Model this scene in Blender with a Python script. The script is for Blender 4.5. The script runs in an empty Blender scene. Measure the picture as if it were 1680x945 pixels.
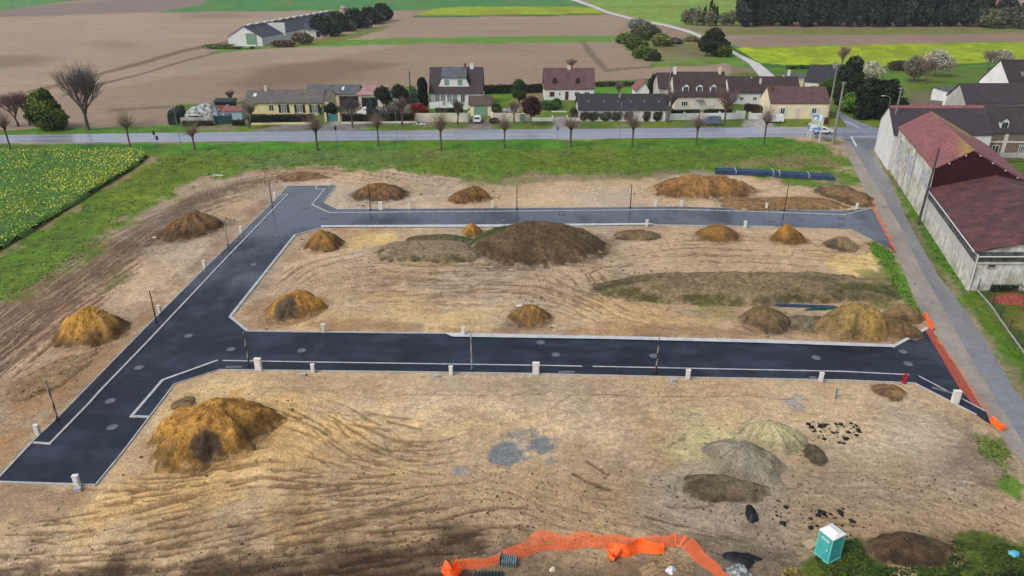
import bpy, math, random
import numpy as np
from mathutils import Vector
random.seed(7); RNG = np.random.default_rng(7)
scene = bpy.context.scene
COL = scene.collection
R = math.radians
# ---------------------------------------------------------------- camera, sky, sun, exposure
CAM_H, PITCH, FPX = 38.0, R(25.0), 1220.0
cam_d = bpy.data.cameras.new('camera'); cam = bpy.data.objects.new('camera', cam_d); COL.objects.link(cam)
cam_d.sensor_width = 36; cam_d.lens = 36 * FPX / 1680; cam_d.clip_start = 0.5; cam_d.clip_end = 12000
cam.location = (0, 0, CAM_H); cam.rotation_euler = (math.pi / 2 - PITCH, 0, 0)
scene.camera = cam
SUN_EL, SUN_AZ = R(48), R(-125)          # azimuth measured from +Y towards +X
world = bpy.data.worlds.new('World'); scene.world = world; world.use_nodes = True
wn = world.node_tree.nodes; wl = world.node_tree.links; bg = wn['Background']
sky = wn.new('ShaderNodeTexSky'); sky.sky_type = 'NISHITA'; sky.sun_disc = False
sky.sun_elevation = SUN_EL; sky.sun_rotation = SUN_AZ; sky.air_density = 1.0; sky.dust_density = 4.0; sky.ozone_density = 1.0
hs = wn.new('ShaderNodeHueSaturation'); hs.inputs['Saturation'].default_value = 0.55
wl.new(sky.outputs[0], hs.inputs['Color']); wl.new(hs.outputs[0], bg.inputs['Color']); bg.inputs['Strength'].default_value = 0.15
sd = bpy.data.lights.new('sun', 'SUN'); sd.energy = 1.3; sd.angle = R(16); sd.color = (1.0, 0.96, 0.90)
sun = bpy.data.objects.new('sun', sd); COL.objects.link(sun)
sv = Vector((math.sin(SUN_AZ) * math.cos(SUN_EL), math.cos(SUN_AZ) * math.cos(SUN_EL), math.sin(SUN_EL)))
sun.rotation_euler = (-sv).to_track_quat('-Z', 'Y').to_euler(); sun.location = sv * 100
vs = scene.view_settings; vs.view_transform = 'Standard'; vs.look = 'None'; vs.gamma = 1.0; vs.use_curve_mapping = False
vs.exposure = 0.17
KAL = 1.3
scene.cycles.max_bounces = 4; scene.cycles.transparent_max_bounces = 8

# ---------------------------------------------------------------- helpers
CP, SP = math.cos(PITCH), math.sin(PITCH)
def G(px, py, z=0.0):
    """ground position seen at a measured place of the survey photograph"""
    a = (py - 472.5) / FPX; b = (px - 840) / FPX
    dx, dy, dz = b, CP - a * SP, -SP - a * CP
    t = (z - CAM_H) / dz
    return np.array([dx * t, dy * t, z])
def GP(pts, z=0.0): return np.array([G(x, y, z) for x, y in pts])
def proj(p):
    d = p[1] * CP + (CAM_H - p[2]) * SP
    v = p[1] * SP - (CAM_H - p[2]) * CP
    return 840 + FPX * p[0] / d, 472.5 - FPX * v / d
def hgt(px, pyb, pyt, back=0.0):
    Y = G(px, pyb)[1] + back
    a = (pyt - 472.5) / FPX
    return CAM_H - Y * (SP + a * CP) / (CP - a * SP)
def lin(c):
    c = np.asarray(c, float) / 255.0
    return np.where(c <= 0.04045, c / 12.92, ((c + 0.055) / 1.055) ** 2.4)
def S(r, g, b, k=None):
    """surface colour measured from sRGB, divided by the exposure gain"""
    return lin((r, g, b)) / (KAL if k is None else k)
def hash2(ix, iy, seed):
    h = (ix * 374761393 + iy * 668265263 + seed * 974711) & 0xFFFFFFFF
    h = ((h ^ (h >> 13)) * 1274126177) & 0xFFFFFFFF
    return ((h ^ (h >> 16)) & 0xFFFFFF) / float(0xFFFFFF)
def vnoise(x, y, seed=0):
    ix = np.floor(x).astype(np.int64); iy = np.floor(y).astype(np.int64)
    fx = x - ix; fy = y - iy; fx = fx * fx * (3 - 2 * fx); fy = fy * fy * (3 - 2 * fy)
    a = hash2(ix, iy, seed); b = hash2(ix + 1, iy, seed); c = hash2(ix, iy + 1, seed); d = hash2(ix + 1, iy + 1, seed)
    return (a * (1 - fx) + b * fx) * (1 - fy) + (c * (1 - fx) + d * fx) * fy
def fbm(x, y, sc, octv=4, seed=0):
    s = 0; a = 1; t = 0
    for k in range(octv):
        s = s + a * vnoise(x * sc + 17.3 * k, y * sc - 9.1 * k, seed + k); t += a; a *= 0.55; sc *= 2.03
    return s / t
def smooth(e0, e1, x):
    t = np.clip((x - e0) / (e1 - e0), 0, 1); return t * t * (3 - 2 * t)
def poly_sd(x, y, P):
    """signed distance to polygon, negative inside"""
    d = np.full(x.shape, 1e18); ins = np.zeros(x.shape, bool); n = len(P)
    for i in range(n):
        ax, ay = P[i][0], P[i][1]; bx, by = P[(i + 1) % n][0], P[(i + 1) % n][1]
        ex, ey = bx - ax, by - ay; wx, wy = x - ax, y - ay
        t = np.clip((wx * ex + wy * ey) / (ex * ex + ey * ey + 1e-12), 0, 1)
        d = np.minimum(d, (wx - ex * t) ** 2 + (wy - ey * t) ** 2)
        c = ((ay <= y) & (by > y)) | ((by <= y) & (ay > y))
        with np.errstate(divide='ignore', invalid='ignore'):
            xx = ax + (y - ay) * ex / (ey if abs(ey) > 1e-12 else 1e-12)
        ins ^= c & (x < xx)
    return np.sqrt(d) * np.where(ins, -1, 1)
ORI = {}
def tag(o, label=None, cat=None, group=None, kind=None):
    if label: o['label'] = label
    if cat: o['category'] = cat
    if group: o['group'] = group
    if kind: o['kind'] = kind
    return o
def empty(name, loc, label=None, cat=None, group=None):
    o = bpy.data.objects.new(name, None); COL.objects.link(o); o.location = loc; o.empty_display_size = 0.3
    ORI[o.name] = np.array(loc, float)
    return tag(o, label, cat, group)
def mk(name, V, F, mat, parent=None, smoothed=False, cols=None, uv=None, local=False, origin=None):
    V = np.asarray(V, float)
    off = np.zeros(3)
    if origin is not None: off = np.asarray(origin, float)
    elif parent is not None and not local: off = ORI.get(parent.name, np.zeros(3))
    me = bpy.data.meshes.new(name); me.from_pydata((V - off).tolist(), [], [tuple(int(i) for i in f) for f in F]); 
    if mat: me.materials.append(mat)
    if smoothed: me.polygons.foreach_set('use_smooth', [True] * len(me.polygons))
    if cols is not None:
        a = me.color_attributes.new('col', 'FLOAT_COLOR', 'POINT')
        c = np.ones((len(V), 4)); c[:, :3] = cols; a.data.foreach_set('color', c.ravel())
    if uv is not None:
        l = me.uv_layers.new(name='UVMap'); vi = np.zeros(len(me.loops), int); me.loops.foreach_get('vertex_index', vi)
        l.data.foreach_set('uv', np.asarray(uv, float)[vi].ravel())
    me.update()
    o = bpy.data.objects.new(name, me); COL.objects.link(o)
    if parent is not None: o.parent = parent
    if origin is not None: o.location = off.tolist()
    ORI[o.name] = off
    return o
def mkarr(name, V, F4, mat, **kw):
    """fast quad / tri mesh from arrays"""
    V = np.asarray(V, np.float32); F4 = np.asarray(F4, np.int32); k = F4.shape[1]
    me = bpy.data.meshes.new(name); me.vertices.add(len(V)); me.vertices.foreach_set('co', V.ravel())
    me.loops.add(F4.size); me.loops.foreach_set('vertex_index', F4.ravel())
    me.polygons.add(len(F4)); me.polygons.foreach_set('loop_start', np.arange(len(F4), dtype=np.int32) * k)
    if kw.get('smoothed'): me.polygons.foreach_set('use_smooth', np.ones(len(F4), bool))
    if mat: me.materials.append(mat)
    for nm, arr in kw.get('attrs', {}).items():
        a = me.color_attributes.new(nm, 'FLOAT_COLOR', 'POINT'); c = np.ones((len(V), 4), np.float32); c[:, :arr.shape[1]] = arr
        a.data.foreach_set('color', c.ravel())
    me.update(calc_edges=True)
    o = bpy.data.objects.new(name, me); COL.objects.link(o)
    if kw.get('parent') is not None: o.parent = kw['parent']
    if kw.get('loc') is not None: o.location = kw['loc']
    return o
class MB:
    def __init__(s): s.v = []; s.f = []
    def add(s, V, F):
        b = len(s.v); s.v += [tuple(map(float, p)) for p in V]; s.f += [tuple(b + i for i in f) for f in F]
    def box(s, c, sz, rz=0, ax=None):
        """centre c, full sizes, turned about z (or own axes)"""
        c = np.asarray(c, float); hx, hy, hz = np.array(sz) / 2
        A = np.array(ax, float) if ax is not None else np.array([[math.cos(rz), math.sin(rz), 0], [-math.sin(rz), math.cos(rz), 0], [0, 0, 1]])
        P = [c + A[0] * x * hx + A[1] * y * hy + A[2] * z * hz for x, y, z in ((-1,-1,-1),(1,-1,-1),(1,1,-1),(-1,1,-1),(-1,-1,1),(1,-1,1),(1,1,1),(-1,1,1))]
        s.add(P, [(0,3,2,1),(4,5,6,7),(0,1,5,4),(1,2,6,5),(2,3,7,6),(3,0,4,7)])
    def tube(s, pts, rad, n=6, cap=True):
        pts = [np.asarray(p, float) for p in pts]; rad = rad if hasattr(rad, '__len__') else [rad] * len(pts)
        V = []; F = []; m = len(pts)
        for i, p in enumerate(pts):
            t = pts[min(i + 1, m - 1)] - pts[max(i - 1, 0)]; t = t / (np.linalg.norm(t) + 1e-9)
            u = np.cross(t, (0, 0, 1)) if abs(t[2]) < .9 else np.cross(t, (1, 0, 0)); u /= np.linalg.norm(u); w = np.cross(t, u)
            for k in range(n):
                a = 2 * math.pi * k / n; V.append(p + rad[i] * (u * math.cos(a) + w * math.sin(a)))
        for i in range(m - 1):
            for k in range(n): F.append((i*n+k, i*n+(k+1)%n, (i+1)*n+(k+1)%n, (i+1)*n+k))
        if cap: F.append(tuple(range(n))[::-1]); F.append(tuple((m-1)*n + k for k in range(n)))
        s.add(V, F)
    def prism(s, poly, z0, z1):
        n = len(poly); V = [(p[0], p[1], z0) for p in poly] + [(p[0], p[1], z1) for p in poly]
        s.add(V, [tuple(range(n))[::-1], tuple(range(n, 2*n))] + [(i, (i+1)%n, n+(i+1)%n, n+i) for i in range(n)])
    def ico(s, c, r, sc=(1,1,1), seed=0, rough=.15, n=7, m=5):
        V = []; F = []; rr = random.Random(seed)
        for j in range(m + 1):
            th = math.pi * j / m
            for k in range(n):
                a = 2 * math.pi * k / n; q = r * (1 + rr.uniform(-rough, rough)) if 0 < j < m else r
                V.append((c[0] + q*sc[0]*math.sin(th)*math.cos(a), c[1] + q*sc[1]*math.sin(th)*math.sin(a), c[2] + q*sc[2]*math.cos(th)))
        for j in range(m):
            for k in range(n): F.append((j*n+k, (j+1)*n+k, (j+1)*n+(k+1)%n, j*n+(k+1)%n))
        s.add(V, F)
    def build(s, name, mat, parent=None, **kw): return mk(name, s.v, s.f, mat, parent, **kw)
def copy_tree(o, parent=None):
    c = o.copy(); COL.objects.link(c)
    if parent is not None: c.parent = parent
    for ch in list(o.children): copy_tree(ch, c)
    return c
def place(proto, first, loc, rz=0, sc=(1,1,1), label=None, group=None):
    o = proto if first else copy_tree(proto)
    o.location = loc; o.rotation_euler = (0, 0, rz); o.scale = sc if hasattr(sc, '__len__') else (sc,)*3
    if label: o['label'] = label
    if group: o['group'] = group
    return o
ORD = ['first','second','third','fourth','fifth','sixth','seventh','eighth','ninth','tenth','eleventh','twelfth','thirteenth','fourteenth','fifteenth','sixteenth','seventeenth','eighteenth','nineteenth','twentieth']

# ---------------------------------------------------------------- materials
def nodes(name):
    m = bpy.data.materials.new(name); m.use_nodes = True; nt = m.node_tree
    return m, nt, nt.nodes, nt.links, nt.nodes['Principled BSDF']
def rgb(c): return (float(c[0]), float(c[1]), float(c[2]), 1.0)
def noise_node(N, L, scale, detail=3, vec=None, rough=.55, mapping=None):
    n = N.new('ShaderNodeTexNoise'); n.inputs['Scale'].default_value = scale; n.inputs['Detail'].default_value = detail; n.inputs['Roughness'].default_value = rough
    if vec is not None:
        if mapping is not None:
            mp = N.new('ShaderNodeMapping'); mp.inputs['Scale'].default_value = mapping; L.new(vec, mp.inputs['Vector']); vec = mp.outputs[0]
        L.new(vec, n.inputs['Vector'])
    return n.outputs['Fac']
def maprange(N, L, v, a, b, c, d):
    m = N.new('ShaderNodeMapRange'); L.new(v, m.inputs['Value'])
    for i, x in zip(('From Min','From Max','To Min','To Max'), (a, b, c, d)): m.inputs[i].default_value = x
    return m.outputs[0]
def math_(N, L, op, a, b):
    m = N.new('ShaderNodeMath'); m.operation = op
    for i, x in enumerate((a, b)):
        if isinstance(x, (int, float)): m.inputs[i].default_value = x
        else: L.new(x, m.inputs[i])
    return m.outputs[0]
def mixc(N, L, f, a, b, mode='MIX'):
    m = N.new('ShaderNodeMix'); m.data_type = 'RGBA'; m.blend_type = mode
    if isinstance(f, (int, float)): m.inputs[0].default_value = f
    else: L.new(f, m.inputs[0])
    for i, x in ((6, a), (7, b)):
        if hasattr(x, '__len__'): m.inputs[i].default_value = rgb(x)
        else: L.new(x, m.inputs[i])
    return m.outputs[2]
def bump(N, L, B, h, strength, dist=.1):
    b = N.new('ShaderNodeBump'); b.inputs['Strength'].default_value = strength; b.inputs['Distance'].default_value = dist
    L.new(h, b.inputs['Height']); L.new(b.outputs[0], B.inputs['Normal'])
def mat(name, c1, c2=None, scale=2.0, rough=.8, bmp=0.0, detail=4, lo=.35, hi=.65, spec=.3, mapping=None, attr=False, metal=0, rnd=0):
    m, nt, N, L, B = nodes(name)
    B.inputs['Roughness'].default_value = rough; B.inputs['Specular IOR Level'].default_value = spec; B.inputs['Metallic'].default_value = metal
    tc = N.new('ShaderNodeTexCoord').outputs['Object']
    fac = noise_node(N, L, scale, detail, tc, mapping=mapping)
    f = maprange(N, L, fac, lo, hi, 0, 1)
    c2 = c1 if c2 is None else c2
    out = mixc(N, L, f, c1, c2)
    if attr:
        a = N.new('ShaderNodeVertexColor'); a.layer_name = 'col'
        out = mixc(N, L, 1.0, a.outputs[0], out, 'MULTIPLY')
    if rnd:
        oi = N.new('ShaderNodeObjectInfo').outputs['Random']
        v = maprange(N, L, oi, 0, 1, 1 - rnd, 1 + rnd); hv = N.new('ShaderNodeHueSaturation'); L.new(v, hv.inputs['Value']); L.new(out, hv.inputs['Color']); out = hv.outputs[0]
    L.new(out, B.inputs['Base Color'])
    if bmp: bump(N, L, B, noise_node(N, L, scale * 5, 3, tc), bmp, .05)
    return m
# ================================================================ SETTING: zones of the ground
E = lambda pts: [tuple(p[:2]) for p in GP(pts)]
OUT_ROAD = E([(-8,791),(52,727),(93,688),(257,520),(340,437),(448,332),(473,305),(551,305),(530,333),(553,344),(848,342),(1034,340.6),(1111,339.5),(1226,343.4),(1381,346.5),(1431,342),(1471,418),(1461,408.5),(1430.7,393),(1397.6,375.4),(1271,372),(1074,369.5),(530,373.5),(484,386),(378,520),(407,544),(730,547.5),(1465,567),(1520,539),(1625,697),(1602,681),(1500.5,629),(1380,624),(1130,619.5),(879,613.5),(700,611),(542,609),(360,607),(286,631),(200,744.5),(157,796.5)])
LANE = E([(1392,246),(1414,282),(1439,323),(1464,367),(1483,405),(1501,442),(1532,497),(1563,553),(1598,612),(1646,692),(1690,760),(1800,930),(1960,1180),(2350,1180),(2040,930),(1836,790),(1740,660),(1664,639),(1633,586),(1600,534),(1572,494),(1538,451),(1507,396),(1483,350),(1466,310),(1450,275),(1431,246),(1436,232),(1380,232)])
LANE = E([(1384,228),(1392,246),(1414,282),(1439,323),(1464,367),(1483,405),(1501,442),(1532,497),(1563,553),(1598,612),(1646,692),(1690,760),(1800,930),(1960,1180),(2260,1180),(1990,930),(1800,740),(1700,690),(1664,639),(1633,586),(1600,534),(1572,494),(1538,451),(1507,396),(1483,350),(1466,310),(1447,275),(1431,246),(1442,228)])
SHOULDER = E([(1381,238),(1398,271),(1422,318),(1435,345),(1455,385),(1472,420),(1492,470),(1514,516),(1535,555),(1575,610),(1618,676),(1640,712),(1682,770),(1760,930),(1900,1180),(1990,1180),(1810,930),(1702,764),(1656,692),(1608,612),(1573,553),(1542,497),(1511,442),(1493,405),(1474,367),(1449,323),(1424,282),(1402,246),(1396,236)])
MAIN = E([(-1400,246),(0,235),(420,231.8),(800,229),(1200,225.6),(1330,224.5),(1384,228),(1442,228),(1800,226),(3000,224),(3000,206),(1800,208),(1440,210),(1330,208.3),(1160,209.8),(780,213),(420,216.3),(0,222),(-1400,231)])
GPATH = E([(930,-2),(968,11),(996,22),(1040,33.5),(1090,43),(1130,54),(1158,66),(1195,84),(1228,104),(1245,124),(1262,140),(1284,140),(1270,124),(1246,104),(1215,90),(1195,79),(1160,62),(1132,50),(1092,39.5),(1042,30.5),(1000,19.5),(972,8),(940,-3)])
SIDE = E([(1390,209),(1384,200),(1372,185),(1376,182),(1400,196),(1440,211)])

ZC = []
def zone(pts, col, soft=1.0, namp=1.0, nsc=.15, op=1.0, aux=None, world=False, tex=None):
    ZC.append((pts if world else E(pts), S(*col), soft, namp, nsc, op, aux, tex))
GRS, TIL, MUD = (1,0,0), (0,1,0), (0,0,1)      # aux = grass, tilled, loose site soil
# far fields
zone([(-2600,-60),(4300,-60),(4300,205),(-2600,232)], (157,138,122), 1, 0, aux=TIL)
zone([(-2600,-60),(4300,-60),(4300,-8),(1200,-6),(900,-3),(-2600,-6)], (84,124,76), 2, 0, aux=GRS)
zone([(-2600,27),(-900,27),(0,28),(260,21),(640,18),(640,80),(0,170),(-2600,240)], (165,147,131), 4, 3, .02, aux=TIL)
zone([(-2600,-20),(200,-8),(70,8),(0,17),(-900,26),(-2600,30)], (86,136,80), 1, 1, .02, aux=GRS)
zone([(-2600,30),(-900,27),(0,17),(62,9.5),(190,0),(300,-6),(350,-1),(330,10),(255,20),(0,28),(-900,31)], (136,121,116), 1, 1, .02, aux=TIL)
zone([(345,-6),(330,9),(252,20.5),(420,18.5),(680,16.5),(860,15),(1010,12),(960,3),(930,-6)], (68,128,72), 1, 1, .02, aux=GRS)
zone([(680,27),(712,14),(765,10.5),(900,10.5),(966,12),(997,23),(860,25)], (150,168,58), 1, 1, .05, aux=GRS)
zone([(676,28.5),(680,25.5),(860,24),(996,21.5),(998,24),(860,27)], (70,100,50), .5, .5, .05, aux=GRS)
zone([(960,-3),(1290,-3),(1290,45),(1155,46),(1100,41),(1044,29),(1000,19),(972,9)], (128,156,80), 1, 1, .02, aux=GRS)
zone([(985,10),(1200,9),(1200,12),(985,13)], (104,140,66), 1, 1, .03, aux=GRS)
zone([(1100,44),(1680,42),(2600,44),(4300,60),(4300,90),(2600,64),(1680,54),(1450,57),(1160,58),(1130,50)], (118,124,80), 1, 2, .03, aux=GRS)
zone([(1110,43.5),(1680,41),(3000,42),(3000,46),(1680,46),(1450,46.5),(1130,48)], (140,122,108), 1, 1, .03, aux=TIL)
zone([(1190,66),(1300,57),(1450,57),(1680,54),(3000,54),(4300,70),(4300,100),(3000,76),(1680,68),(1350,74),(1215,79)], (146,127,113), 1, 1, .03, aux=TIL)
zone([(1180,66),(1218,78),(1350,74.6),(1680,68),(3000,64),(4300,80),(4300,190),(2400,130),(1680,124),(1480,124),(1290,128),(1262,140)], (84,130,52), 1, 1, .05, aux=GRS)
zone([(0,-1)]*3, (0,0,0)) if False else None
zone([(1205,80),(1222,77.5),(1350,75),(1680,68.5),(2800,64),(2800,98),(1680,100),(1477,108.5),(1319,109),(1243,104)], (150,172,48), 1.5, 1.5, .1, aux=(1,0,0), tex='rape')
zone([(1190,72),(1206,78),(1246,103),(1319,108.5),(1477,108.5),(1680,100),(2400,100),(2400,103),(1680,104),(1477,112.5),(1319,113.5),(1240,110),(1210,92)], (60,96,40), .6, .8, .1, aux=GRS)
# strips between the lower fields
zone([(340,88),(380,76),(470,68),(545,66),(685,62.5),(800,60),(1010,58.5),(1060,66),(1008,68.5),(800,71),(634,73.5),(500,77),(380,84.5)], (98,138,60), 1, 1.5, .1, aux=GRS)
zone([(380,80),(480,70),(540,62),(640,40),(640,45),(560,68),(430,80)], (112,122,72), 1, 2, .1, aux=GRS)
zone([(700,72),(1010,70),(1100,105),(1100,150),(0,200),(0,186),(340,118),(500,100)], (153,134,116), 3, 5, .03, aux=TIL)
zone([(40,150),(128,128),(156,121),(230,101),(292,82),(378,66),(378,70),(300,86),(232,106),(158,126),(130,133),(50,156)], (120,102,86), 1, .8, .05, aux=TIL)
zone([(100,155),(160,137),(230,120.5),(300,99),(360,84),(360,86.5),(300,102),(230,124),(160,141),(100,160)], (118,100,84), .6, .4, .05, aux=TIL)
zone([(0,92),(60,90),(110,96),(60,108),(0,112),(-300,118),(-300,98)], (128,107,90), 8, 3, .02, op=.75)
zone([(150,68),(190,66),(240,76),(210,86),(160,78)], (130,110,92), 8, 3, .02, op=.6)
zone([(290,22),(390,21),(400,29),(310,31)], (140,118,110), 9, 3, .02, op=.6)
zone([(430,112),(560,98),(640,106),(560,130),(430,150),(370,140)], (118,96,76), 7, 4, .04, op=.75)
zone([(952,69),(962,69),(982,95),(998,113),(992,117),(978,103),(962,88)], (122,104,90), .8, .5, .1, aux=TIL)
zone([(990,115),(1040,110),(1100,106),(1170,105),(1170,107),(1100,109),(1040,113),(992,118)], (110,104,72), .6, .6, .1)
zone([(180,178),(240,175),(285,172),(285,177),(230,181),(180,184)], (104,90,76), 1.5, 1, .1, op=.8)
# shrubland
zone([(1008,62),(1050,50),(1100,46),(1160,66),(1196,86),(1205,100),(1160,106),(1070,107),(1035,88)], (122,126,84), 1.5, 3, .12, aux=GRS)
zone([(1070,72),(1150,70),(1160,92),(1090,88)], (112,100,84), 2, 3, .2, op=.8)
zone([(1040,34),(1090,44),(1130,55),(1120,62),(1040,58),(1010,50)], (148,128,112), 1, 1, .1, aux=TIL)
zone([(1068,104),(1160,100),(1200,88),(1228,104),(1240,118),(1190,104),(1070,110)], (96,132,58), 1, 2, .12, aux=GRS)
zone([(1190,106),(1235,112),(1246,124),(1190,126)], (128,116,84), 1, 2, .12, aux=TIL)
# village ground
zone([(290,205),(290,170),(420,165),(700,152),(860,140),(1190,124),(1320,110),(1500,112),(1800,106),(2400,112),(2400,214),(1442,214),(1330,209),(780,214),(290,219)], (86,112,48), 1, 2, .2, aux=GRS)
zone([(-1400,232),(0,222),(420,216.5),(420,203),(290,206),(140,210),(0,213),(-1400,224)], (82,122,46), .6, .8, .3, aux=GRS)
zone([(300,203),(300,184),(500,188),(520,205)], (110,100,84), 1, 1, .3)
zone([(540,204),(530,168),(700,160),(706,206)], (120,112,100), 1, 1.5, .3, op=.8)
zone([(700,188),(780,188),(782,176),(700,176)], (72,112,36), 1, 1, .3, aux=GRS)
zone([(800,176),(850,176),(850,148),(800,148)], (86,134,46), 1, 1, .3, aux=GRS)
zone([(845,190),(900,185),(895,150),(845,154)], (132,116,92), 1, 1, .3)
zone([(935,160),(1040,160),(1040,145),(935,145)], (92,140,50), 1, 1, .3, aux=GRS)
zone([(1370,175),(1480,175),(1490,120),(1380,125)], (84,124,46), 1, 1, .3, aux=GRS)
zone([(1490,150),(1540,240),(1700,260),(1900,260),(1800,140)], (98,96,92), 1, 1, .3)
for a in ([(410,216.5),(480,202.5),(600,203),(600,212),(575,215.2)], [(745,213.5),(775,203),(800,203),(815,212.8)], [(1010,211.5),(1025,204),(1035,204)]):
    zone(a, (128,124,128), .8, .6, .3)
zone([(540,206),(540,190),(562,190),(562,206)], (150,145,142), .5, .4, .3)
zone([(766,205),(766,196),(806,196),(812,205)], (120,112,108), .5, .4, .3)
zone([(905,212.3),(908,192),(928,190),(934,212)], (158,154,156), .4, .3, .3)
zone([(905,193),(928,191),(966,176),(955,176)], (176,166,150), .4, .3, .3) if False else None
zone([(1218,209.5),(1222,196),(1262,192),(1275,208.5)], (166,160,160), .6, .5, .3)
zone([(320,213),(330,206),(400,204),(380,214)], (134,122,104), .7, .5, .3)
# south verge and grassland
zone([(-1400,247),(0,235.5),(420,232),(800,229.2),(1200,225.8),(1335,224.6),(1360,230),(1381,238),(1422,318),(1360,300),(1180,287),(1100,284),(1000,286),(900,292),(830,304),(760,300),(700,292),(600,281),(540,276),(470,278),(400,286),(345,301),(300,322),(260,340),(190,392),(115,442),(50,478),(0,502),(-500,800),(-1400,1000)], (90,118,46), 2.2, 4, .18, aux=GRS)
zone([(300,236),(420,234),(800,231),(1300,227),(1320,236),(800,244),(400,250),(260,248)], (76,124,42), 1, 1, .2, aux=GRS)
zone([(-800,262),(0,236.5),(260,237),(255,247),(0,250)], (62,110,40), .8, .6, .3, aux=GRS)
zone([(430,250),(620,248),(760,248),(760,262),(560,270),(420,272),(320,268)], (100,120,72), 3, 4, .25, op=.7, aux=GRS)
zone([(250,258),(420,262),(400,282),(330,296),(250,330),(180,375),(160,330)], (104,122,44), 3, 4, .2, op=.7, aux=GRS)
zone([(160,400),(260,340),(300,322),(345,301),(400,286),(470,278),(470,283),(340,312),(250,362),(120,456),(0,522),(0,485)], (124,118,76), 2, 4, .25, op=.75, aux=(.5,0,.5))
zone([(0,412),(120,339),(205,286),(236,268),(248,258),(268,257),(254,264),(208,292),(126,342),(56,387),(0,421),(-400,632),(-400,610)], (142,126,92), .5, 1.2, .4, op=.8, aux=MUD)
zone([(1190,262),(1290,256),(1360,262),(1378,262),(1385,275),(1300,276),(1200,272)], (130,112,82), 1.2, 3, .25, op=.65, aux=MUD)
zone([(1340,282),(1352,280),(1356,305),(1340,305)], (150,135,100), .6, 1, .4, op=.8, aux=MUD)
zone([(1362,280),(1376,278),(1384,306),(1368,304)], (140,125,95), .6, 1, .4, op=.8, aux=MUD)
zone([(830,250),(1170,245),(1170,275),(860,284)], (88,112,42), 3, 5, .2, op=.7, aux=GRS)
zone([(860,290),(1100,283),(1185,286),(1190,296),(1000,298),(860,300)], (138,124,96), 2, 4, .25, op=.6, aux=MUD)
# the site
zone([(430,283),(470,280),(540,277),(600,284),(700,296),(760,303),(830,306),(900,298),(1000,292),(1180,290),(1360,302),(1400,308),(1430,330),(1380,350),(450,350),(380,330)], (184,163,132), 1.5, 2.5, .22, aux=MUD)
zone([(640,276),(720,292),(760,302),(660,308),(600,300)], (176,156,130), 1.5, 2, .3, aux=MUD)
zone([(700,291),(870,289),(900,293),(860,304),(800,306),(730,300)], (110,118,66), 1.2, 2.5, .3, op=.6, aux=(.7,0,.3))
zone([(1285,298),(1365,300),(1372,306),(1330,308),(1290,304)], (84,116,48), 1, 1, .3, op=.9, aux=GRS)
zone([(890,320),(1060,318),(1060,338),(880,338)], (196,168,138), 2, 2, .3, op=.7, aux=MUD)
zone([(400,287),(470,281),(545,280),(545,292),(470,300),(420,300),(330,330),(250,390),(340,310)], (134,108,82), 1.5, 2, .25, op=.6, aux=MUD)
zone([(470,278),(530,277),(600,281),(600,285),(530,284),(440,292)], (150,118,86), 1, 1.5, .3, op=.7, aux=MUD)
zone([(500,380),(640,376),(1390,378),(1440,400),(1460,440),(1490,500),(1515,538),(1465,562),(730,546),(410,542),(385,520)], (180,158,128), 1, 1, .3, aux=MUD)
zone([(575,390),(640,384),(648,394),(600,408),(570,408)], (206,178,112), 1.5, 2, .4, op=.8, aux=MUD)
zone([(576,412),(598,412),(598,424),(578,424)], (212,200,196), 1.2, 1, .4, op=.7, aux=MUD)
zone([(520,376),(620,378),(560,392),(520,386)], (170,128,96), 1.5, 2, .4, op=.5, aux=MUD)
zone([(1350,418),(1440,414),(1452,446),(1400,452),(1340,436)], (210,184,124), 1.5, 2, .35, op=.9, aux=MUD)
zone([(560,440),(960,438),(970,500),(560,480)], (176,152,124), 4, 4, .2, op=.5, aux=MUD)
zone([(560,500),(700,500),(820,505),(800,535),(600,538),(540,520)], (202,172,116), 4, 4, .25, op=.7, aux=MUD)
zone([(730,505),(830,502),(830,535),(700,538)], (206,180,124), 2.5, 3, .3, op=.6, aux=MUD)
zone([(960,500),(1080,496),(1190,515),(1190,548),(1000,545),(930,520)], (192,160,112), 3, 3, .3, op=.6, aux=MUD)
zone([(420,538),(700,542),(1100,548),(1240,552),(1240,544),(1100,538),(760,535),(440,526)], (140,108,80), 1, 1.6, .35, op=.6, aux=MUD)
zone([(380,518),(420,486),(470,420),(500,390),(510,395),(470,440),(440,500),(470,535),(408,540)], (150,118,88), .8, 1.5, .35, op=.6, aux=MUD)
zone([(1030,483),(1110,487),(1190,496),(1185,503),(1110,496),(1040,491)], (88,104,52), .8, 1, .4, op=.85, aux=GRS)
zone([(1130,496),(1200,498),(1200,520),(1150,522)], (130,130,90), 1, 2, .5, op=.5, aux=MUD)
zone([(1240,500),(1340,500),(1350,535),(1260,548),(1230,530)], (140,124,104), 1.5, 1.5, .4, op=.8, aux=MUD)
zone([(1200,540),(1500,520),(1515,538),(1470,561),(1200,553)], (150,118,88), 1, 1.5, .4, op=.7, aux=MUD)
zone([(1422,393),(1432,392),(1461,412),(1485,455),(1514,518),(1521,538),(1508,528),(1490,502),(1462,470),(1448,440),(1434,412)], (84,128,46), .5, .6, .4, aux=GRS)
zone([(1400,452),(1450,440),(1468,470),(1480,500),(1440,505),(1420,480)], (110,114,66), 1.2, 1.5, .4, op=.8, aux=(.6,0,.4))
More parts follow.
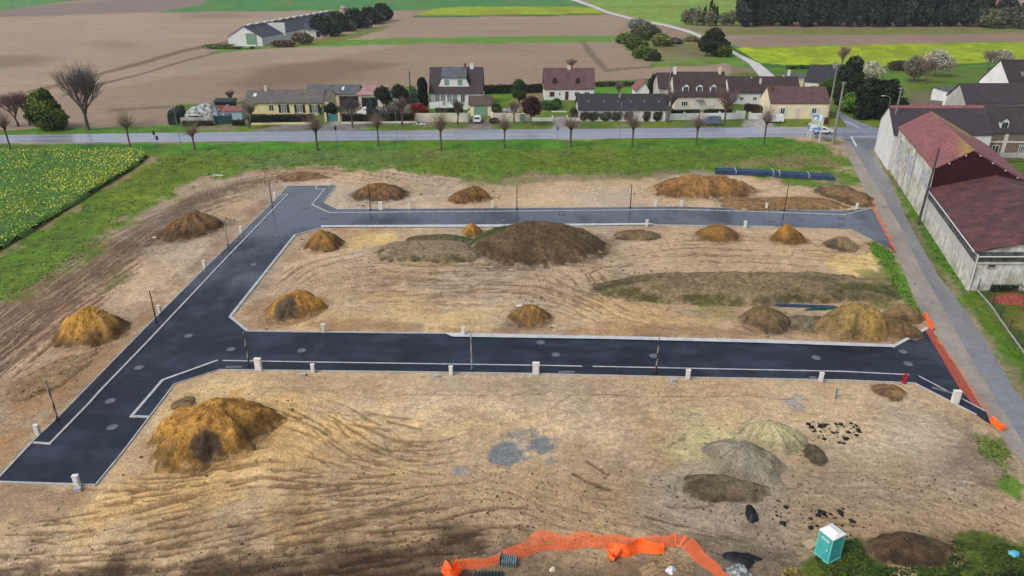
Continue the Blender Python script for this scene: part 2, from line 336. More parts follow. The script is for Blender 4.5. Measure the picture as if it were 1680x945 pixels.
# west strip
zone([(-1000,1300),(0,495),(50,472),(115,436),(190,388),(260,336),(300,318),(345,297),(400,283),(452,282),(470,305),(448,332),(257,520),(52,727),(-8,791),(-500,1300)], (166,144,118), 2.2, 3.5, .2, aux=MUD)
zone([(-500,900),(0,540),(90,470),(200,398),(330,318),(430,290),(440,294),(330,335),(200,430),(100,520),(0,610),(-500,1050)], (142,117,94), 1.5, 2, .25, op=.75, aux=MUD)
zone([(330,330),(420,300),(440,312),(400,350),(360,372),(320,352)], (186,162,130), 1.5, 2, .3, op=.85, aux=MUD)
zone([(270,420),(330,390),(360,400),(320,440),(260,490),(200,500),(180,470)], (188,166,138), 1.5, 2, .3, op=.85, aux=MUD)
zone([(380,395),(440,335),(428,330),(350,400),(240,500),(180,560),(60,690),(80,700),(260,516),(340,433)], (150,116,82), .8, 1.5, .35, op=.65, aux=MUD)
zone([(165,466),(200,446),(212,452),(180,478)], (92,104,56), .8, 1.5, .5, op=.7, aux=(.7,0,.3))
zone([(0,700),(60,600),(120,580),(110,620),(60,680),(20,740),(0,760)], (160,120,76), 1, 1.5, .35, op=.6, aux=MUD)
# south part
zone([(-1000,1300),(-500,1300),(-8,791),(157,797),(200,745),(286,631),(360,607),(700,611),(1130,619),(1500,629),(1602,681),(1625,697),(1640,712),(1682,770),(1760,930),(1900,1180),(1900,1400),(-1000,1400)], (186,163,128), .8, .8, .3, aux=MUD)
zone([(160,800),(280,740),(460,700),(620,690),(660,740),(560,790),(420,840),(240,860),(60,880),(-100,880),(-40,830)], (204,166,104), 3, 4, .2, op=.6, aux=MUD)
zone([(440,660),(600,690),(640,720),(560,760),(470,740)], (206,170,112), 2.5, 3, .2, op=.65, aux=MUD)
zone([(330,620),(420,625),(420,660),(330,665),(280,690),(270,660)], (204,178,132), 1.5, 2, .3, op=.8, aux=MUD)
zone([(376,640),(405,632),(400,648),(372,655)], (186,144,72), .5, .8, .5, op=.7, aux=MUD)
zone([(430,620),(760,616),(1240,625),(1240,648),(760,645),(430,640)], (176,152,120), 1, 1.5, .3, op=.8, aux=MUD)
zone([(700,660),(820,650),(900,670),(880,700),(720,720)], (204,180,140), 2.5, 3, .2, op=.7, aux=MUD)
zone([(560,760),(1100,740),(1660,760),(1700,1000),(500,1000)], (154,133,104), 4, 4, .15, op=.75, aux=MUD)
zone([(1130,690),(1220,690),(1230,730),(1160,760),(1090,750)], (188,182,136), 2, 2, .25, op=.75, aux=MUD)
zone([(1320,650),(1500,650),(1560,720),(1500,760),(1330,740)], (190,172,142), 2, 2.5, .25, op=.6, aux=MUD)
zone([(-400,800),(150,800),(150,820),(90,850),(-400,870)], (142,116,88), 1, 2, .3, op=.7, aux=MUD)
zone([(-400,935),(100,925),(260,918),(440,900),(560,895),(640,884),(740,888),(730,930),(720,1100),(-400,1100)], (92,74,56), 1.2, 2, .3, op=.95, aux=MUD)
zone([(240,850),(430,835),(560,822),(620,845),(520,870),(380,885),(240,890)], (140,118,88), 1.5, 2, .3, op=.65, aux=MUD)
zone([(700,905),(1180,905),(1330,880),(1340,1100),(690,1100)], (112,96,76), 1.5, 2, .3, op=.85, aux=MUD)
zone([(815,725),(830,708),(880,705),(905,720),(900,736),(860,745),(850,770),(818,770),(810,755)], (116,124,130), .5, .9, .7, op=.9, aux=(0,0,.3))
zone([(843,722),(862,718),(868,732),(856,740),(846,736)], (176,156,128), .4, .6, .7, op=.9, aux=MUD)
zone([(890,755),(910,752),(912,762),(895,764)], (140,140,138), .4, .5, .7, op=.8)
zone([(742,768),(766,766),(768,780),(748,781)], (138,140,142), .4, .5, .7, op=.8)
zone([(1290,655),(1320,655),(1330,670),(1300,672)], (150,148,146), .5, .8, .6, op=.8)
zone([(1068,780),(1110,770),(1150,760),(1260,745),(1290,790),(1260,820),(1160,835),(1090,825)], (160,150,128), .8, 1, .4, op=.8, aux=MUD)
zone([(1100,790),(1118,785),(1112,825),(1098,822)], (104,94,76), .4, .5, .7, op=.8)
zone([(1114,790),(1132,790),(1122,826),(1108,826)], (170,166,122), .3, .4, .7, op=.9)
zone([(1560,690),(1600,690),(1640,740),(1660,800),(1600,790),(1560,740)], (116,98,78), 1, 1.5, .4, op=.6, aux=MUD)
zone([(1600,712),(1624,706),(1650,735),(1668,770),(1640,760),(1612,735)], (98,118,52), .6, 1, .5, op=.9, aux=GRS)
zone([(1640,785),(1668,778),(1682,800),(1668,812),(1645,800)], (84,124,44), .5, .8, .5, op=.9, aux=GRS)
zone([(1330,945),(1350,900),(1400,893),(1420,925),(1500,935),(1560,915),(1540,885),(1600,880),(1690,900),(1800,1000),(1800,1200),(1300,1200)], (56,84,34), .7, 1.2, .5, aux=GRS)  # grass colour lowered here, partly to carry the shade of this corner
zone([(1390,880),(1560,875),(1580,920),(1440,930)], (96,80,62), .8, 1, .5, op=.85, aux=MUD)
# right of the lane
zone([(1440,225),(1447,275),(1466,310),(1483,350),(1507,396),(1538,451),(1572,494),(1600,534),(1633,586),(1664,639),(1700,690),(1800,740),(2200,930),(3400,930),(3400,300),(1700,260)], (78,112,42), .4, .4, .4, aux=GRS)
zone([(1431,246),(1447,275),(1483,350),(1507,396),(1572,494),(1600,534),(1664,639),(1700,690),(1722,690),(1678,628),(1640,575),(1606,523),(1578,486),(1530,418),(1490,345),(1458,275),(1442,246)], (140,126,104), .5, .6, .4, op=.7, aux=MUD)
zone([(1470,330),(1500,372),(1560,470),(1550,470),(1490,372)], (96,96,60), .5, .6, .4, op=.6, aux=GRS)
zone([(1590,480),(1690,470),(1800,600),(1700,600)], (64,84,38), .5, .6, .4, aux=GRS)
zone([(1640,520),(1720,500),(1720,560),(1660,540)], (128,108,76), .8, 1, .5, op=.6)

# ---- wheel ruts and drag marks: real grooves pressed into the loose soil
FX = [(-60,600,1,-.85),(50,540,1,-.80),(100,450,1,-.68),(200,395,1,-.62),(300,345,1,-.42),(400,298,1,-.22),(480,284,1,-.05),(560,285,1,.1),(650,292,1,.15),
      (30,680,1,-1.1),(150,600,1,-1),(300,440,1,-1),(560,470,1,-.2),(470,460,1,-.7),(650,455,1,.05),(800,450,1,0),(900,435,1,-.08),(960,415,1,-.3),(1050,398,1,-.16),(1200,415,1,.03),
      (1350,400,1,.05),(945,460,.35,1),(965,500,1,.5),(700,500,1,0),(850,520,1,0),(1100,530,1,.1),(1220,430,1,.04),(600,430,1,-.2),
      (480,680,1,.3),(520,720,1,.55),(580,740,1,.4),(350,780,1,-.22),(200,830,1,-.15),(60,880,1,-.04),(0,850,1,-.05),(420,860,1,-.22),(600,830,1,-.14),(450,910,1,-.12),(700,880,1,-.1),
      (900,810,1,.35),(960,780,1,.25),(1000,690,1,-.45),(1080,860,1,.28),(1200,870,1,.15),(1400,840,1,.15),(1500,790,1,.18),(1600,850,1,.4),(700,650,1,0),(1000,650,1,.03),(1300,690,1,.1),(820,700,1,-.2),
      (900,320,1,0),(1150,330,1,0),(1330,318,1,.05),(1250,262,1,.0),(900,295,1,0),(100,940,1,-.06)]
fp = np.array([G(a, b)[:2] for a, b, c, d in FX]); fq = np.array([G(a + 12*c/math.hypot(c,d), b + 12*d/math.hypot(c,d))[:2] for a, b, c, d in FX])
fd = fq - fp; fd /= np.linalg.norm(fd, axis=1)[:, None]
def flow(P):
    d2 = ((P[:, None, :] - fp[None]) ** 2).sum(2); w = 1 / (d2 + 2) ** 1.6
    v = (w[:, :, None] * fd[None]).sum(1); return v / (np.linalg.norm(v, axis=1)[:, None] + 1e-9)
RX0, RY0, RS = -95.0, 18.0, 0.10; RW, RH = 1900, 1400
rut = np.zeros((RH, RW), np.float32); crest = np.zeros((RH, RW), np.float32); scr = np.zeros((RH, RW), np.float32); scl = np.zeros((RH, RW), np.float32)
def stamp(arr, pts, width, amp):
    """splat a gaussian groove along points (n,2); amp (n,)"""
    k = int(math.ceil(width * 1.6 / RS)); gx = (pts[:, 0] - RX0) / RS; gy = (pts[:, 1] - RY0) / RS
    ix = np.floor(gx).astype(int); iy = np.floor(gy).astype(int)
    for a in range(-k, k + 1):
        for b in range(-k, k + 1):
            jx = ix + a; jy = iy + b; ok = (jx >= 0) & (jx < RW) & (jy >= 0) & (jy < RH)
            d2 = ((jx + .5 - gx) ** 2 + (jy + .5 - gy) ** 2) * RS * RS
            np.maximum.at(arr, (jy[ok], jx[ok]), (amp * np.exp(-d2 / (width * width * .5)))[ok])
def strokes(poly, n, lmin, lmax, wmin, wmax, amin, amax, pair=.4, jit=.12, both=True):
    P = np.array(E(poly)); lo = P.min(0); hi = P.max(0); pts = []
    while len(pts) < n:
        c = RNG.uniform(lo, hi, (n * 2, 2)); c = c[poly_sd(c[:, 0], c[:, 1], P) < 0]; pts += c.tolist()
    pts = np.array(pts[:n]); L = RNG.uniform(lmin, lmax, n); W = RNG.uniform(wmin, wmax, n); A = RNG.uniform(amin, amax, n)
    off = RNG.normal(0, jit, n); step = .22; ns = int(lmax / step); bw = [round(w, 2) for w in np.linspace(wmin, wmax, 4)]
    p = pts.copy(); acc = []
    for k in range(ns):
        v = flow(p); c, s = np.cos(off), np.sin(off); v = np.stack([v[:, 0]*c - v[:, 1]*s, v[:, 0]*s + v[:, 1]*c], 1)
        p = p + v * step; t = (k * step) / L; a = A * np.clip(np.minimum(t, 1 - t) * 6, 0, 1)
        acc.append((p.copy(), v.copy(), a))
    prs = RNG.random(n) < pair
    for q in range(4):
        sel = (np.searchsorted(bw, W) .clip(0, 3) == q)
        if not sel.any(): continue
        PP = np.concatenate([a[0][sel] for a in acc]); AA = np.concatenate([a[2][sel] for a in acc]); g = AA > .02
        stamp(rut, PP[g], bw[q], AA[g] * (0.55 + .6 * fbm(PP[g][:, 0], PP[g][:, 1], .9, 2, 3)))
        s2 = sel & prs
        if s2.any():
            PP = np.concatenate([a[0][s2] + np.stack([-a[1][s2][:, 1], a[1][s2][:, 0]], 1) * 1.9 for a in acc]); AA = np.concatenate([a[2][s2] for a in acc]); g = AA > .02
            stamp(rut, PP[g], bw[q], AA[g])
        PP = np.concatenate([a[0][sel] + np.stack([-a[1][sel][:, 1], a[1][sel][:, 0]], 1) * (bw[q] * 1.5) for a in acc]); AA = np.concatenate([a[2][sel] for a in acc]) * .8; g = AA > .02
        stamp(crest, PP[g], bw[q] * .7, AA[g])
strokes([(-200,720),(0,505),(60,470),(190,395),(300,325),(420,286),(460,290),(330,335),(200,440),(100,530),(0,640)], 330, 5, 22, 0.10, 0.36, .3, 1.0, .6, .05)
strokes([(440,276),(600,276),(760,300),(600,300),(450,300)], 60, 4, 14, 0.10, 0.30, .2, .8, .5, .06)
strokes([(520,440),(640,436),(960,436),(1070,388),(1340,400),(1340,425),(1000,436),(960,500),(560,500),(440,470)], 460, 3, 16, 0.09, 0.26, .2, .85, .5, .1)
strokes([(520,400),(600,420),(580,520),(440,520),(480,440)], 60, 2, 7, 0.09, 0.21, .15, .6, .4, .3)
strokes([(600,505),(1200,505),(1200,545),(600,535)], 70, 1.5, 6, 0.09, 0.21, .1, .5, .3, .4)
strokes([(450,650),(620,700),(660,740),(540,770),(440,720)], 60, 2.5, 9, 0.10, 0.27, .25, .9, .4, .15)
strokes([(120,800),(300,770),(640,800),(640,870),(300,900),(-60,900)], 120, 1.8, 8, 0.10, 0.32, .3, 1, .3, .14)
strokes([(-100,900),(740,880),(740,1000),(-100,1000)], 170, 1.5, 8, 0.10, 0.34, .3, 1, .3, .12)
strokes([(620,760),(1100,780),(1660,760),(1700,900),(640,900)], 190, 1.5, 9, 0.09, 0.24, .15, .6, .3, .16)
strokes([(880,660),(1130,660),(1090,740),(900,740)], 40, 1.5, 5, 0.09, 0.22, .2, .7, .2, .35)
strokes([(400,630),(1500,635),(1560,700),(420,690)], 150, 1, 5, 0.07, 0.19, .1, .45, .2, .25)
strokes([(560,300),(1400,296),(1400,338),(560,338)], 150, 1.5, 8, 0.09, 0.21, .1, .5, .4, .12)
strokes([(1200,255),(1380,255),(1385,280),(1200,280)], 30, 3, 9, 0.10, 0.26, .2, .7, .5, .1)
for ln, w, a in [([(700,645),(760,647),(880,646),(960,648),(1050,650),(1100,651),(1180,650),(1240,651),(1330,655)], .16, .7), ([(440,636),(520,640),(600,650),(700,647)], .2, .5),
                 ([(940,780),(965,790),(985,800),(1000,802)], .3, 1), ([(960,758),(990,775),(1000,778)], .25, .9), ([(1060,850),(1100,858),(1130,866)], .25, .8), ([(975,465),(968,450),(985,436),(1040,432)], .25, .9),
                 ([(975,465),(1000,482),(1050,490)], .25, .9), ([(1100,832),(1140,833),(1170,830)], .2, .8), ([(640,910),(700,888),(780,880)], .35, 1), ([(560,925),(640,915),(700,905)], .35, 1),
                 ([(625,430),(700,436),(775,434)], .3, .8), ([(1240,430),(1290,434),(1340,436)], .2, .9)]:
    P = np.array([G(*q)[:2] for q in ln]); Q = []
    for i in range(len(P) - 1):
        m = max(2, int(np.linalg.norm(P[i+1] - P[i]) / .15)); Q.append(P[i] + (P[i+1] - P[i]) * np.linspace(0, 1, m)[:, None])
    Q = np.concatenate(Q); Q += (np.stack([fbm(Q[:,0], Q[:,1], .5, 2, 5), fbm(Q[:,0], Q[:,1], .5, 2, 6)], 1) - .5) * .8
    stamp(rut, Q, w, np.full(len(Q), a))
def scratches(arr, poly, n, lmin, lmax, w, amin, amax, jit, seed):
    """fine drag marks, bucket scrapes and drying lines"""
    rg = np.random.default_rng(seed); P = np.array(E(poly)); c = rg.uniform(P.min(0), P.max(0), (n * 4, 2)); c = c[poly_sd(c[:, 0], c[:, 1], P) < 0]; dn = fbm(c[:, 0], c[:, 1], .15, 3, seed); c = c[rg.random(len(c)) < smooth(.35, .62, dn)][:n]; m = len(c)
    L = rg.uniform(lmin, lmax, m); A = rg.uniform(amin, amax, m); off = rg.normal(0, jit, m); bend = rg.normal(0, .05, m); p = c.copy(); st = .14
    for k in range(int(lmax / st)):
        t = k * st / L; v = flow(p) if k % 6 == 0 else v; o_ = off + bend * k * .3; cs, sn = np.cos(o_), np.sin(o_); d = np.stack([v[:, 0]*cs - v[:, 1]*sn, v[:, 0]*sn + v[:, 1]*cs], 1); p = p + d * st; a = A * np.clip(np.minimum(t, 1 - t) * 4, 0, 1); g = a > .03
        if g.any(): stamp(arr, p[g], w, a[g])
for q_, (pl_, nn_) in enumerate([([(-60,900),(160,800),(286,640),(360,612),(1130,625),(1500,634),(1620,700),(1700,820),(1700,990),(-60,990)], 3400), ([(500,380),(1400,380),(1500,535),(1465,560),(410,540),(385,520)], 2300), ([(-200,740),(0,515),(300,322),(460,284),(460,310),(340,435),(60,715)], 1700), ([(470,280),(1380,300),(1400,345),(560,342)], 900)]):
    scratches(scr, pl_, nn_, .6, 3.6, .11, .4, 1.0, .38, 200 + q_); scratches(scl, pl_, nn_ // 2, .6, 3.0, .12, .3, .9, .38, 300 + q_)
def samp(arr, x, y):
    gx = np.clip((x - RX0) / RS - .5, 0, RW - 2); gy = np.clip((y - RY0) / RS - .5, 0, RH - 2)
    ix = gx.astype(int); iy = gy.astype(int); fx = gx - ix; fy = gy - iy
    return (arr[iy, ix] * (1-fx) + arr[iy, ix+1] * fx) * (1-fy) + (arr[iy+1, ix] * (1-fx) + arr[iy+1, ix+1] * fx) * fy

# ---- the ground: one sheet to the horizon, finer near the viewer's side of the site
rows = np.concatenate([np.linspace(1500, 1010, 60, endpoint=False), np.arange(1010, 210, -1.45), np.arange(210, -20, -1.6), np.linspace(-20, -85, 60)])
Ys = np.array([G(840, r)[1] for r in rows]); Ys = np.concatenate([[-60, 0, 8], Ys, [6500, 9500]])
ss = np.concatenate([np.linspace(-1.9, -.80, 60, endpoint=False), np.arange(-.80, .80, 1.5 / FPX), np.linspace(.80, 1.9, 60)])
dep = np.maximum(Ys, 12) * CP + CAM_H * SP
X = (ss[None, :] * dep[:, None]); Y = np.repeat(Ys[:, None], len(ss), 1)
nr, nc = X.shape; X = X.ravel(); Y = Y.ravel()
Cc = np.tile(S(166,146,120), (len(X), 1)); AX = np.tile(np.array([0, 0, 1.0]), (len(X), 1))
for P, c, soft, namp, nsc, op, aux, tex in ZC:
    Pa = np.array(P); m = soft + namp + 1; lo = Pa.min(0) - m; hi = Pa.max(0) + m
    s = np.nonzero((X > lo[0]) & (X < hi[0]) & (Y > lo[1]) & (Y < hi[1]))[0]
    if not len(s): continue
    d = poly_sd(X[s], Y[s], P)
    if namp: d = d + (fbm(X[s], Y[s], nsc, 5, len(P)) - .5) * 4 * namp
    w = (1 - smooth(-soft, soft, d)) * op
    cc = np.tile(c, (len(s), 1))
    if tex == 'rape':
        n = fbm(X[s], Y[s] * .5, .35, 4, 77)[:, None]; cc = cc * (.65 + .6 * n) + smooth(.42, .62, n) * np.array([.05, .035, -.005])
    Cc[s] += (cc - Cc[s]) * w[:, None]
    if aux is not None: AX[s] += (np.array(aux) - AX[s]) * w[:, None]
mud = AX[:, 2]; near = (Y < 175)
r_ = np.where(near, samp(rut, X, Y), 0); c_ = np.where(near, samp(crest, X, Y), 0)
big = fbm(X, Y, .09, 4, 31); med = fbm(X, Y, .45, 4, 32)
Cc *= (1 + (big[:, None] - .5) * .30 * mud[:, None]) * (1 + (med[:, None] - .5) * .42 * mud[:, None])
tv = fbm(X, Y, .06, 4, 91); tv2 = fbm(X, Y, .2, 4, 92); Cc += (smooth(.45, .75, tv) * .55 * mud)[:, None] * (Cc.mean(1, keepdims=True) * np.array([1.12, 1.0, .84]) - Cc); Cc *= 1 + ((smooth(.5, .72, tv2)) * -.12 * mud)[:, None] * np.array([.8, 1, 1.15])
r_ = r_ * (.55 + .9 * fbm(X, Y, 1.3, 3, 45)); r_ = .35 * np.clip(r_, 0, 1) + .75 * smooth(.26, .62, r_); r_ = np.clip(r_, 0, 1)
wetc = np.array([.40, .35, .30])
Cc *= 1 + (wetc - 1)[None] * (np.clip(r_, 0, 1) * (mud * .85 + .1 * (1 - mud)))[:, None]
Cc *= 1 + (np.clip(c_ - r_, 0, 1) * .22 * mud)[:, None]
sc1 = np.where(near, samp(scr, X, Y), 0); sc2 = np.where(near, samp(scl, X, Y), 0); Cc *= 1 + (-.34 * sc1 * mud + .18 * np.clip(sc2 - sc1, 0, 1) * mud)[:, None]
g = AX[:, 0]; gn = fbm(X, Y, .25, 5, 51); gy = fbm(X, Y * .6, .07, 4, 52)
Cc *= 1 + (gn[:, None] - .5) * .75 * g[:, None]
Cc += (smooth(.40, .75, gy) * .42 * g)[:, None] * (S(124,124,56) - Cc)
gf = fbm(X, Y, 1.1, 4, 57); Cc *= 1 + (gf[:, None] - .5) * 1.1 * (g * (Y < 200))[:, None]
t = AX[:, 1]; tn = fbm(X * .12, Y, .35, 4, 61); tb = fbm(X, Y, .018, 4, 62)
Cc *= 1 + ((tn[:, None] - .5) * .28 + (tb[:, None] - .5) * .30) * t[:, None]
# heights
Z = (med - .5) * .16 * mud - sc1 * .05 * mud + sc2 * .03 * mud - r_ * .13 * mud + c_ * .07 * mud + (big - .5) * .5 * mud + (gn - .5) * .12 * g
rough_sc = np.clip((Y - 10) / 30, 0, 1); Z *= rough_sc
flat = np.ones(len(X)); under = np.zeros(len(X))
for P in (OUT_ROAD, LANE, SHOULDER, MAIN, GPATH):
    Pa = np.array(P); lo = Pa.min(0) - 5; hi = Pa.max(0) + 5
    s = np.nonzero((X > lo[0]) & (X < hi[0]) & (Y > lo[1]) & (Y < hi[1]))[0]; d = poly_sd(X[s], Y[s], P)
    flat[s] = np.minimum(flat[s], smooth(.2, 3.5, d)); under[s] = np.maximum(under[s], 1 - smooth(-.9, -.25, d))
Z = Z * flat - under * .25 * np.clip(1, 0, 1)
Z[Y > 230] = np.where(under[Y > 230] > 0, -.25 * under[Y > 230], 0)
def groundz(x, y):
    """height of the soil near a point, for standing things on it"""
    i = np.searchsorted(Ys, y); i = min(max(i, 1), nr - 1); j = int(np.clip(np.searchsorted(ss, x / dep[i]), 1, nc - 1)); return float(Z[i * nc + j])
Cc *= 1 + mud[:, None] * (np.array([1.24, 1.21, 1.17]) - 1); Cc *= 1 + t[:, None] * (np.array([1.16, 1.12, 1.03]) - 1); gl = Cc.mean(1, keepdims=True); Cc = Cc + (Cc - gl) * (.22 * g)[:, None]; Cc = np.clip(Cc, .004, .8)
idx = (np.arange(nr - 1)[:, None] * nc + np.arange(nc - 1)[None]).ravel()
F4 = np.stack([idx, idx + 1, idx + nc + 1, idx + nc], 1)
m_ground, nt, N, L, B = nodes('ground_soil_and_grass')
tc = N.new('ShaderNodeTexCoord').outputs['Object']
vc = N.new('ShaderNodeVertexColor'); vc.layer_name = 'col'; va = N.new('ShaderNodeVertexColor'); va.layer_name = 'aux'
sp = N.new('ShaderNodeSeparateColor'); L.new(va.outputs[0], sp.inputs[0]); gG, gT, gM = sp.outputs
n1 = noise_node(N, L, 1.3, 5, tc, .7); n2 = noise_node(N, L, 4.5, 4, tc, .7); n3 = noise_node(N, L, 1.0, 3, tc, .6, mapping=(.25, 2.2, 1))
f1 = maprange(N, L, n1, .3, .7, .74, 1.26); f2 = maprange(N, L, n2, .3, .7, .64, 1.36); f3 = maprange(N, L, n3, .3, .7, .95, 1.05)
mm = math_(N, L, 'MULTIPLY', f1, f2); mm = math_(N, L, 'MULTIPLY', mm, f3)
base = mixc(N, L, 1.0, vc.outputs[0], mm, 'MULTIPLY')
# pebbles and clods in the soil
vo = N.new('ShaderNodeTexVoronoi'); vo.inputs['Scale'].default_value = 2.2; L.new(tc, vo.inputs['Vector'])
pk = maprange(N, L, vo.outputs['Distance'], .06, .16, 1, 0); nb = maprange(N, L, noise_node(N, L, .5, 2, tc), .48, .62, 0, .8); pk = math_(N, L, 'MULTIPLY', math_(N, L, 'MULTIPLY', pk, gM), nb)
base = mixc(N, L, pk, base, S(96,78,60))
tl = math_(N, L, 'MULTIPLY', maprange(N, L, noise_node(N, L, .8, 5, tc, .75, mapping=(.35, 1.6, 1)), .42, .62, 0, .42), gT)
base = mixc(N, L, tl, base, S(112,94,80))
yl = math_(N, L, 'MULTIPLY', maprange(N, L, noise_node(N, L, 2.6, 3, tc, .7), .52, .72, 0, .5), gG)
base = mixc(N, L, yl, base, S(118,138,44))
L.new(base, B.inputs['Base Color'])
rg = maprange(N, L, n1, .3, .7, .62, .95); L.new(rg, B.inputs['Roughness']); B.inputs['Specular IOR Level'].default_value = .25
hh = math_(N, L, 'ADD', math_(N, L, 'MULTIPLY', n1, .6), math_(N, L, 'MULTIPLY', n2, .35))
bump(N, L, B, hh, .9, .22)
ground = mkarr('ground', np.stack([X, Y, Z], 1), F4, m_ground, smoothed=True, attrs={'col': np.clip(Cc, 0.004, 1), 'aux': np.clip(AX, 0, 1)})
tag(ground, kind='structure')

# ================================================================ roads
def sheet(name, P, z, m, parent=None):
    from mathutils.geometry import tessellate_polygon
    V = [Vector((p[0], p[1], z)) for p in P]; T = tessellate_polygon([V]); T2 = []
    for a, b, c in T:
        n = (V[b] - V[a]).cross(V[c] - V[a]).z; T2.append((a, b, c) if n > 0 else (a, c, b))
    return tag(mk(name, [tuple(v) for v in V], T2, m, parent), kind='structure')
def asphalt(name, c1, c2, rlo, rhi, sc=.12, streak=(1,1,1), speck=.35, spec=.5, crack=0, coat=.8):
    m, nt, N, L, B = nodes(name); tc = N.new('ShaderNodeTexCoord').outputs['Object']
    a = noise_node(N, L, sc, 5, tc, .6, mapping=streak); b = noise_node(N, L, 7, 3, tc, .7); w = noise_node(N, L, sc * 1.7, 4, tc, .6, mapping=streak); d = noise_node(N, L, .9, 4, tc, .65)
    col = mixc(N, L, maprange(N, L, a, .35, .65, 0, 1), c1, c2)
    col = mixc(N, L, 1.0, col, math_(N, L, 'MULTIPLY', maprange(N, L, b, .3, .7, 1 - speck, 1 + speck), maprange(N, L, d, .3, .7, .88, 1.12)), 'MULTIPLY')
    if crack:
        v = N.new('ShaderNodeTexVoronoi'); v.feature = 'DISTANCE_TO_EDGE'; v.inputs['Scale'].default_value = .35; L.new(tc, v.inputs['Vector'])
        ck = math_(N, L, 'MULTIPLY', maprange(N, L, v.outputs['Distance'], .004, .02, crack, 0), maprange(N, L, d, .45, .6, 0, 1)); col = mixc(N, L, ck, col, (.02,.02,.02))
    L.new(col, B.inputs['Base Color']); L.new(maprange(N, L, w, .38, .62, rlo, rhi), B.inputs['Roughness']); B.inputs['Specular IOR Level'].default_value = spec
    B.inputs['Coat Weight'].default_value = coat; L.new(maprange(N, L, w, .38, .62, rlo * .5, rhi * .8), B.inputs['Coat Roughness']); B.inputs['Coat IOR'].default_value = 1.45
    bump(N, L, B, b, .12, .01); return m
m_new = asphalt('fresh_wet_asphalt', S(16,24,38), S(26,36,52), .13, .36, .10, spec=.32, coat=0)
def wet_film(m, dust):
    """the far end of the new streets still stands under a film of rain water; a dry dust haze lies in clouds on the rest"""
    nt = m.node_tree; N, L = nt.nodes, nt.links; B = N['Principled BSDF']; tc = N.new('ShaderNodeTexCoord').outputs['Object']; sx = N.new('ShaderNodeSeparateXYZ'); L.new(tc, sx.inputs[0])
    n1 = noise_node(N, L, .13, 4, tc, .6, mapping=(1, .6, 1)); n2 = noise_node(N, L, .35, 5, tc, .65, mapping=(.5, 1, 1)); n3 = noise_node(N, L, 2.2, 4, tc, .7)
    w = math_(N, L, 'ADD', maprange(N, L, sx.outputs[1], 68, 112, 0, 1), maprange(N, L, n1, .35, .65, -.45, .45)); w = maprange(N, L, w, .15, .9, 0, 1)
    L.new(math_(N, L, 'MULTIPLY', w, 1.0), B.inputs['Coat Weight']); B.inputs['Coat Roughness'].default_value = .10; B.inputs['Coat IOR'].default_value = 1.8
    L.new(math_(N, L, 'ADD', maprange(N, L, w, 0, 1, .42, .16), maprange(N, L, n2, .35, .65, -.06, .10)), B.inputs['Roughness'])
    src = B.inputs['Base Color'].links[0].from_socket; d = math_(N, L, 'MULTIPLY', maprange(N, L, n2, .46, .72, 0, dust), maprange(N, L, n3, .3, .7, .6, 1.2)); L.new(mixc(N, L, d, src, S(92,104,124)), B.inputs['Base Color'])
wet_film(m_new, .36)
m_foot = asphalt('fresh_asphalt_footpath', S(16,24,36), S(26,35,48), .25, .5, .2, spec=.32, coat=0)
wet_film(m_foot, .25)
m_main = asphalt('old_wet_road_asphalt', S(136,144,160), S(156,164,180), .38, .55, .05, (.3,1,1), .2, coat=.8)
m_lane = asphalt('worn_lane_asphalt', S(112,114,120), S(140,140,144), .35, .65, .12, (1,.25,1), .3, crack=.6, coat=.4)
m_shld = asphalt('pale_gritty_shoulder', S(140,134,124), S(166,160,148), .6, .9, .3, (1,.5,1), .3, coat=0)
m_kerb = mat('pale_concrete_kerb', S(168,172,176), S(196,198,200), 1.2, .6, .1)
m_conc = mat('white_concrete_gutter', S(186,190,194), S(212,214,216), .8, .55, .1)
m_white = mat('white_road_paint', S(200,206,212), S(222,226,230), 3, .55)
sheet('estate_road', OUT_ROAD, .03, m_new)
FL_ = [(55,727),(82,729),(146,663),(165,641.5),(243.5,560),(375,420),(472,320),(459,319.5),(448,332),(340,437),(257,520),(93,688)]
sheet('footpath', E(FL_), .085, m_foot)
sheet('footpath', E([(520,305.2),(518,310.5),(533,310.5),(512,336),(541,349.5),(960,346),(1111,344.2),(1226,347.2),(1386.6,353),(1431,342),(1381,346.5),(1226,343.4),(1111,339.5),(1034,340.6),(848,342),(553,344),(530,333),(551,305)]), .085, m_foot)
sheet('footpath', E([(244.6,685),(216,684),(267,624.6),(357.7,592),(700,598),(880,600.5),(1130,605.5),(1380,610.5),(1491.5,616),(1507,618),(1617,676),(1625,696),(1602,680.5),(1500.5,628.5),(1380,623.5),(1130,619),(879,613),(700,610.5),(542,608.5),(360,606.5),(286,630.5)]), .085, m_foot)
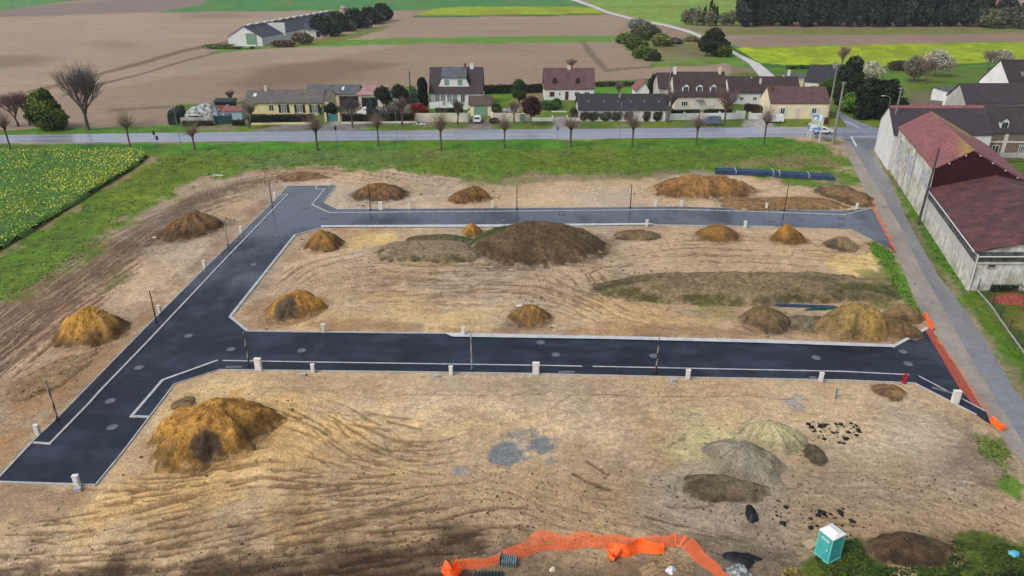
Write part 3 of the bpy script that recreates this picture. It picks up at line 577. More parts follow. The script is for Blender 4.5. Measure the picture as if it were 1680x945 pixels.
def strip(name, pts, w, z0, z1, m, closed=False, px=True, kind='structure', taper=None, shift=0):
    """raised strip of even width following a line on the ground"""
    P = np.array([G(*p)[:2] for p in pts]) if px else np.array(pts, float); n = len(P); V = []; F = []
    for i in range(n):
        a = P[max(i-1, 0)]; b = P[min(i+1, n-1)]
        t1 = P[i] - a if i else b - P[i]; t2 = b - P[i] if i < n-1 else t1
        t1 = t1 / (np.linalg.norm(t1) + 1e-9); t2 = t2 / (np.linalg.norm(t2) + 1e-9); t = t1 + t2; t /= np.linalg.norm(t) + 1e-9
        k = min(1 / max(abs(t @ t1), .45), 2); nn = np.array([-t[1], t[0]]) * k; ww = (w if taper is None else taper[i]) / 2
        for sgn in (-1, 1):
            q = P[i] + nn * (sgn * ww + shift); V += [(q[0], q[1], z0), (q[0], q[1], z1)]
    for i in range(n - 1):
        a = 4*i; b = 4*(i+1)
        F += [(a+1, b+1, b+3, a+3), (a, a+1, a+3, a+2)[::-1] if i == 0 else (a, a+1, b+1, b), (a+2, b+2, b+3, a+3)]
        F += [(a, b, b+1, a+1)] if i == 0 else []
    e = 4*(n-1); F.append((e, e+2, e+3, e+1)); V2 = np.array(V)
    o = mk(name, V, F, m)
    import bmesh
    bm = bmesh.new(); bm.from_mesh(o.data); bmesh.ops.recalc_face_normals(bm, faces=bm.faces); bm.to_mesh(o.data); bm.free()
    return tag(o, kind=kind)
for ln, w in [([(55,727),(82,729),(146,663),(165,641.5),(243.5,560),(375,420),(472,320),(459,319.5)], .2),
              ([(520,305.2),(518,310.5),(533,310.5),(512,336),(541,349.5),(960,346),(1111,344.2),(1226,347.2),(1386.6,353),(1431,342)], .2),
              ([(244.6,685),(216,684),(267,624.6),(357.7,592)], .28), ([(366,592.8),(700,598),(880,600.5),(955,602)], .17), ([(972,602.3),(1130,605.5),(1380,610.5),(1491.5,616)], .17), ([(1507,618),(1617,676)], .15),
              ([(484,386),(378,520),(407,544)], .34), ([(407,544),(730,547.5)], .2), ([(530,373.5),(484,386)], .2), ([(1074,369.5),(1271,372.3)], .15), ([(-8,791),(52,727)], .2)]:
    strip('kerb', ln, w, -.1, .11, m_kerb)
for ln, w in [([(52,727),(93,688),(257,520),(340,437),(448,332),(473,305)], .10), ([(473,305),(520,305.1)], .16), ([(551,305),(530,333)], .1), ([(553,344),(848,342),(1034,340.6),(1111,339.5),(1226,343.4),(1381,346.5)], .08), ([(520,305),(551,305)], .12),
              ([(157,796.5),(200,744.5),(286,631)], .12), ([(286,631),(360,607),(542,609),(700,611),(879,613.5),(1130,619.5),(1380,624),(1500.5,629),(1602,681)], .08), ([(-8,791),(157,796.5)], .14)]:
    strip('edging', ln, w, -.1, .10, m_kerb)
sheet('concrete_gutter', E([(527,373.6),(527,370.6),(800,369.2),(1066,366.8),(1078,369.5),(800,373.4)]), .112, m_conc)
sheet('concrete_gutter', E([(728,547),(742,553.6),(1000,557.5),(1250,563.8),(1463,571),(1469,566.4),(1250,558.2),(1000,552.6)]), .112, m_conc)
strip('kerb', [(1464,570),(1521,539)], .34, -.1, .115, m_conc)
sheet('lane', LANE, .03, m_lane); sheet('road_shoulder', SHOULDER, .036, m_shld)
sheet('main_road', MAIN, .022, m_main); sheet('side_street', SIDE, .026, m_main)
sheet('gravel_path', GPATH, .05, mat('pale_gravel', S(196,194,190), S(212,210,206), .5, .8))
def line_dash(pts, w, dash=None, z=.034):
    P = np.array([G(*p)[:2] for p in pts])
    if dash is None: return [P.tolist()]
    out = []; on, off = dash
    for i in range(len(P) - 1):
        L_ = np.linalg.norm(P[i+1] - P[i]); u = (P[i+1] - P[i]) / L_; s = 0
        while s < L_: out.append([(P[i] + u * s).tolist(), (P[i] + u * min(s + on, L_)).tolist()]); s += on + off
    return out
def paint_(name, segs, w, z=.034):
    w = w * 1.5; mb = MB()
    for q in segs:
        for a, b in zip(q[:-1], q[1:]):
            a = np.array(a); b = np.array(b); t = (b - a) / np.linalg.norm(b - a); n = np.array([-t[1], t[0]]) * w / 2
            mb.add([(*(a+n), z), (*(a-n), z), (*(b-n), z), (*(b+n), z)], [(0,1,2,3)])
    return tag(mb.build(name, m_white), kind='structure')
paint_('centre_line', line_dash([(-600,235),(0,228.4),(300,226.2)], .1) + line_dash([(300,226.2),(330,225.9)], .1, (1.5,1.2)) + line_dash([(330,225.9),(470,224.2)], .1) + line_dash([(470,224.2),(540,223.4)], .1, (1.5,1.2)) + line_dash([(540,223.4),(745,221.8)], .1)
       + line_dash([(745,221.8),(800,221.4)], .1, (1.5,1.2)) + line_dash([(800,221.4),(1215,218)], .1) + line_dash([(1215,218),(1262,217.7)], .1, (1.5,1.2)) + line_dash([(1262,217.7),(1370,216.8)], .1) + line_dash([(1372,216.8),(1700,214.5)], .1, (1.5,1.3)), .16)
paint_('edge_line', line_dash([(-600,242.5),(0,234.2),(420,231),(800,228.2),(1200,224.8),(1340,223.4)], .1) + line_dash([(1376,211.8),(1432,211.2)], .1), .11)
paint_('give_way_line', line_dash([(1396,224.2),(1450,223.6)], .3) + line_dash([(1396.5,224.5),(1405,240)], .3), .28)
paint_('give_way_line', line_dash([(1388,199),(1410,210.5)], .3), .2)
paint_('edge_line', line_dash([(-600,233.5),(0,223)], .1) + line_dash([(0,223),(420,217.2)], .1), .1)
m_brick = mat('red_block_paving', S(158,74,58), S(176,88,70), 3, .75, .15)
sheet('paving', E([(1517,541),(1525.5,537.5),(1570.6,606),(1615.6,677),(1624.6,697),(1610,681),(1574,638)]), .045, m_brick)
# ================================================================ BUILDINGS
def tile_mat(name, c1, c2, moss=None, row=.34, rough=.75, dirt=.35, lichen=False):
    m, nt, N, L, B = nodes(name); uv = N.new('ShaderNodeUVMap'); uv.uv_map = 'UVMap'; u = uv.outputs[0]
    br = N.new('ShaderNodeTexBrick'); br.inputs['Scale'].default_value = 1.0; br.inputs['Brick Width'].default_value = row * .9; br.inputs['Row Height'].default_value = row; br.inputs['Mortar Size'].default_value = .035
    br.inputs['Color1'].default_value = rgb(c1); br.inputs['Color2'].default_value = rgb(c2); br.inputs['Mortar'].default_value = rgb(np.array(c1) * .45); br.inputs['Mortar Smooth'].default_value = .4; L.new(u, br.inputs['Vector'])
    a = noise_node(N, L, .45, 5, u, .65); b = noise_node(N, L, 2.6, 4, u, .7)
    col = mixc(N, L, 1.0, br.outputs['Color'], math_(N, L, 'MULTIPLY', maprange(N, L, a, .3, .7, 1 - dirt, 1 + dirt), maprange(N, L, b, .3, .7, .75, 1.25)), 'MULTIPLY')
    if moss is not None:
        f = maprange(N, L, noise_node(N, L, .8, 4, u, .7), .52, .66, 0, .7); col = mixc(N, L, f, col, moss)
    if lichen:
        sx = N.new('ShaderNodeSeparateXYZ'); L.new(u, sx.inputs[0]); nz = noise_node(N, L, 1.4, 4, u, .75, mapping=(.5, 1.6, 1))
        f = math_(N, L, 'ADD', math_(N, L, 'SUBTRACT', maprange(N, L, sx.outputs[0], 6, 27, -1.0, 1.0), maprange(N, L, sx.outputs[1], 1.2, 5.6, 2.0, 0)), math_(N, L, 'MULTIPLY', nz, 1.2))
        col = mixc(N, L, maprange(N, L, f, .3, 1.1, 0, .95), col, mixc(N, L, maprange(N, L, nz, .4, .6, 0, 1), S(176,156,50), S(140,104,76)))
    L.new(col, B.inputs['Base Color']); B.inputs['Roughness'].default_value = rough
    bump(N, L, B, br.outputs['Fac'], .4, .03); return m
def render_mat(name, c1, c2, streaks=.3, scale=.5):
    m, nt, N, L, B = nodes(name); tc = N.new('ShaderNodeTexCoord').outputs['Object']
    a = noise_node(N, L, scale, 5, tc, .6); b = noise_node(N, L, 1.6, 4, tc, .7, mapping=(1.6, 1.6, .22)); c = noise_node(N, L, 6, 3, tc)
    col = mixc(N, L, maprange(N, L, a, .38, .62, 0, 1), c1, c2)
    col = mixc(N, L, maprange(N, L, b, .5, .72, 0, streaks), col, np.array(c2) * .45)
    col = mixc(N, L, 1.0, col, maprange(N, L, c, .3, .7, .93, 1.07), 'MULTIPLY')
    L.new(col, B.inputs['Base Color']); B.inputs['Roughness'].default_value = .85; bump(N, L, B, c, .2, .02); return m
R_PURPLE = tile_mat('brown_purple_tiles', S(112,80,80), S(92,64,66)); R_DARK = tile_mat('dark_slate_tiles', S(52,52,62), S(40,42,52), dirt=.25)
R_BROWN = tile_mat('dark_brown_tiles', S(70,54,54), S(54,42,44), S(96,62,58)); R_CHOC = tile_mat('chocolate_tiles', S(66,54,60), S(56,46,52), dirt=.2)
R_GREY = tile_mat('weathered_grey_tiles', S(112,106,104), S(96,90,90), S(124,116,88)); R_SLATE = tile_mat('blue_grey_sheet_roof', S(96,102,112), S(80,86,96), row=.9)
R_RED = tile_mat('faded_red_tiles', S(160,96,98), S(140,84,86), row=.5, dirt=.3); R_LICH = tile_mat('lichened_faded_red_tiles', S(158,98,100), S(138,86,88), row=.5, dirt=.3, lichen=True); R_REDOLD = tile_mat('lichened_red_tiles', S(160,86,82), S(96,72,66), S(86,74,66), row=.5)
R_MAROON = tile_mat('maroon_fibre_sheet', S(108,64,62), S(80,50,52), S(70,56,54), row=1.2, dirt=.5); R_PINK = tile_mat('pink_sheet_roof', S(190,150,150), S(160,116,112), row=1)
R_FARM = tile_mat('dark_farm_roof', S(74,80,90), S(66,72,82), row=2, dirt=.12); R_THATCH = tile_mat('brown_small_tiles', S(96,84,74), S(82,70,64))
R_STONE = tile_mat('dark_mossy_tiles', S(72,62,66), S(58,50,56), dirt=.3)
W_WHITE = render_mat('white_render', S(248,248,246), S(232,234,232), .12); W_CREAM = render_mat('cream_render', S(250,240,206), S(242,228,190), .12); W_YEL = render_mat('pale_yellow_render', S(246,236,178), S(236,222,160), .12)
W_OFF = render_mat('off_white_render', S(236,228,214), S(220,212,196), .25); W_GREY = render_mat('grey_stained_render', S(206,206,200), S(178,178,170), .6); W_OLD = render_mat('old_stained_white_wall', S(240,240,234), S(186,182,164), .6, .6)
W_RED = mat('dark_red_boards', S(66,22,30), S(56,18,26), 1.5, .7); W_DARK = render_mat('black_streaked_sheet', S(112,114,116), S(64,66,70), .9, .9); W_STONE = mat('rubble_stone', S(150,134,122), S(112,98,90), 3.5, .9, .3)
W_BAND = render_mat('pale_band', S(214,214,208), S(198,198,190), .3)
m_glass = mat('dark_window_glass', S(40,46,54), S(62,72,84), 1.5, .12, spec=.6); m_curt = mat('curtained_glass', S(150,160,160), S(90,100,104), 3, .25, spec=.5)
m_frame = mat('white_window_frame', S(226,228,228), None, 3, .5); m_green = mat('pale_green_paint', S(140,176,150), S(120,158,134), 2, .6); m_teal = mat('teal_gate_paint', S(70,140,140), S(60,124,126), 2, .6)
m_blackp = mat('black_paint_and_opening_shade', S(34,42,42), S(28,34,34), 2, .6); m_redp = mat('red_brown_paint', S(104,44,36), S(92,38,32), 2, .6); m_chim = mat('chimney_render', S(176,164,154), S(150,138,128), 3, .85, .2); m_brickc = mat('chimney_brick', S(128,84,74), S(104,70,64), 5, .9, .2)
m_gut = mat('white_gutter_pipe', S(214,216,216), None, 3, .5); m_dkg = mat('dark_green_boards', S(44,64,60), S(34,50,48), 2, .7)
m_lich = mat('yellow_lichen_tiles', S(168,150,60), S(150,110,80), 1.2, .8, .2)
def v3(p, z): return np.array([p[0], p[1], z], float)
class House:
    def __init__(s, name, label, cat, FL, FR, dvec, eave, ridge, wallm, roofm, axis='x', over=.35, group=None, t=.5, eave_b=None, th=.16, wall_name='wall'):
        s.FL = np.array(FL, float); s.FR = np.array(FR, float); s.D = np.array(dvec, float); s.BL = s.FL + s.D; s.BR = s.FR + s.D
        s.root = empty(name, (*((s.FL + s.FR) / 2), 0), label, cat, group); s.eave = eave; s.ridge = ridge; eb = eave if eave_b is None else eave_b; s.t = t; s.axis = axis
        s.u = (s.FR - s.FL) / np.linalg.norm(s.FR - s.FL); s.W = np.linalg.norm(s.FR - s.FL)
        FL, FR, BL, BR = s.FL, s.FR, s.BL, s.BR; zb = -.3
        if axis == 'x':
            RL, RR = FL + s.D * t, FR + s.D * t
            V = [v3(FL,zb), v3(FR,zb), v3(BR,zb), v3(BL,zb), v3(FL,eave), v3(FR,eave), v3(BR,eb), v3(BL,eb), v3(RL,ridge), v3(RR,ridge)]
            F = [(0,1,5,4), (2,3,7,6), (3,0,4,8,7), (1,2,6,9,5), (0,3,2,1)]
            A = [(v3(FL,eave), v3(FR,eave), v3(RR,ridge), v3(RL,ridge)), (v3(BR,eb), v3(BL,eb), v3(RL,ridge), v3(RR,ridge))]
        else:
            RF, RB = FL + (FR - FL) * t, BL + (BR - BL) * t
            V = [v3(FL,zb), v3(FR,zb), v3(BR,zb), v3(BL,zb), v3(FL,eave), v3(FR,eb), v3(BR,eb), v3(BL,eave), v3(RF,ridge), v3(RB,ridge)]
            F = [(0,1,5,8,4), (2,3,7,9,6), (3,0,4,7), (1,2,6,5), (0,3,2,1)]
            A = [(v3(BL,eave), v3(FL,eave), v3(RF,ridge), v3(RB,ridge)), (v3(FR,eb), v3(BR,eb), v3(RB,ridge), v3(RF,ridge))]
        s.wall = mk(wall_name, V, F, wallm, s.root)
        s.roofV = []; RV = []; RF_ = []; UV = []
        for e0, e1, r1, r0 in A:
            d = (e1 - e0) / np.linalg.norm(e1 - e0); up = r0 - e0; up = up - d * (up @ d); sl = np.linalg.norm(up); up /= sl
            q = [e0 - d*over - up*over, e1 + d*over - up*over, r1 + d*over, r0 - d*over]; b = len(RV)
            s.roofV.append((e0, d, up, sl))
            RV += [p + np.array([0,0,.02]) for p in q] + [p + np.array([0,0,th + .02]) for p in q]
            UV += [((p - e0) @ d, (p - e0) @ up) for p in q] * 2
            RF_ += [(b,b+3,b+2,b+1), (b+4,b+5,b+6,b+7), (b,b+1,b+5,b+4), (b+1,b+2,b+6,b+5), (b+2,b+3,b+7,b+6), (b+3,b,b+4,b+7)]
        s.roof = mk('roof', RV, RF_, roofm, s.root, uv=UV)
    def _box(s, name, u0, u1, z0, z1, y0, y1, m, parent=None, label=None):
        """box on the front wall: along it u0..u1, height z0..z1, from y0 behind to y1 before the face"""
        n = np.array([s.u[1], -s.u[0]]); mb = MB(); P = []
        for z in (z0, z1):
            for uu, yy in ((u0,y1),(u1,y1),(u1,y0),(u0,y0)): q = s.FL + s.u*uu + n*yy; P.append((q[0], q[1], z))
        mb.add(P, [(0,3,2,1),(4,5,6,7),(0,1,5,4),(1,2,6,5),(2,3,7,6),(3,0,4,7)])
        o = mb.build(name, m, parent or s.root, origin=None)
        return o
    def sub(s, name, u0, u1, z0, z1, y0, y1, m, parent):
        n = np.array([s.u[1], -s.u[0]]); mb = MB(); P = []
        for z in (z0, z1):
            for uu, yy in ((u0,y1),(u1,y1),(u1,y0),(u0,y0)): q = s.FL + s.u*uu + n*yy; P.append(np.array((q[0], q[1], z)) - ORI[s.root.name])
        mb.add(P, [(0,3,2,1),(4,5,6,7),(0,1,5,4),(1,2,6,5),(2,3,7,6),(3,0,4,7)])
        return mk(name, mb.v, mb.f, m, parent, local=True)
    def window(s, u, z0, w, h, nv=1, shut=None, sw=.45, glass=None, frame=None):
        n = np.array([s.u[1], -s.u[0]]); mb = MB(); t = .09
        segs = [(u-w/2, u+w/2, z0, z0+t), (u-w/2, u+w/2, z0+h-t, z0+h), (u-w/2, u-w/2+t, z0+t, z0+h-t), (u+w/2-t, u+w/2, z0+t, z0+h-t)] + [(u-w/2+w*k/(nv+1)-t/2, u-w/2+w*k/(nv+1)+t/2, z0+t, z0+h-t) for k in range(1, nv+1)] + [(u-w/2-.06, u+w/2+.06, z0-.08, z0-.002)]
        for a, b, c, d in segs:
            P = []
            for z in (c, d):
                for uu, yy in ((a,.1),(b,.1),(b,-.05),(a,-.05)): q = s.FL + s.u*uu + n*yy; P.append((q[0], q[1], z))
            mb.add(P, [(0,3,2,1),(4,5,6,7),(0,1,5,4),(1,2,6,5),(2,3,7,6),(3,0,4,7)])
        f = mb.build('window', frame or m_frame, s.root)
        s.sub('pane', u-w/2+.02, u+w/2-.02, z0+.02, z0+h-.02, -.02, .04, glass or m_glass, f)
        if shut is not None:
            for k in (-1, 1): s._box('shutter', *sorted((u + k*(w/2+.03), u + k*(w/2+.03+sw))), z0-.02, z0+h+.02, .004, .07, shut)
        return f
    def door(s, u, w, h, m, z0=0.05, step=True):
        d = s._box('door', u-w/2, u+w/2, z0, z0+h, -.03, .06, m)
        s.sub('handle', u+w*.32, u+w*.42, z0+h*.45, z0+h*.5, .062, .12, m_gut, d)
        if step: s._box('doorstep', u-w*.7, u+w*.7, -.1, z0-.003, .003, .5, m_chim)
        return d
    def onroof(s, u, v, slope=0):
        e0, d, up, sl = s.roofV[slope]; return e0 + d*u + up*(v*sl) + np.array([0,0,.18])
    def skylight(s, u, v, w=.8, h=1.1, slope=0, glass=None):
        e0, d, up, sl = s.roofV[slope]; c = s.onroof(u, v, slope); nrm = np.cross(d, up); mb = MB(); mb.box(c + nrm*.03, (w, h, .12), ax=(d, up, nrm)); f = mb.build('skylight', m_chim, s.root)
        mb = MB(); mb.box(c + nrm*.1 - ORI[s.root.name], (w-.16, h-.16, .03), ax=(d, up, nrm)); mk('pane', mb.v, mb.f, glass or m_frame, f, local=True)
    def chimney(s, u, v, w=.7, d=.6, h=1.0, m=None, slope=0):
        c = s.onroof(u, v, slope) - ORI[s.root.name]; mb = MB(); mb.box(c + (0,0,h/2-.5), (w, d, h+1)); mb.box(c + (0,0,h+.04), (w+.12, d+.12, .1)); mb.tube([c + (0,0,h+.09), c + (0,0,h+.35)], .12)
        mk('chimney', mb.v, mb.f, m or m_chim, s.roof, local=True)
    def dormer(s, u, v, w=1.5, h=1.4, wm=None, rm=None, glass=None):
        e0, d, up, sl = s.roofV[0]; b = s.onroof(u, v) - np.array([0,0,.3]); dd = np.array([d[0], d[1]]); bk = np.array([-dd[1], dd[0]]); slope = up[2] / math.hypot(up[0], up[1]); L_ = (h + .75) / slope + .4
        P = lambda a, y, z: np.array([b[0] + dd[0]*a + bk[0]*y, b[1] + dd[1]*a + bk[1]*y, b[2] + z]); rt = .7
        V = [P(-w/2,0,0), P(w/2,0,0), P(w/2,0,h), P(0,0,h+rt), P(-w/2,0,h), P(-w/2,L_,0), P(w/2,L_,0), P(w/2,L_,h), P(0,L_,h+rt), P(-w/2,L_,h)]
        dm = mk('dormer', V, [(0,1,2,3,4), (1,6,7,2), (5,0,4,9), (6,5,9,8,7)], wm or W_WHITE, s.root)
        o = ORI[s.root.name]; rv = []; q = [P(-w/2-.15,-.15,h-.1), P(0,-.15,h+rt+.02), P(w/2+.15,-.15,h-.1), P(-w/2-.15,L_,h-.1), P(0,L_,h+rt+.02), P(w/2+.15,L_,h-.1)]
        for z in (.01, .12): rv += [p + np.array([0,0,z]) - o for p in q]
        F = [(0,3,4,1),(1,4,5,2),(6,7,10,9),(7,8,11,10),(0,1,7,6),(1,2,8,7),(3,9,10,4),(4,10,11,5),(0,6,9,3),(2,5,11,8)]
        mk('dormer_roof', rv, F, rm or s.roof.data.materials[0], dm, local=True, uv=[(p[0], p[1]) for p in rv])
        mb = MB(); c = P(0,-.03,h*.5+.1) - o; 
        for k in (-1, 1): mb.box(c + np.array([dd[0], dd[1], 0]) * k * w*.19, (w*.33, .06, h*.68), ax=((dd[0],dd[1],0),(bk[0],bk[1],0),(0,0,1)))
        mk('pane', mb.v, mb.f, glass or m_glass, dm, local=True)
def XY(px, py, z=0): return G(px, py, z)[:2]
def row(x0, x1, y):
    a = XY(x0, y); b = XY(x1, y); b[1] = a[1]; return a, b
# yellow bungalow
a, b = row(425, 529, 189); H = House('bungalow', 'long pale yellow bungalow with grey tiled roof and black shutters behind a dark hedge', 'house', a, b, (0, 9), 3.0, 5.2, W_YEL, R_GREY)
for u, w in ((3.2, .9), ): H.window(u, 1.0, 1.2, 1.5, 1, None)
for u in (6.2, 10.0, 13.6): H.window(u, .6, 1.3, 1.9, 1, m_blackp, .6, m_curt)
H.chimney(1.2, .9, .6, .6, .9, W_OFF); H.door(14.9, .7, 2.0, m_blackp, step=False)
a, b = row(404, 424.3, 187); H = House('annexe', 'low grey roofed annexe with a skylight on the left end of the yellow bungalow', 'outbuilding', a, b, (0, 9), 2.5, 4.7, W_YEL, R_GREY); H.skylight(1.9, .6, .9, 1.3); H.window(1.6, .9, .9, 1, 1)
a, b = row(529.6, 541, 188); H = House('porch_wing', 'pale yellow arched wing closing the right end of the bungalow', 'outbuilding', a, b, (0, 8), 3.2, 5.0, W_YEL, R_GREY, over=.1); H.door(.85, .9, 2.1, m_blackp)
a, b = row(505, 588, 174); H = House('shed', 'open fronted shed with blue grey sheet roof behind the yellow bungalow', 'shed', a, b, (0, 7), 3.1, 4.6, W_CREAM, R_SLATE); H._box('opening_panel', 8.2, 14, -.1, 2.5, -.03, .05, m_blackp); H.skylight(9, .5, .7, 1.6)  # black panel stands in for the shaded inside of the open front
a, b = row(589, 631, 175); H = House('lean_to', 'lean-to with a patchy pink sheet roof beyond the garden trees', 'shed', a, b, (0, 6), 3.0, 4.2, W_OFF, R_PINK, t=.98); H._box('opening_panel', .8, 4.8, -.1, 2.3, -.03, .05, m_blackp)  # dark gap is a black panel coloured like the shaded inside
a, b = row(633, 662, 172); H = House('garden_shed', 'small garden shed with grey green roof behind dark shrubs', 'shed', a, b, (0, 4), 2.3, 3.3, W_GREY, R_SLATE); H.door(1.5, .8, 1.9, m_dkg)
# chalet
a, b = row(708, 790, 175); H = House('chalet_house', 'white house with steep dark chocolate roof and a wide white flared dormer', 'house', a, b, (0, 9), 3.6, 8.9, W_WHITE, R_CHOC, over=.5)
for u in (1.6, 3.0, 4.6, 6.0): H.window(u, 1.2, 1.2, 1.9, 1, None, glass=m_curt)
H.window(8.0, 1.2, 1.1, 1.9, 1); H.window(10.2, 1.0, 1.0, 1.9, 0, None, glass=m_curt)
P0 = lambda u, y, z: np.array([H.FL[0] + u, H.FL[1] + y, z]); zz = [4.75, 7.0]
V = [P0(1.9,.9,zz[0]), P0(9.7,.9,zz[0]), P0(8.7,.9,zz[1]), P0(2.9,.9,zz[1]), P0(1.9,3.2,zz[0]), P0(9.7,3.2,zz[0]), P0(8.7,4.3,zz[1]), P0(2.9,4.3,zz[1])]
D = mk('dormer', V, [(0,1,2,3),(1,5,6,2),(4,0,3,7),(3,2,6,7),(5,4,7,6)], W_WHITE, H.root)
mb = MB(); o = ORI[H.root.name]
mk('dormer_roof', [p - o for p in (P0(2.5,.6,7.0), P0(9.1,.6,7.0), P0(8.9,4.6,8.95), P0(2.7,4.6,8.95), P0(2.5,.6,7.15), P0(9.1,.6,7.15), P0(8.9,4.6,9.1), P0(2.7,4.6,9.1))], [(0,3,2,1),(4,5,6,7),(0,1,5,4),(1,2,6,5),(2,3,7,6),(3,0,4,7)], R_SLATE, D, local=True, uv=[(0,0),(7,0),(7,4),(0,4)]*2)
for u in (4.0, 7.3): mb.box(P0(u, .88, 5.85) - o, (1.2, .05, 1.4))
mk('pane', mb.v, mb.f, m_green, D, local=True)
H.chimney(10.2, .98, .9, .6, .8, W_WHITE); H.chimney(8.5, 1.0, .5, .5, .7, m_brickc)
mb = MB()
for u0, u1, h in ((-.3, 3.0, 1.5), (9.6, 13.2, 1.2)): mb.box(P0((u0+u1)/2, -2.2, h/2), (u1-u0, .25, h))
mb.box(P0(2.9, -1.1, .6), (.25, 2.4, 1.2)); mb.box(P0(6.2, -3.3, .5), (6.6, .25, 1.0)); mb.build('terrace_wall', W_WHITE, H.root)
mb = MB()
for k in range(9): mb.box(P0(12.6, 5.2 - k*.55, 2.7 - k*.3), (1.3, .55, .3 + .01*k))
mb.build('outside_stairs', W_WHITE, H.root); H._box('outside_stairs_wall', 12.0, 13.2, -.1, .9, -5, .0, W_WHITE) if False else None
# red house
a, b = row(893, 974, 164); H = House('rendered_house', 'white house with brown purple roof, two small roof windows and a red door', 'house', a, b, (0, 8.5), 2.9, 7.4, W_WHITE, R_PURPLE, over=.3)
H.window(2.0, 1.0, 1.2, 1.1, 0, None, glass=m_redp, frame=m_redp); H.window(4.0, 1.2, .5, .8, 0); H.door(5.9, .9, 2.1, m_redp); H.window(8.6, 1.0, 1.4, 1.1, 1); H.window(11.2, 1.0, 1.4, 1.1, 1)
for u in (2.6, 8.7): H.dormer(u, .22, 1.0, 1.15, m_redp, R_PURPLE)
H.chimney(6.6, .98, .8, .6, .5, W_OFF)
# long barn along the road
a, b = row(950, 1091, 199); H = House('long_barn', 'long low barn with dark slate roof and climbing shrubs on its white roadside wall', 'barn', a, b, (0, 8.5), 2.7, 5.4, W_WHITE, R_DARK, over=.4)
H.door(15.6, 1.1, 2.2, m_blackp, step=False)
H.chimney(9.6, .75, .5, .45, .7, m_chim)
for u in (2.2, 5.9, 9.0, 12, 15.2, 18.6): H.skylight(u, .47, .28, .28)
# big house with three dormers
a, b = row(1106, 1188, 180); H = House('dormer_house', 'large cream house with dark brown roof and three white dormers', 'house', a, b, (0, 9.5), 3.3, 8.3, W_OFF, R_BROWN, over=.35)
for u in (2.6, 6.0, 9.4): H.dormer(u, .18, 1.55, 1.45)
H.window(2.4, .9, 1.6, 1.2, 2); H.door(6.0, 1.0, 2.2, m_frame); H.window(9.1, 1.1, 1.7, 1.1, 0, None, glass=m_frame); H.chimney(.3, .97, .7, .8, 1.0, W_WHITE); H.chimney(11.5, .97, .6, .8, 1.0, W_OFF)
H._box('door_canopy', 5.0, 7.0, 2.5, 2.62, .003, .9, m_chim)
a, b = row(1080, 1104, 172); H = House('barn', 'dark roofed barn tucked behind the left gable of the dormer house', 'barn', a, b, (0, 9), 4.2, 7.2, W_GREY, R_BROWN); H.door(1.6, 1.6, 2.4, m_blackp, step=False)
a, b = row(1042, 1064, 163); H = House('garden_shed', 'small shed with a bright red roof and white wall behind the long barn', 'shed', a, b, (0, 6), 2.3, 4.5, W_WHITE, R_RED, axis='y', t=.62); H.door(1.2, .9, 1.8, m_frame)
a, b = row(1196, 1309, 171); H = House('farmhouse', 'long rear building with dark purple brown roof and a small white wall', 'house', a, b, (0, 8), 3.0, 6.2, W_WHITE, R_BROWN)
H.window(6.4, 1.0, 1.0, .9, 1); H.window(3, 1, 1, .9, 1); H.chimney(8.0, .55, .4, .5, .9, W_OFF); H.skylight(6, .9, .3, .5)
a, b = row(1261, 1357, 195); H = House('roadside_cottage', 'cream cottage with purple brown roof and white shutters beside the junction', 'house', a, b, (0, 8), 3.5, 6.6, W_CREAM, R_PURPLE, over=.12)
H.window(3.0, 1.2, 1.1, 1.4, 1, m_frame, .6); H.window(10.4, 1.2, 1.1, 1.4, 1, m_frame, .6); H.door(6.6, 1.0, 2.5, mat('pale_door', S(226,214,208), None, 2, .6)); H.chimney(.6, .75, .6, .6, 1.1, m_brickc)
A0 = XY(1318, 152); H = House('modern_bungalow', 'pale bungalow with black pyramid roof and chimney beyond the rear farmhouse', 'house', A0, A0 + (7.5, -4), (5, 8), 3.2, 6.8, W_OFF, R_DARK, t=.5); H.window(2.4, .8, 1.6, 1.4, 2, None, glass=m_curt); H.window(5.6, .8, 1.2, 1.4, 1); H.chimney(6.4, .9, .6, .6, 1.2)
a, b = row(1291, 1318, 142); H = House('outbuilding', 'flat roofed pale outbuilding with a white chimney left of the black roofed bungalow', 'outbuilding', a, b, (0, 5), 2.6, 2.9, W_OFF, R_SLATE, t=.9); H.chimney(.5, .3, .6, .6, 1.3, W_WHITE); H.window(2.2, 1, 1, 1, 1)
a, b = row(1386, 1420, 166); H = House('old_barn', 'weathered barn half hidden by dark evergreens across the junction', 'barn', a + (2, 6), b + (2, 6), (0, 7), 3.4, 6.0, W_STONE, R_GREY); H.door(2, 1.4, 2.2, m_dkg, step=False)
# gateway porch of the chalet
a, b = row(771, 806, 190); H = House('gatehouse', 'little roofed gateway with a pale green garage door behind the white car', 'gateway', a, b, (0, 3.2), 2.7, 4.3, W_CREAM, R_THATCH, over=.35); H._box('garage_door', .95, 4.2, 0, 2.35, -.05, .06, m_green)
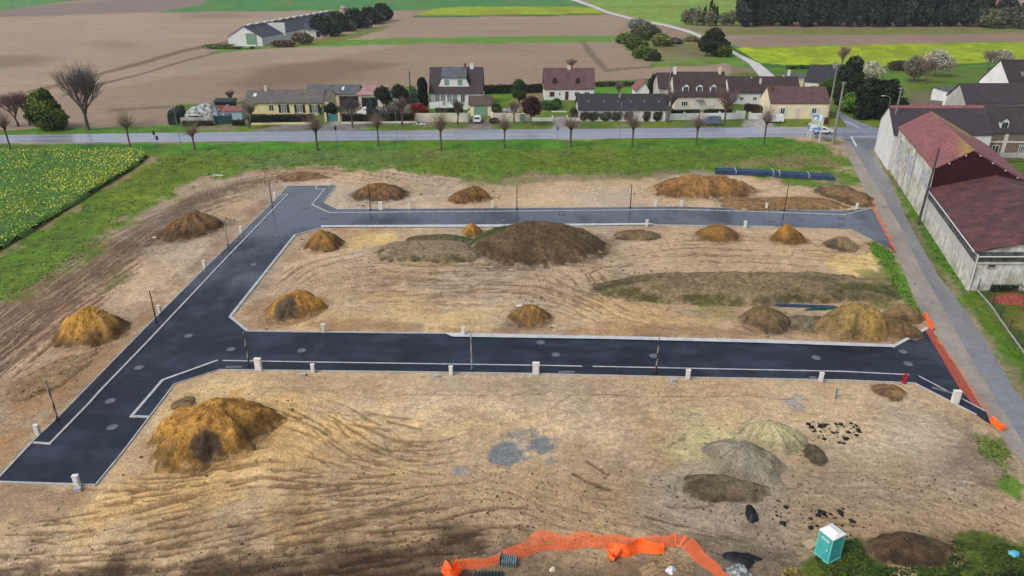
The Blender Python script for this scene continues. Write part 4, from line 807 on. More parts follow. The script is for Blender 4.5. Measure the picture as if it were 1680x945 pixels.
# ---- large buildings along the lane
dl = np.array([16.1, 57.5]); dl /= np.linalg.norm(dl); K = np.array([54.6, 80.8]); KB = K + dl * 25.4
def wallpanel(H, name, s0, s1, z0, z1, out, m, parent=None):
    """panel proud of the wall that runs along the lane; s in metres from the near corner"""
    n = np.array([-dl[1], dl[0]]); o = ORI[H.root.name]; P = []
    for z in (z0, z1):
        for s_, yy in ((s0, out), (s1, out), (s1, -.02), (s0, -.02)): q = H.base + dl*s_ + n*yy; P.append(np.array((q[0], q[1], z)) - o)
    return mk(name, P, [(0,3,2,1),(4,5,6,7),(0,1,5,4),(1,2,6,5),(2,3,7,6),(3,0,4,7)][::1], m, parent or H.root, local=True)
H = House('warehouse', 'low warehouse with maroon sheet roof, stained walls and a white downpipe beside the lane', 'warehouse', K, K + (18.4, 0), dl * 25.4, 5.0, 6.9, W_OLD, R_MAROON, axis='y', over=.3, t=.5); H.base = K
wallpanel(H, 'cladding', .02, 25.3, 3.7, 4.98, .05, W_DARK); wallpanel(H, 'wall_band', .02, 25.3, 2.3, 3.65, .035, W_BAND)
for k in range(7): wallpanel(H, 'pilaster', .3 + k*4, .55 + k*4, 0, 2.28, .12, W_GREY)
H._box('cladding', .02, 18.3, 3.75, 4.98, 0, .05, W_DARK)
H.window(2.1, 3.0, 1.0, .45, 0, frame=m_chim)
mb = MB(); n_ = np.array([-dl[1], dl[0]]); c = K + n_ * .15; mb.tube([(c[0]+.25, c[1]-.2, 0), (c[0]+.25, c[1]-.2, 4.6), (c[0]-.2, c[1]+.5, 4.98)], .09, 8); mb.build('downpipe', m_gut, H.root)
mb = MB(); q = K + n_ * .38; e = q + dl * 25.6; mb.tube([(q[0], q[1], 4.98), (e[0], e[1], 4.98)], .08, 6); mb.tube([(K[0]+.2, K[1]-.32, 4.5), (K[0]+18.5, K[1]-.32, 4.5)], .09, 6); mb.build('gutter', m_gut, H.root)
mb = MB(); mb.tube([(K[0]+.2, K[1]-.1, 3.55), (K[0]+18.4, K[1]-.1, 3.55)], .05, 6); mb.build('cable_duct', m_gut, H.root)
B1 = KB + dl * .05
H = House('big_barn', 'tall barn with faded red roof, dark red gable and old adverts painted on its side', 'barn', B1, B1 + (16.4, 0), dl * 27.5, 8.0, 10.7, W_OLD, R_LICH, axis='y', over=.25, t=.30, eave_b=4.7); H.base = B1
# dark red gable boards
n2 = len(H.wall.data.vertices); x0, x1 = B1[0] + .05, B1[0] + 16.35; yy = B1[1] - .06
pr = [(x0, 3.5), (x1, 3.5), (x1, 4.62), (B1[0]+16.4*.30, 10.6), (x0, 7.95)]
o = ORI[H.root.name]; mb = MB(); Vv = [(x - o[0], yy - .02 - o[1], z) for x, z in pr] + [(x - o[0], yy + .05 - o[1], z) for x, z in pr]
mb.add(Vv, [(4,3,2,1,0)[::-1], (5,6,7,8,9)[::-1]] + [(i, (i+1)%5, 5+(i+1)%5, 5+i) for i in range(5)]); mk('gable_cladding', mb.v, mb.f, W_RED, H.root, local=True)
mb = MB()
for k in range(9):
    x = B1[0] - .3 + k * 2.1; z = 8.0 + (x - B1[0]) / 4.9 * 2.7 if x < B1[0] + 4.9 else 10.7 - (x - B1[0] - 4.9) * .52
    mb.box((x, yy - .12, z - .12), (.16, .3, .16))
mb.build('purlin_end', m_frame, H.root)
ad = mat('faded_blue_lettering', S(206,212,214), S(96,134,190), 1.6, .8, lo=.5, hi=.6, mapping=(1, 1, 2.2)); ad2 = mat('faded_grey_advert', S(214,214,208), S(170,168,176), 1.2, .8, lo=.45, hi=.6); ad3 = mat('blue_scrawl', S(204,208,206), S(90,96,180), 2.4, .8, lo=.55, hi=.62)
wallpanel(H, 'painted_advert', 12.4, 15.6, 3.2, 6.4, .03, ad); wallpanel(H, 'painted_advert', 17.0, 25.0, 2.6, 6.6, .025, ad2); wallpanel(H, 'painted_advert', 1.0, 6.5, 4.4, 6.8, .03, ad3)
for s_ in (11.6, 16.4): wallpanel(H, 'rain_pipe', s_, s_ + .14, .2, 7.7, .12, m_chim)
# corner barn at the crossroads
B2 = B1 + dl * 28.6; a2 = B2 + (-.4, 0)
H = House('corner_barn', 'brown roofed barn with bright red ridge tiles at the corner of lane and main road', 'barn', a2, a2 + (17.6, 0), dl * 14.5, 6.4, 9.8, W_WHITE, R_STONE, over=.2, t=.62)
rl, rr_ = v3(H.FL + H.D*.62, 9.8), v3(H.FR + H.D*.62, 9.8); dn = np.array([*(-H.D*.62), -(9.8-6.4)]); dn = dn / np.linalg.norm(dn) * 1.0; up2 = np.array([0,0,.2])
mk('ridge_tiles', [rl + dn + up2, rr_ + dn + up2, rr_ + up2, rl + up2], [(0,1,2,3)], R_RED, H.root, uv=[(0,0),(18,0),(18,1.2),(0,1.2)])
# stone house
A1 = np.array([88.5, 140.0]); H = House('stone_house', 'stone and white rendered house with dark roof, round dormer and tall windows', 'house', A1, A1 + (26, -1.0), (1.5, 8.5), 5.3, 9.3, W_STONE, R_STONE, over=.3)
H.dormer(4.6, .12, 1.5, 1.5, glass=m_glass); H.skylight(9.2, .42, .9, 1.2)
H._box('string_course', 0, 26, 3.3, 3.6, .003, .08, W_OFF)
for u in (1.4, 5.2, 9.7, 14): H._box('quoin', u - .35, u + .35, .3, 5.2, .003, .05, W_OFF)
H.window(3.7, 1.2, 1.3, 1.6, 1); 
for u in (8.6, 11.4, 14.6): H.window(u, .6, 1.1, 2.3, 2)
mb = MB(); mb.box((A1[0] + 13, A1[1] - 2.6, 1.5), (20, .2, .9)); mb.build('balcony_rail', W_GREY, H.root)
A3 = XY(1576, 164, 7) ; A3 = np.array([97.0, 160.5]); H = House('long_cottage', 'long grey rendered cottage with dark tiled roof behind the stone house', 'house', A3, A3 + (34, 0), (1.0, 9.5), 6.6, 9.9, W_GREY, R_STONE, over=.25)
for u in (7.8, 10.6, 13.8, 17.5): H.window(u, 5.2, 1.1, .8, 1, frame=W_CREAM)
H.window(1.4, 4.4, .9, 1.3, 1, m_frame, .3); H._box('stone_frieze', 5, 33, 4.8, 6.4, .003, .04, W_STONE) if False else None
H.chimney(14.5, .9, .5, .5, 1.4, W_OFF)
A4 = np.array([121.0, 184.0]); H = House('gabled_house', 'tall white gabled house with dark roof at the right edge', 'house', A4, A4 + (18, 1), (-2.5, 9), 6.0, 11.6, W_WHITE, R_CHOC, over=.2); H.skylight(3.6, .45, .8, 1.1, glass=m_curt)
mb = MB()
A5 = np.array([107.5, 181.0]); H = House('flat_roofed_house', 'low white flat roofed building left of the tall gabled house', 'outbuilding', A5, A5 + (14, 0), (-2, 9), 4.6, 4.9, W_WHITE, R_SLATE, t=.95, over=.3); H.window(3, 2, 2.6, 1.2, 2); H.window(9, 2.6, 1.2, 1, 1)
A6 = np.array([91.0, 160.5]); H = House('garage', 'low dark roofed garage in front of the grey cottage gable', 'garage', A6 + (-5.4, 1.5), A6 + (3.4, 1.5), (0, 6), 2.5, 3.0, W_OFF, R_REDOLD, t=.95); H._box('garage_door', 1.0, 3.8, 0, 2.1, -.05, .05, m_blackp)
# far farm hall
f0 = XY(376, 75.5); f1 = XY(435, 74); fd_ = XY(545, 50) - XY(437, 73.5); fd_ = fd_ / np.linalg.norm(fd_)
f1 = np.array([f1[0], f0[1]])
H = House('farm_hall', 'very long white farm hall with dark roof lying alone in the far ploughed field', 'farm building', f0, f1, fd_ * 74, 3.4, 7.4, W_WHITE, R_FARM, axis='y', over=.3); H._box('hall_door', 7.2, 11.4, .2, 4.8, -.03, .08, m_green)
for k in range(12):
    c = (H.FL + H.FR) / 2 + fd_ * (5 + k * 5.8); mb = MB(); mb.box((c[0], c[1], 7.8), (1.2, 3.2, .5), rz=math.atan2(fd_[1], fd_[0]) - math.pi/2); mb.build('ridge_vent', m_frame, H.root)
c = H.FR + fd_ * 16; mb = MB(); mb.box((c[0] - 3.2, c[1], 4.6), (8.4, 1.5, 5.4), rz=0); mb.build('fire_wall', m_frame, H.root)
c = XY(505, 61.5); H = House('farm_wing', 'small white gabled wing on the side of the far farm hall', 'farm building', c, c + (9, 3), (-4, 9), 3.2, 5.2, W_WHITE, R_FARM, t=.5); H.door(4.5, 1.6, 2.2, m_blackp, step=False)
c = XY(566, 40); t_ = empty('feed_silo', (c[0], c[1], 0), 'small pale feed silo on legs beside the far farm trees', 'silo'); mb = MB(); mb.tube([(c[0],c[1],3),(c[0],c[1],8)], 1.7, 12); mb.tube([(c[0],c[1],8),(c[0],c[1],9)], [1.8,.3], 12); mb.tube([(c[0],c[1],3),(c[0],c[1],1.5)], [1.7,.3], 12); mb.build('tank', m_chim, t_)
for i, (x, y) in enumerate(((-1.2,-1.2),(1.2,-1.2),(-1.2,1.2),(1.2,1.2))): mb = MB(); mb.tube([(c[0]+x,c[1]+y,-.1),(c[0]+x,c[1]+y,3.2)], .12, 6); mb.build('leg', m_gut, t_)
c = XY(403, 80); t_ = empty('farm_trailer', (c[0], c[1], 0), 'flat white farm trailer parked before the far farm hall door', 'trailer'); mb = MB(); mb.box((c[0], c[1], 1.2), (9, 2.4, .25)); mb.build('platform', m_frame, t_)
for x in (-2.6, 2.6): mb = MB(); mb.tube([(c[0]+x,c[1]-1.2,.5),(c[0]+x,c[1]+1.2,.5)], .5, 12); mb.build('wheel', m_blackp, t_)
# ---- walls, fences, gates by the road
def wall_thing(name, label, cat, pts, h, th, m, posts=None, cap=None, parent_gap=None, postm=None, ph=None, pw=.35):
    P = [XY(*p) for p in pts]; r = empty(name, (*P[0], 0), label, cat); mb = MB()
    for a, b in zip(P[:-1], P[1:]):
        L_ = np.linalg.norm(b-a); mb.box(((a[0]+b[0])/2, (a[1]+b[1])/2, h/2 - .1), (L_, th, h + .2), rz=math.atan2(b[1]-a[1], b[0]-a[0]))
    mb.build('wall' if cap is None else cap, m, r)
    if posts:
        for a, b in zip(P[:-1], P[1:]):
            n = max(1, int(np.linalg.norm(b-a) / posts))
            for k in range(n + 1):
                q = a + (b-a) * k / n; mb = MB(); mb.box((q[0], q[1], (ph or h+.2)/2 - .1), (pw, pw, (ph or h+.2) + .2), rz=math.atan2(b[1]-a[1], b[0]-a[0])); mb.build('post', postm or m, r)
    return r
wall_thing('garden_wall', 'cream garden wall left of the green garage gateway', 'wall', [(683,200),(768,200),(771,196)], 2.0, .3, W_OFF)
wall_thing('garden_wall', 'cream garden wall right of the green garage gateway', 'wall', [(806,196),(809,199),(868,199)], 1.9, .3, W_OFF)
r = empty('garden_gate', (*XY(856, 199.6), 0), 'pale green garden gate in the cream wall', 'gate'); q = XY(857, 199.9); mb = MB(); mb.box((q[0], q[1]-.2, .9), (1.3, .08, 1.8)); mb.build('leaf', m_green, r); mb = MB(); mb.box((q[0]+.8, q[1]-.2, 1), (.2,.2,2)); mb.build('post', W_OFF, r)
wall_thing('garden_wall', 'low white wall with end pillars left of the paved driveway', 'wall', [(868,198.5),(906,198.5)], .75, .3, W_WHITE, posts=6, ph=1.3)
wall_thing('garden_wall', 'low white wall with end pillars right of the paved driveway', 'wall', [(930,198.5),(951,198.5)], .75, .3, W_WHITE, posts=6, ph=1.3)
wall_thing('fence', 'white panel fence with square posts before the dormer house', 'fence', [(1093,197),(1208,195.5)], 1.5, .15, W_WHITE, posts=3.4, ph=1.8)
wall_thing('fence', 'short white panel fence left of the cream cottage', 'fence', [(1229,195.5),(1258,195.5)], 1.4, .15, W_WHITE, posts=3.4, ph=1.7)
r = empty('gate', (*XY(1215, 195), 0), 'white gate leaf standing open between the white fences', 'gate'); q = XY(1215, 195.5); mb = MB(); mb.box((q[0], q[1], 1.0), (1.9, .1, 1.9)); mb.build('leaf', m_frame, r); mb = MB(); mb.box((q[0]-1.05, q[1], 1.05), (.25,.25,2.1)); mb.build('post', m_frame, r)
wall_thing('garden_wall', 'low pale yellow wall along the foot of the dark bungalow hedge', 'wall', [(413,205),(515,203.5)], .45, .25, W_YEL)
wall_thing('garden_wall', 'low cream kerb wall under the hedge between teal gate and chalet', 'wall', [(560,203),(683,201.5)], .4, .25, W_OFF)
r = empty('driveway_gate', (*XY(545, 199), 0), 'teal double gate at the end of the wet driveway', 'gate')
for k, x in enumerate((540.5, 551)): q = XY(x, 199); mb = MB(); mb.box((q[0], q[1], .85), (1.5, .08, 1.6)); mb.build('leaf', m_teal, r)
for x in (535, 557): q = XY(x, 199.5); mb = MB(); mb.box((q[0], q[1], 1), (.4, .4, 2.1)); mb.build('pillar', W_YEL, r)
wall_thing('fence', 'dark green panel fence on the left of the scrap yard', 'fence', [(279,205),(292,204.5)], 1.9, .1, m_dkg, posts=2)
wall_thing('gate', 'dark green sheet gate of the scrap yard', 'gate', [(354,204),(381,203)], 1.9, .1, m_teal if False else mat('dark_teal_gate', S(44,84,90), S(36,68,74), 2, .6), posts=2)
wall_thing('garden_wall', 'grey block wall below the sagging tarpaulin', 'wall', [(298,204.5),(350,204)], 1.6, .25, W_GREY)
wall_thing('terrace_edge', 'white terrace edge wall behind the green shrubs', 'wall', [(905,184),(930,184)], .3, .2, W_OFF)
wall_thing('rubble_wall', 'old stone yard wall sloping away behind the corner barn', 'wall', [(1492,176),(1560,182)], 2.2, .4, W_STONE)
# scrap yard things
q = XY(296, 196)
tarp = mat('silver_tarpaulin', S(186,188,184), S(96,104,100), 1.3, .45, .3, lo=.45, hi=.58)
c = XY(333, 197); n = 24; V = []; F = []
for i in range(n):
    for j in range(n):
        u = i/(n-1)*2-1; v = j/(n-1)*2-1; r_ = max(abs(u), abs(v)); z = 3.4 * max(0, 1 - (u*u+v*v)*.62) + .5*math.sin(u*5+v*3)*.4; V.append((c[0]+u*4.3+v*.8, c[1]+v*3+2, max(.2, z + random.uniform(-.15,.15))))
for i in range(n-1):
    for j in range(n-1): F.append((i*n+j, (i+1)*n+j, (i+1)*n+j+1, i*n+j+1))
tag(mk('tarpaulin', V, F, tarp, smoothed=False), 'crumpled silver tarpaulin sagging over a heap in the scrap yard', 'tarpaulin')
a, b = row(366, 398, 197); H = House('hut', 'small hut with a salmon pink roof in the scrap yard', 'shed', a, b, (0, 3), 2.0, 2.6, mat('pale_blue_boards', S(170,196,206), None, 2, .6), mat('salmon_sheet', S(206,130,128), None, 2, .6) if False else R_RED, t=.9, over=.2); H._box('opening_panel', .5, 2.2, .2, 1.6, -.02, .04, m_curt)
a, b = row(350, 378, 188); H = House('open_store', 'open black lean-to holding a rusty red container in the scrap yard', 'shed', a + (0, 2), b + (0, 2), (0, 3), 2.6, 2.9, m_blackp, m_dkg, t=.9)
c = XY(361, 189); mb = MB(); mb.box((c[0], c[1], 1.4), (2.6, 1.6, 1.5)); mb.box((c[0], c[1]-.82, 1.4), (.1, .06, 1.5)); tag(mb.build('skip_container', mat('rusty_red', S(170,74,54), S(130,54,44), 2, .8)), 'rusty red metal container inside the scrap yard', 'container')
c = XY(383, 190); mb = MB(); rr = random.Random(4)
for k in range(26): mb.box((c[0]+rr.uniform(-1.8,1.8), c[1]+rr.uniform(-1.2,1.2), rr.uniform(.2,2.2)), (rr.uniform(.3,1.2), rr.uniform(.2,.6), rr.uniform(.1,.7)), rz=rr.uniform(0,3))
tag(mb.build('scrap_heap', mat('pale_scrap', S(196,200,200), S(110,116,118), 1.5, .6)), 'untidy heap of pale scrap and boards behind the pink roofed hut', 'scrap', kind='stuff')
# ================================================================ HEAPS OF EARTH
def earth_mat(name, sc=1.6, dark=.55):
    m, nt, N, L, B = nodes(name); tc = N.new('ShaderNodeTexCoord').outputs['Object']; vc = N.new('ShaderNodeVertexColor'); vc.layer_name = 'col'
    a = noise_node(N, L, sc, 5, tc, .7); b = noise_node(N, L, sc * 4, 4, tc, .7); g = noise_node(N, L, sc * .8, 4, tc, .65, mapping=(1, 1, .3))
    f = math_(N, L, 'MULTIPLY', maprange(N, L, a, .3, .7, dark, 2 - dark), maprange(N, L, b, .3, .7, .7, 1.3)); f = math_(N, L, 'MULTIPLY', f, maprange(N, L, g, .35, .65, .88, 1.12))
    L.new(mixc(N, L, 1.0, vc.outputs[0], f, 'MULTIPLY'), B.inputs['Base Color']); B.inputs['Roughness'].default_value = .92; B.inputs['Specular IOR Level'].default_value = .2
    bump(N, L, B, math_(N, L, 'ADD', a, math_(N, L, 'MULTIPLY', b, .6)), .9, .25); return m
m_earth = earth_mat('heaped_earth'); m_turf = earth_mat('rough_topsoil', 2.2, .5); m_fine = earth_mat('fine_sand_heap', 1.2, .8)
BR, DB, OR, OR2, YS, GR = (132,104,72), (98,80,58), (192,144,72), (200,154,84), (176,164,108), (128,120,104)
def mound(label, x0, x1, yt, yb, c_top=BR, c_low=DB, ratio=.8, power=1.0, plateau=0.0, peak=(0,0), noise=.15, n=2.0, cols=(), m=None, rz=0.0, cat='heap', name='earth_mound', skew=0, hmax=None, hf=None, seed=None, res=None, wob=.15):
    """free-standing heap: outline measured on the ground, height found from its crest"""
    if hf is None: ratio = ratio * 1.28
    sd_ = seed if seed is not None else int(x0 * 7 + yb) % 9973
    cxp = (x0 + x1) / 2; p = G(cxp, yb); ax = (XY(x1, yb)[0] - XY(x0, yb)[0]) / 2; ay = ax * ratio; sgn = 1
    Yc = p[1] + ay * .9
    dd = (Yc * CP + CAM_H * SP); cx = (cxp - 840) / FPX * dd; ax = (x1 - x0) / 2 / FPX * dd
    a = (yt - 472.5) / FPX; yk = Yc + peak[1] * ay + plateau * ay * .7; h = CAM_H - yk * (SP + a * CP) / (CP - a * SP); h = max(.25, h)
    if hmax: h = min(h, hmax)
    if hf is not None:
        h = hf; yback = G(cxp, yt, h)[1]; yf = p[1]; fr_ = 1 - (1 - plateau) * .5; ay = (yback - yf) / (.95 + fr_); Yc = yf + ay * .95
        dd = (Yc * CP + CAM_H * SP); cx = (cxp - 840) / FPX * dd; ax = (x1 - x0) / 2 / FPX * dd
    NR = res or int(np.clip(ax * 9, 14, 64)); NT = int(np.clip(ax * 26, 48, 240))
    rr = np.linspace(0, 1.06, NR + 1)[1:]; th = np.linspace(0, 2*np.pi, NT, endpoint=False)
    Rr, Tt = np.meshgrid(rr, th, indexing='ij')
    sup = (np.abs(np.cos(Tt)) ** n + np.abs(np.sin(Tt)) ** n) ** (-1 / n)
    wobv = 1 + (fbm(np.cos(Tt) * 1.6 + sd_, np.sin(Tt) * 1.6, 1.0, 4, sd_ % 97) - .5) * wob * 4
    u = Rr * np.cos(Tt) * sup * wobv; v = Rr * np.sin(Tt) * sup * wobv
    k = (1 - Rr) ; u = u + peak[0] * np.clip(k, 0, 1); v = v + peak[1] * np.clip(k, 0, 1)
    X_ = ax * u + skew * ay * v; Y_ = ay * v
    gul = fbm(np.cos(Tt) * 3.2 + sd_, np.sin(Tt) * 3.2 + Rr * .5, 1.6, 4, sd_ % 79) - .5
    q = np.clip((1 - Rr + gul * .16 * np.clip((1 - Rr) * 6, 0, 1)) / (1 - plateau), 0, 1); prof = (q ** power) * (.5 + .5 * smooth(0, .34, q)); prof = prof - .06 * np.exp(-((1 - q) / .12) ** 2)
    nz = fbm(X_ + sd_, Y_, .55, 5, sd_ % 89) - .5; nf = fbm(X_, Y_ + sd_, 1.6, 4, sd_ % 83) - .5
    Z_ = h * prof + (nz * noise * h * 2.4 + nf * noise * h * .9) * np.clip(q * 3.5, 0, 1)
    edge = smooth(1.0, 1.06, Rr); Z_ = np.where(Rr > 1, -.25 * edge, np.maximum(Z_, .03)) 
    ca, sa = math.cos(rz), math.sin(rz); XX = cx + X_*ca - Y_*sa; YY = Yc + X_*sa + Y_*ca
    gz = 0.0
    c0 = h + float(nz.mean() * 0); V = np.concatenate([[[cx + peak[0]*ax + skew*ay*peak[1], Yc + peak[1]*ay, float(Z_[0].mean())]], np.stack([XX, YY, Z_], 2).reshape(-1, 3)])
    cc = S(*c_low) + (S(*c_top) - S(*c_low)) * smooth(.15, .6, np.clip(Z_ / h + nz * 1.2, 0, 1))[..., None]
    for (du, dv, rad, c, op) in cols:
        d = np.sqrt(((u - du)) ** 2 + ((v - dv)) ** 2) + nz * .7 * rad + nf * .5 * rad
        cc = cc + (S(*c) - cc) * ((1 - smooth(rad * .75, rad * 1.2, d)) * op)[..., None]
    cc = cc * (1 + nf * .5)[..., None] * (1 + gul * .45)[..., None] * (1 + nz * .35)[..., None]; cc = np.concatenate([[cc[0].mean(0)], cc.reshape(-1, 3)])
    sx_ = XX.ravel(); sy_ = YY.ravel(); ii = np.clip(np.searchsorted(Ys, sy_), 1, nr - 1); jj = np.clip(np.searchsorted(ss, sx_ / dep[ii]), 1, nc - 1); gc = Cc[ii * nc + jj]
    wb = (smooth(.90, 1.03, Rr + nf * .3)).ravel()[:, None] * .7; cc[1:] = cc[1:] * (1 - wb) + gc * wb
    rad_ = max(ax, ay) * 1.7; sel = np.nonzero((np.abs(X - cx) < rad_) & (np.abs(Y - Yc) < rad_))[0]
    if len(sel):
        dx = X[sel] - cx; dy = Y[sel] - Yc; lx = dx * ca + dy * sa; ly = -dx * sa + dy * ca; lx = lx - skew * ly; q_ = ((np.abs(lx) / ax) ** n + (np.abs(ly) / ay) ** n) ** (1 / n)
        q_ = q_ + (fbm(X[sel], Y[sel], .5, 4, sd_ % 71) - .5) * .5 + (fbm(X[sel], Y[sel], 2.2, 3, sd_ % 61) - .5) * .25; ws = (1 - smooth(.95, 1.22, q_)) * (.6 if hf is None else .3)
        Cc[sel] += (S(*c_low) * 1.1 - Cc[sel]) * ws[:, None]
    F = [(0, 1 + j, 1 + (j + 1) % NT) for j in range(NT)]
    for i in range(NR - 1):
        for j in range(NT): F.append((1+i*NT+j, 1+(i+1)*NT+j, 1+(i+1)*NT+(j+1) % NT, 1+i*NT+(j+1) % NT))
    rgm = np.random.default_rng(sd_); nc_ = int(np.clip(ax * ay * 9, 30, 700)); pick = rgm.integers(1, len(V), nc_ * 3); rv = Rr.ravel()[pick - 1]; pick = pick[(rgm.random(len(pick)) < np.clip(rv * 1.1, .2, 1)) & (rv < 1.0)][:nc_]
    base_ = np.array([[1,0,0],[0,1,0],[-1,0,0],[0,-1,0],[0,0,1],[0,0,-1]], float); fc_ = np.array([(0,1,4),(1,2,4),(2,3,4),(3,0,4),(1,0,5),(2,1,5),(3,2,5),(0,3,5)]); CV = []; CF = []; CC_ = []
    for kk, pi_ in enumerate(pick):
        s_ = .05 + .17 * rgm.random() ** 3; out_ = rgm.random() < .3; ctr = V[pi_].copy()
        if out_ or rv[kk % len(rv)] > .9: dxy = ctr[:2] - np.array([cx, Yc]); ctr[:2] = np.array([cx, Yc]) + dxy * (1 + .3 * rgm.random()) / max(.75, 0.75 + 0 * s_) if np.hypot(*(dxy / np.array([ax, ay]))) > .8 else ctr[:2]
        if np.hypot(*((ctr[:2] - np.array([cx, Yc])) / np.array([ax, ay]))) > 1.0: ctr[2] = .02
        CV.append(base_ * (rgm.uniform(.6, 1.3, (6, 1)) * s_) * np.array([1, 1, .7]) + ctr); CF.append(fc_ + 6 * kk); CC_.append(np.tile(cc[pi_] * rgm.uniform(.65, 1.25), (6, 1)))
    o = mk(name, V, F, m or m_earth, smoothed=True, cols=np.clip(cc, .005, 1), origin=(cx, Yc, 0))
    if CV:
        q_ = mkarr('clods', np.concatenate(CV) - np.array([cx, Yc, 0]), np.concatenate(CF), m_earth, attrs={'col': np.clip(np.concatenate(CC_), .005, 1)}, parent=o); q_['kind'] = 'stuff'
    return tag(o, label, cat)
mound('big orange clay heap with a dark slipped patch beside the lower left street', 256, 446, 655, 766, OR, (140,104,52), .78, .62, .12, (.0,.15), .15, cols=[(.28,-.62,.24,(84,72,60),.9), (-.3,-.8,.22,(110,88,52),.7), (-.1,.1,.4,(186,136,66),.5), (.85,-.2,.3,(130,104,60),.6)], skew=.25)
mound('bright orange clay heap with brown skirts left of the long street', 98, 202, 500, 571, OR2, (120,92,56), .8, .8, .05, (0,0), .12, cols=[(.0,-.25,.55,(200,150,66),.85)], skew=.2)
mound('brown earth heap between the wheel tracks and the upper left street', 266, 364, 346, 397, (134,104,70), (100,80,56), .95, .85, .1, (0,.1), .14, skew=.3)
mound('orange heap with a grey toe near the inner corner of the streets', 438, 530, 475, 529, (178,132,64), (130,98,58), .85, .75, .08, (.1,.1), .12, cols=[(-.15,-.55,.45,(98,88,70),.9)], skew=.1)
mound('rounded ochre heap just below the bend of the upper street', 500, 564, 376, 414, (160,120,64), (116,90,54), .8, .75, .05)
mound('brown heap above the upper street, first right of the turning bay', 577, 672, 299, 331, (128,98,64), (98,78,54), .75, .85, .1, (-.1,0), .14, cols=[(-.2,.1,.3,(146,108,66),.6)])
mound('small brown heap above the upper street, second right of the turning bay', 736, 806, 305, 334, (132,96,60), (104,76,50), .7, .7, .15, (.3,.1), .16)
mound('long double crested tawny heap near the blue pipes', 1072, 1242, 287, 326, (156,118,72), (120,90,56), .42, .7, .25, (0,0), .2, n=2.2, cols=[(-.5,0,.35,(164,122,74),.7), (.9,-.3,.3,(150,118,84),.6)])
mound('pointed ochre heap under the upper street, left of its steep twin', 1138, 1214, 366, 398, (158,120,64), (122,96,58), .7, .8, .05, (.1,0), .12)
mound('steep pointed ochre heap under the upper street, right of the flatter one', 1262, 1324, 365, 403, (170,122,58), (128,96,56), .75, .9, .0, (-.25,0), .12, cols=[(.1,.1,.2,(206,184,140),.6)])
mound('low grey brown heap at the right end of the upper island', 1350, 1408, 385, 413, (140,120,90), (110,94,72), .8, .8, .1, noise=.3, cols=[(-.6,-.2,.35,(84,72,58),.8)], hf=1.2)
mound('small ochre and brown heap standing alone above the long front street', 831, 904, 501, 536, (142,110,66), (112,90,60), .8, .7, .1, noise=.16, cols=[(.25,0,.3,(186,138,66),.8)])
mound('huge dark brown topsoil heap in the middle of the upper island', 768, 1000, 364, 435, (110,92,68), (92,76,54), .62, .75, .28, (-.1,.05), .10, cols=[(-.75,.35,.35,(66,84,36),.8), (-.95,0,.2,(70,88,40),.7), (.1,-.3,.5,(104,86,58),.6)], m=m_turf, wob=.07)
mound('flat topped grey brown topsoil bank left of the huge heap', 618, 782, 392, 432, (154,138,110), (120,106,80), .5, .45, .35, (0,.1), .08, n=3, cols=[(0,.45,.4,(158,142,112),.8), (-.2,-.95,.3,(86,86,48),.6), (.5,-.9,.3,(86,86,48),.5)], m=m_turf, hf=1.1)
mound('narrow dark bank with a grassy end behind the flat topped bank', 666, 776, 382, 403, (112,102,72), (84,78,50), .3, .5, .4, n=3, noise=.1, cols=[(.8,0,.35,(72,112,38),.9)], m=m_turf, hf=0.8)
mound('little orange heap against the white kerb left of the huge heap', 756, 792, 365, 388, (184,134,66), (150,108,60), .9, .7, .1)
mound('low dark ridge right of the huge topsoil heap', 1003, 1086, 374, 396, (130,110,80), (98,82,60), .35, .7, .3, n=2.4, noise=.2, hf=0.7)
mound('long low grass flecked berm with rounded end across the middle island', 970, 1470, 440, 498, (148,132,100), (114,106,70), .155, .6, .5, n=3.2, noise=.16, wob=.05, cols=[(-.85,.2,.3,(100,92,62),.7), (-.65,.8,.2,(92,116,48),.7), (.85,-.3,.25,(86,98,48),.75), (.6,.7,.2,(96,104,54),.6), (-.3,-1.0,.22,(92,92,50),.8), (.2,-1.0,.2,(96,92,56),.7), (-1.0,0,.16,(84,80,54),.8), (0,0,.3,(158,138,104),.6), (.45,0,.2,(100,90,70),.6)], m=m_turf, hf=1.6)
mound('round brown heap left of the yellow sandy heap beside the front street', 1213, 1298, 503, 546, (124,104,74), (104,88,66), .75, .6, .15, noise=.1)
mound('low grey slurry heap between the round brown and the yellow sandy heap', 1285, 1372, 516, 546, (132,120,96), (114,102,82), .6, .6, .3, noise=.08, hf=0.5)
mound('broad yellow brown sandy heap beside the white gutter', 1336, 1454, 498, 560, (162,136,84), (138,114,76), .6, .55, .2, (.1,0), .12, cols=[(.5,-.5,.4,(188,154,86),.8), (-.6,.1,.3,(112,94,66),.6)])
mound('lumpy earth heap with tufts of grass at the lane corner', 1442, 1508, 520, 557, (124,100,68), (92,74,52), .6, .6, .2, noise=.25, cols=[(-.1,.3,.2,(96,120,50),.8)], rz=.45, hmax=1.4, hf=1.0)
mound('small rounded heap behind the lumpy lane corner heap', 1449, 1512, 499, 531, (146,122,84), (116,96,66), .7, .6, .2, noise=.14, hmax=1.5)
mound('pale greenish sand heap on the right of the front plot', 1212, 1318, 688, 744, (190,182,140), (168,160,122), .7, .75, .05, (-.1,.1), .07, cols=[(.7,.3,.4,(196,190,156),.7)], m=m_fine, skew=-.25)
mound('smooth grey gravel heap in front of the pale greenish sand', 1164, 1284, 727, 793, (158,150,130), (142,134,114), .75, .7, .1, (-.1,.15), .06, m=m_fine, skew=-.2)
mound('dark raked clay mound in front of the grey gravel heap', 1120, 1256, 779, 824, (124,110,86), (104,92,72), .5, .6, .2, (-.35,0), .22, hmax=.9, cols=[(-.6,0,.35,(84,74,58),.7)], hf=0.4)
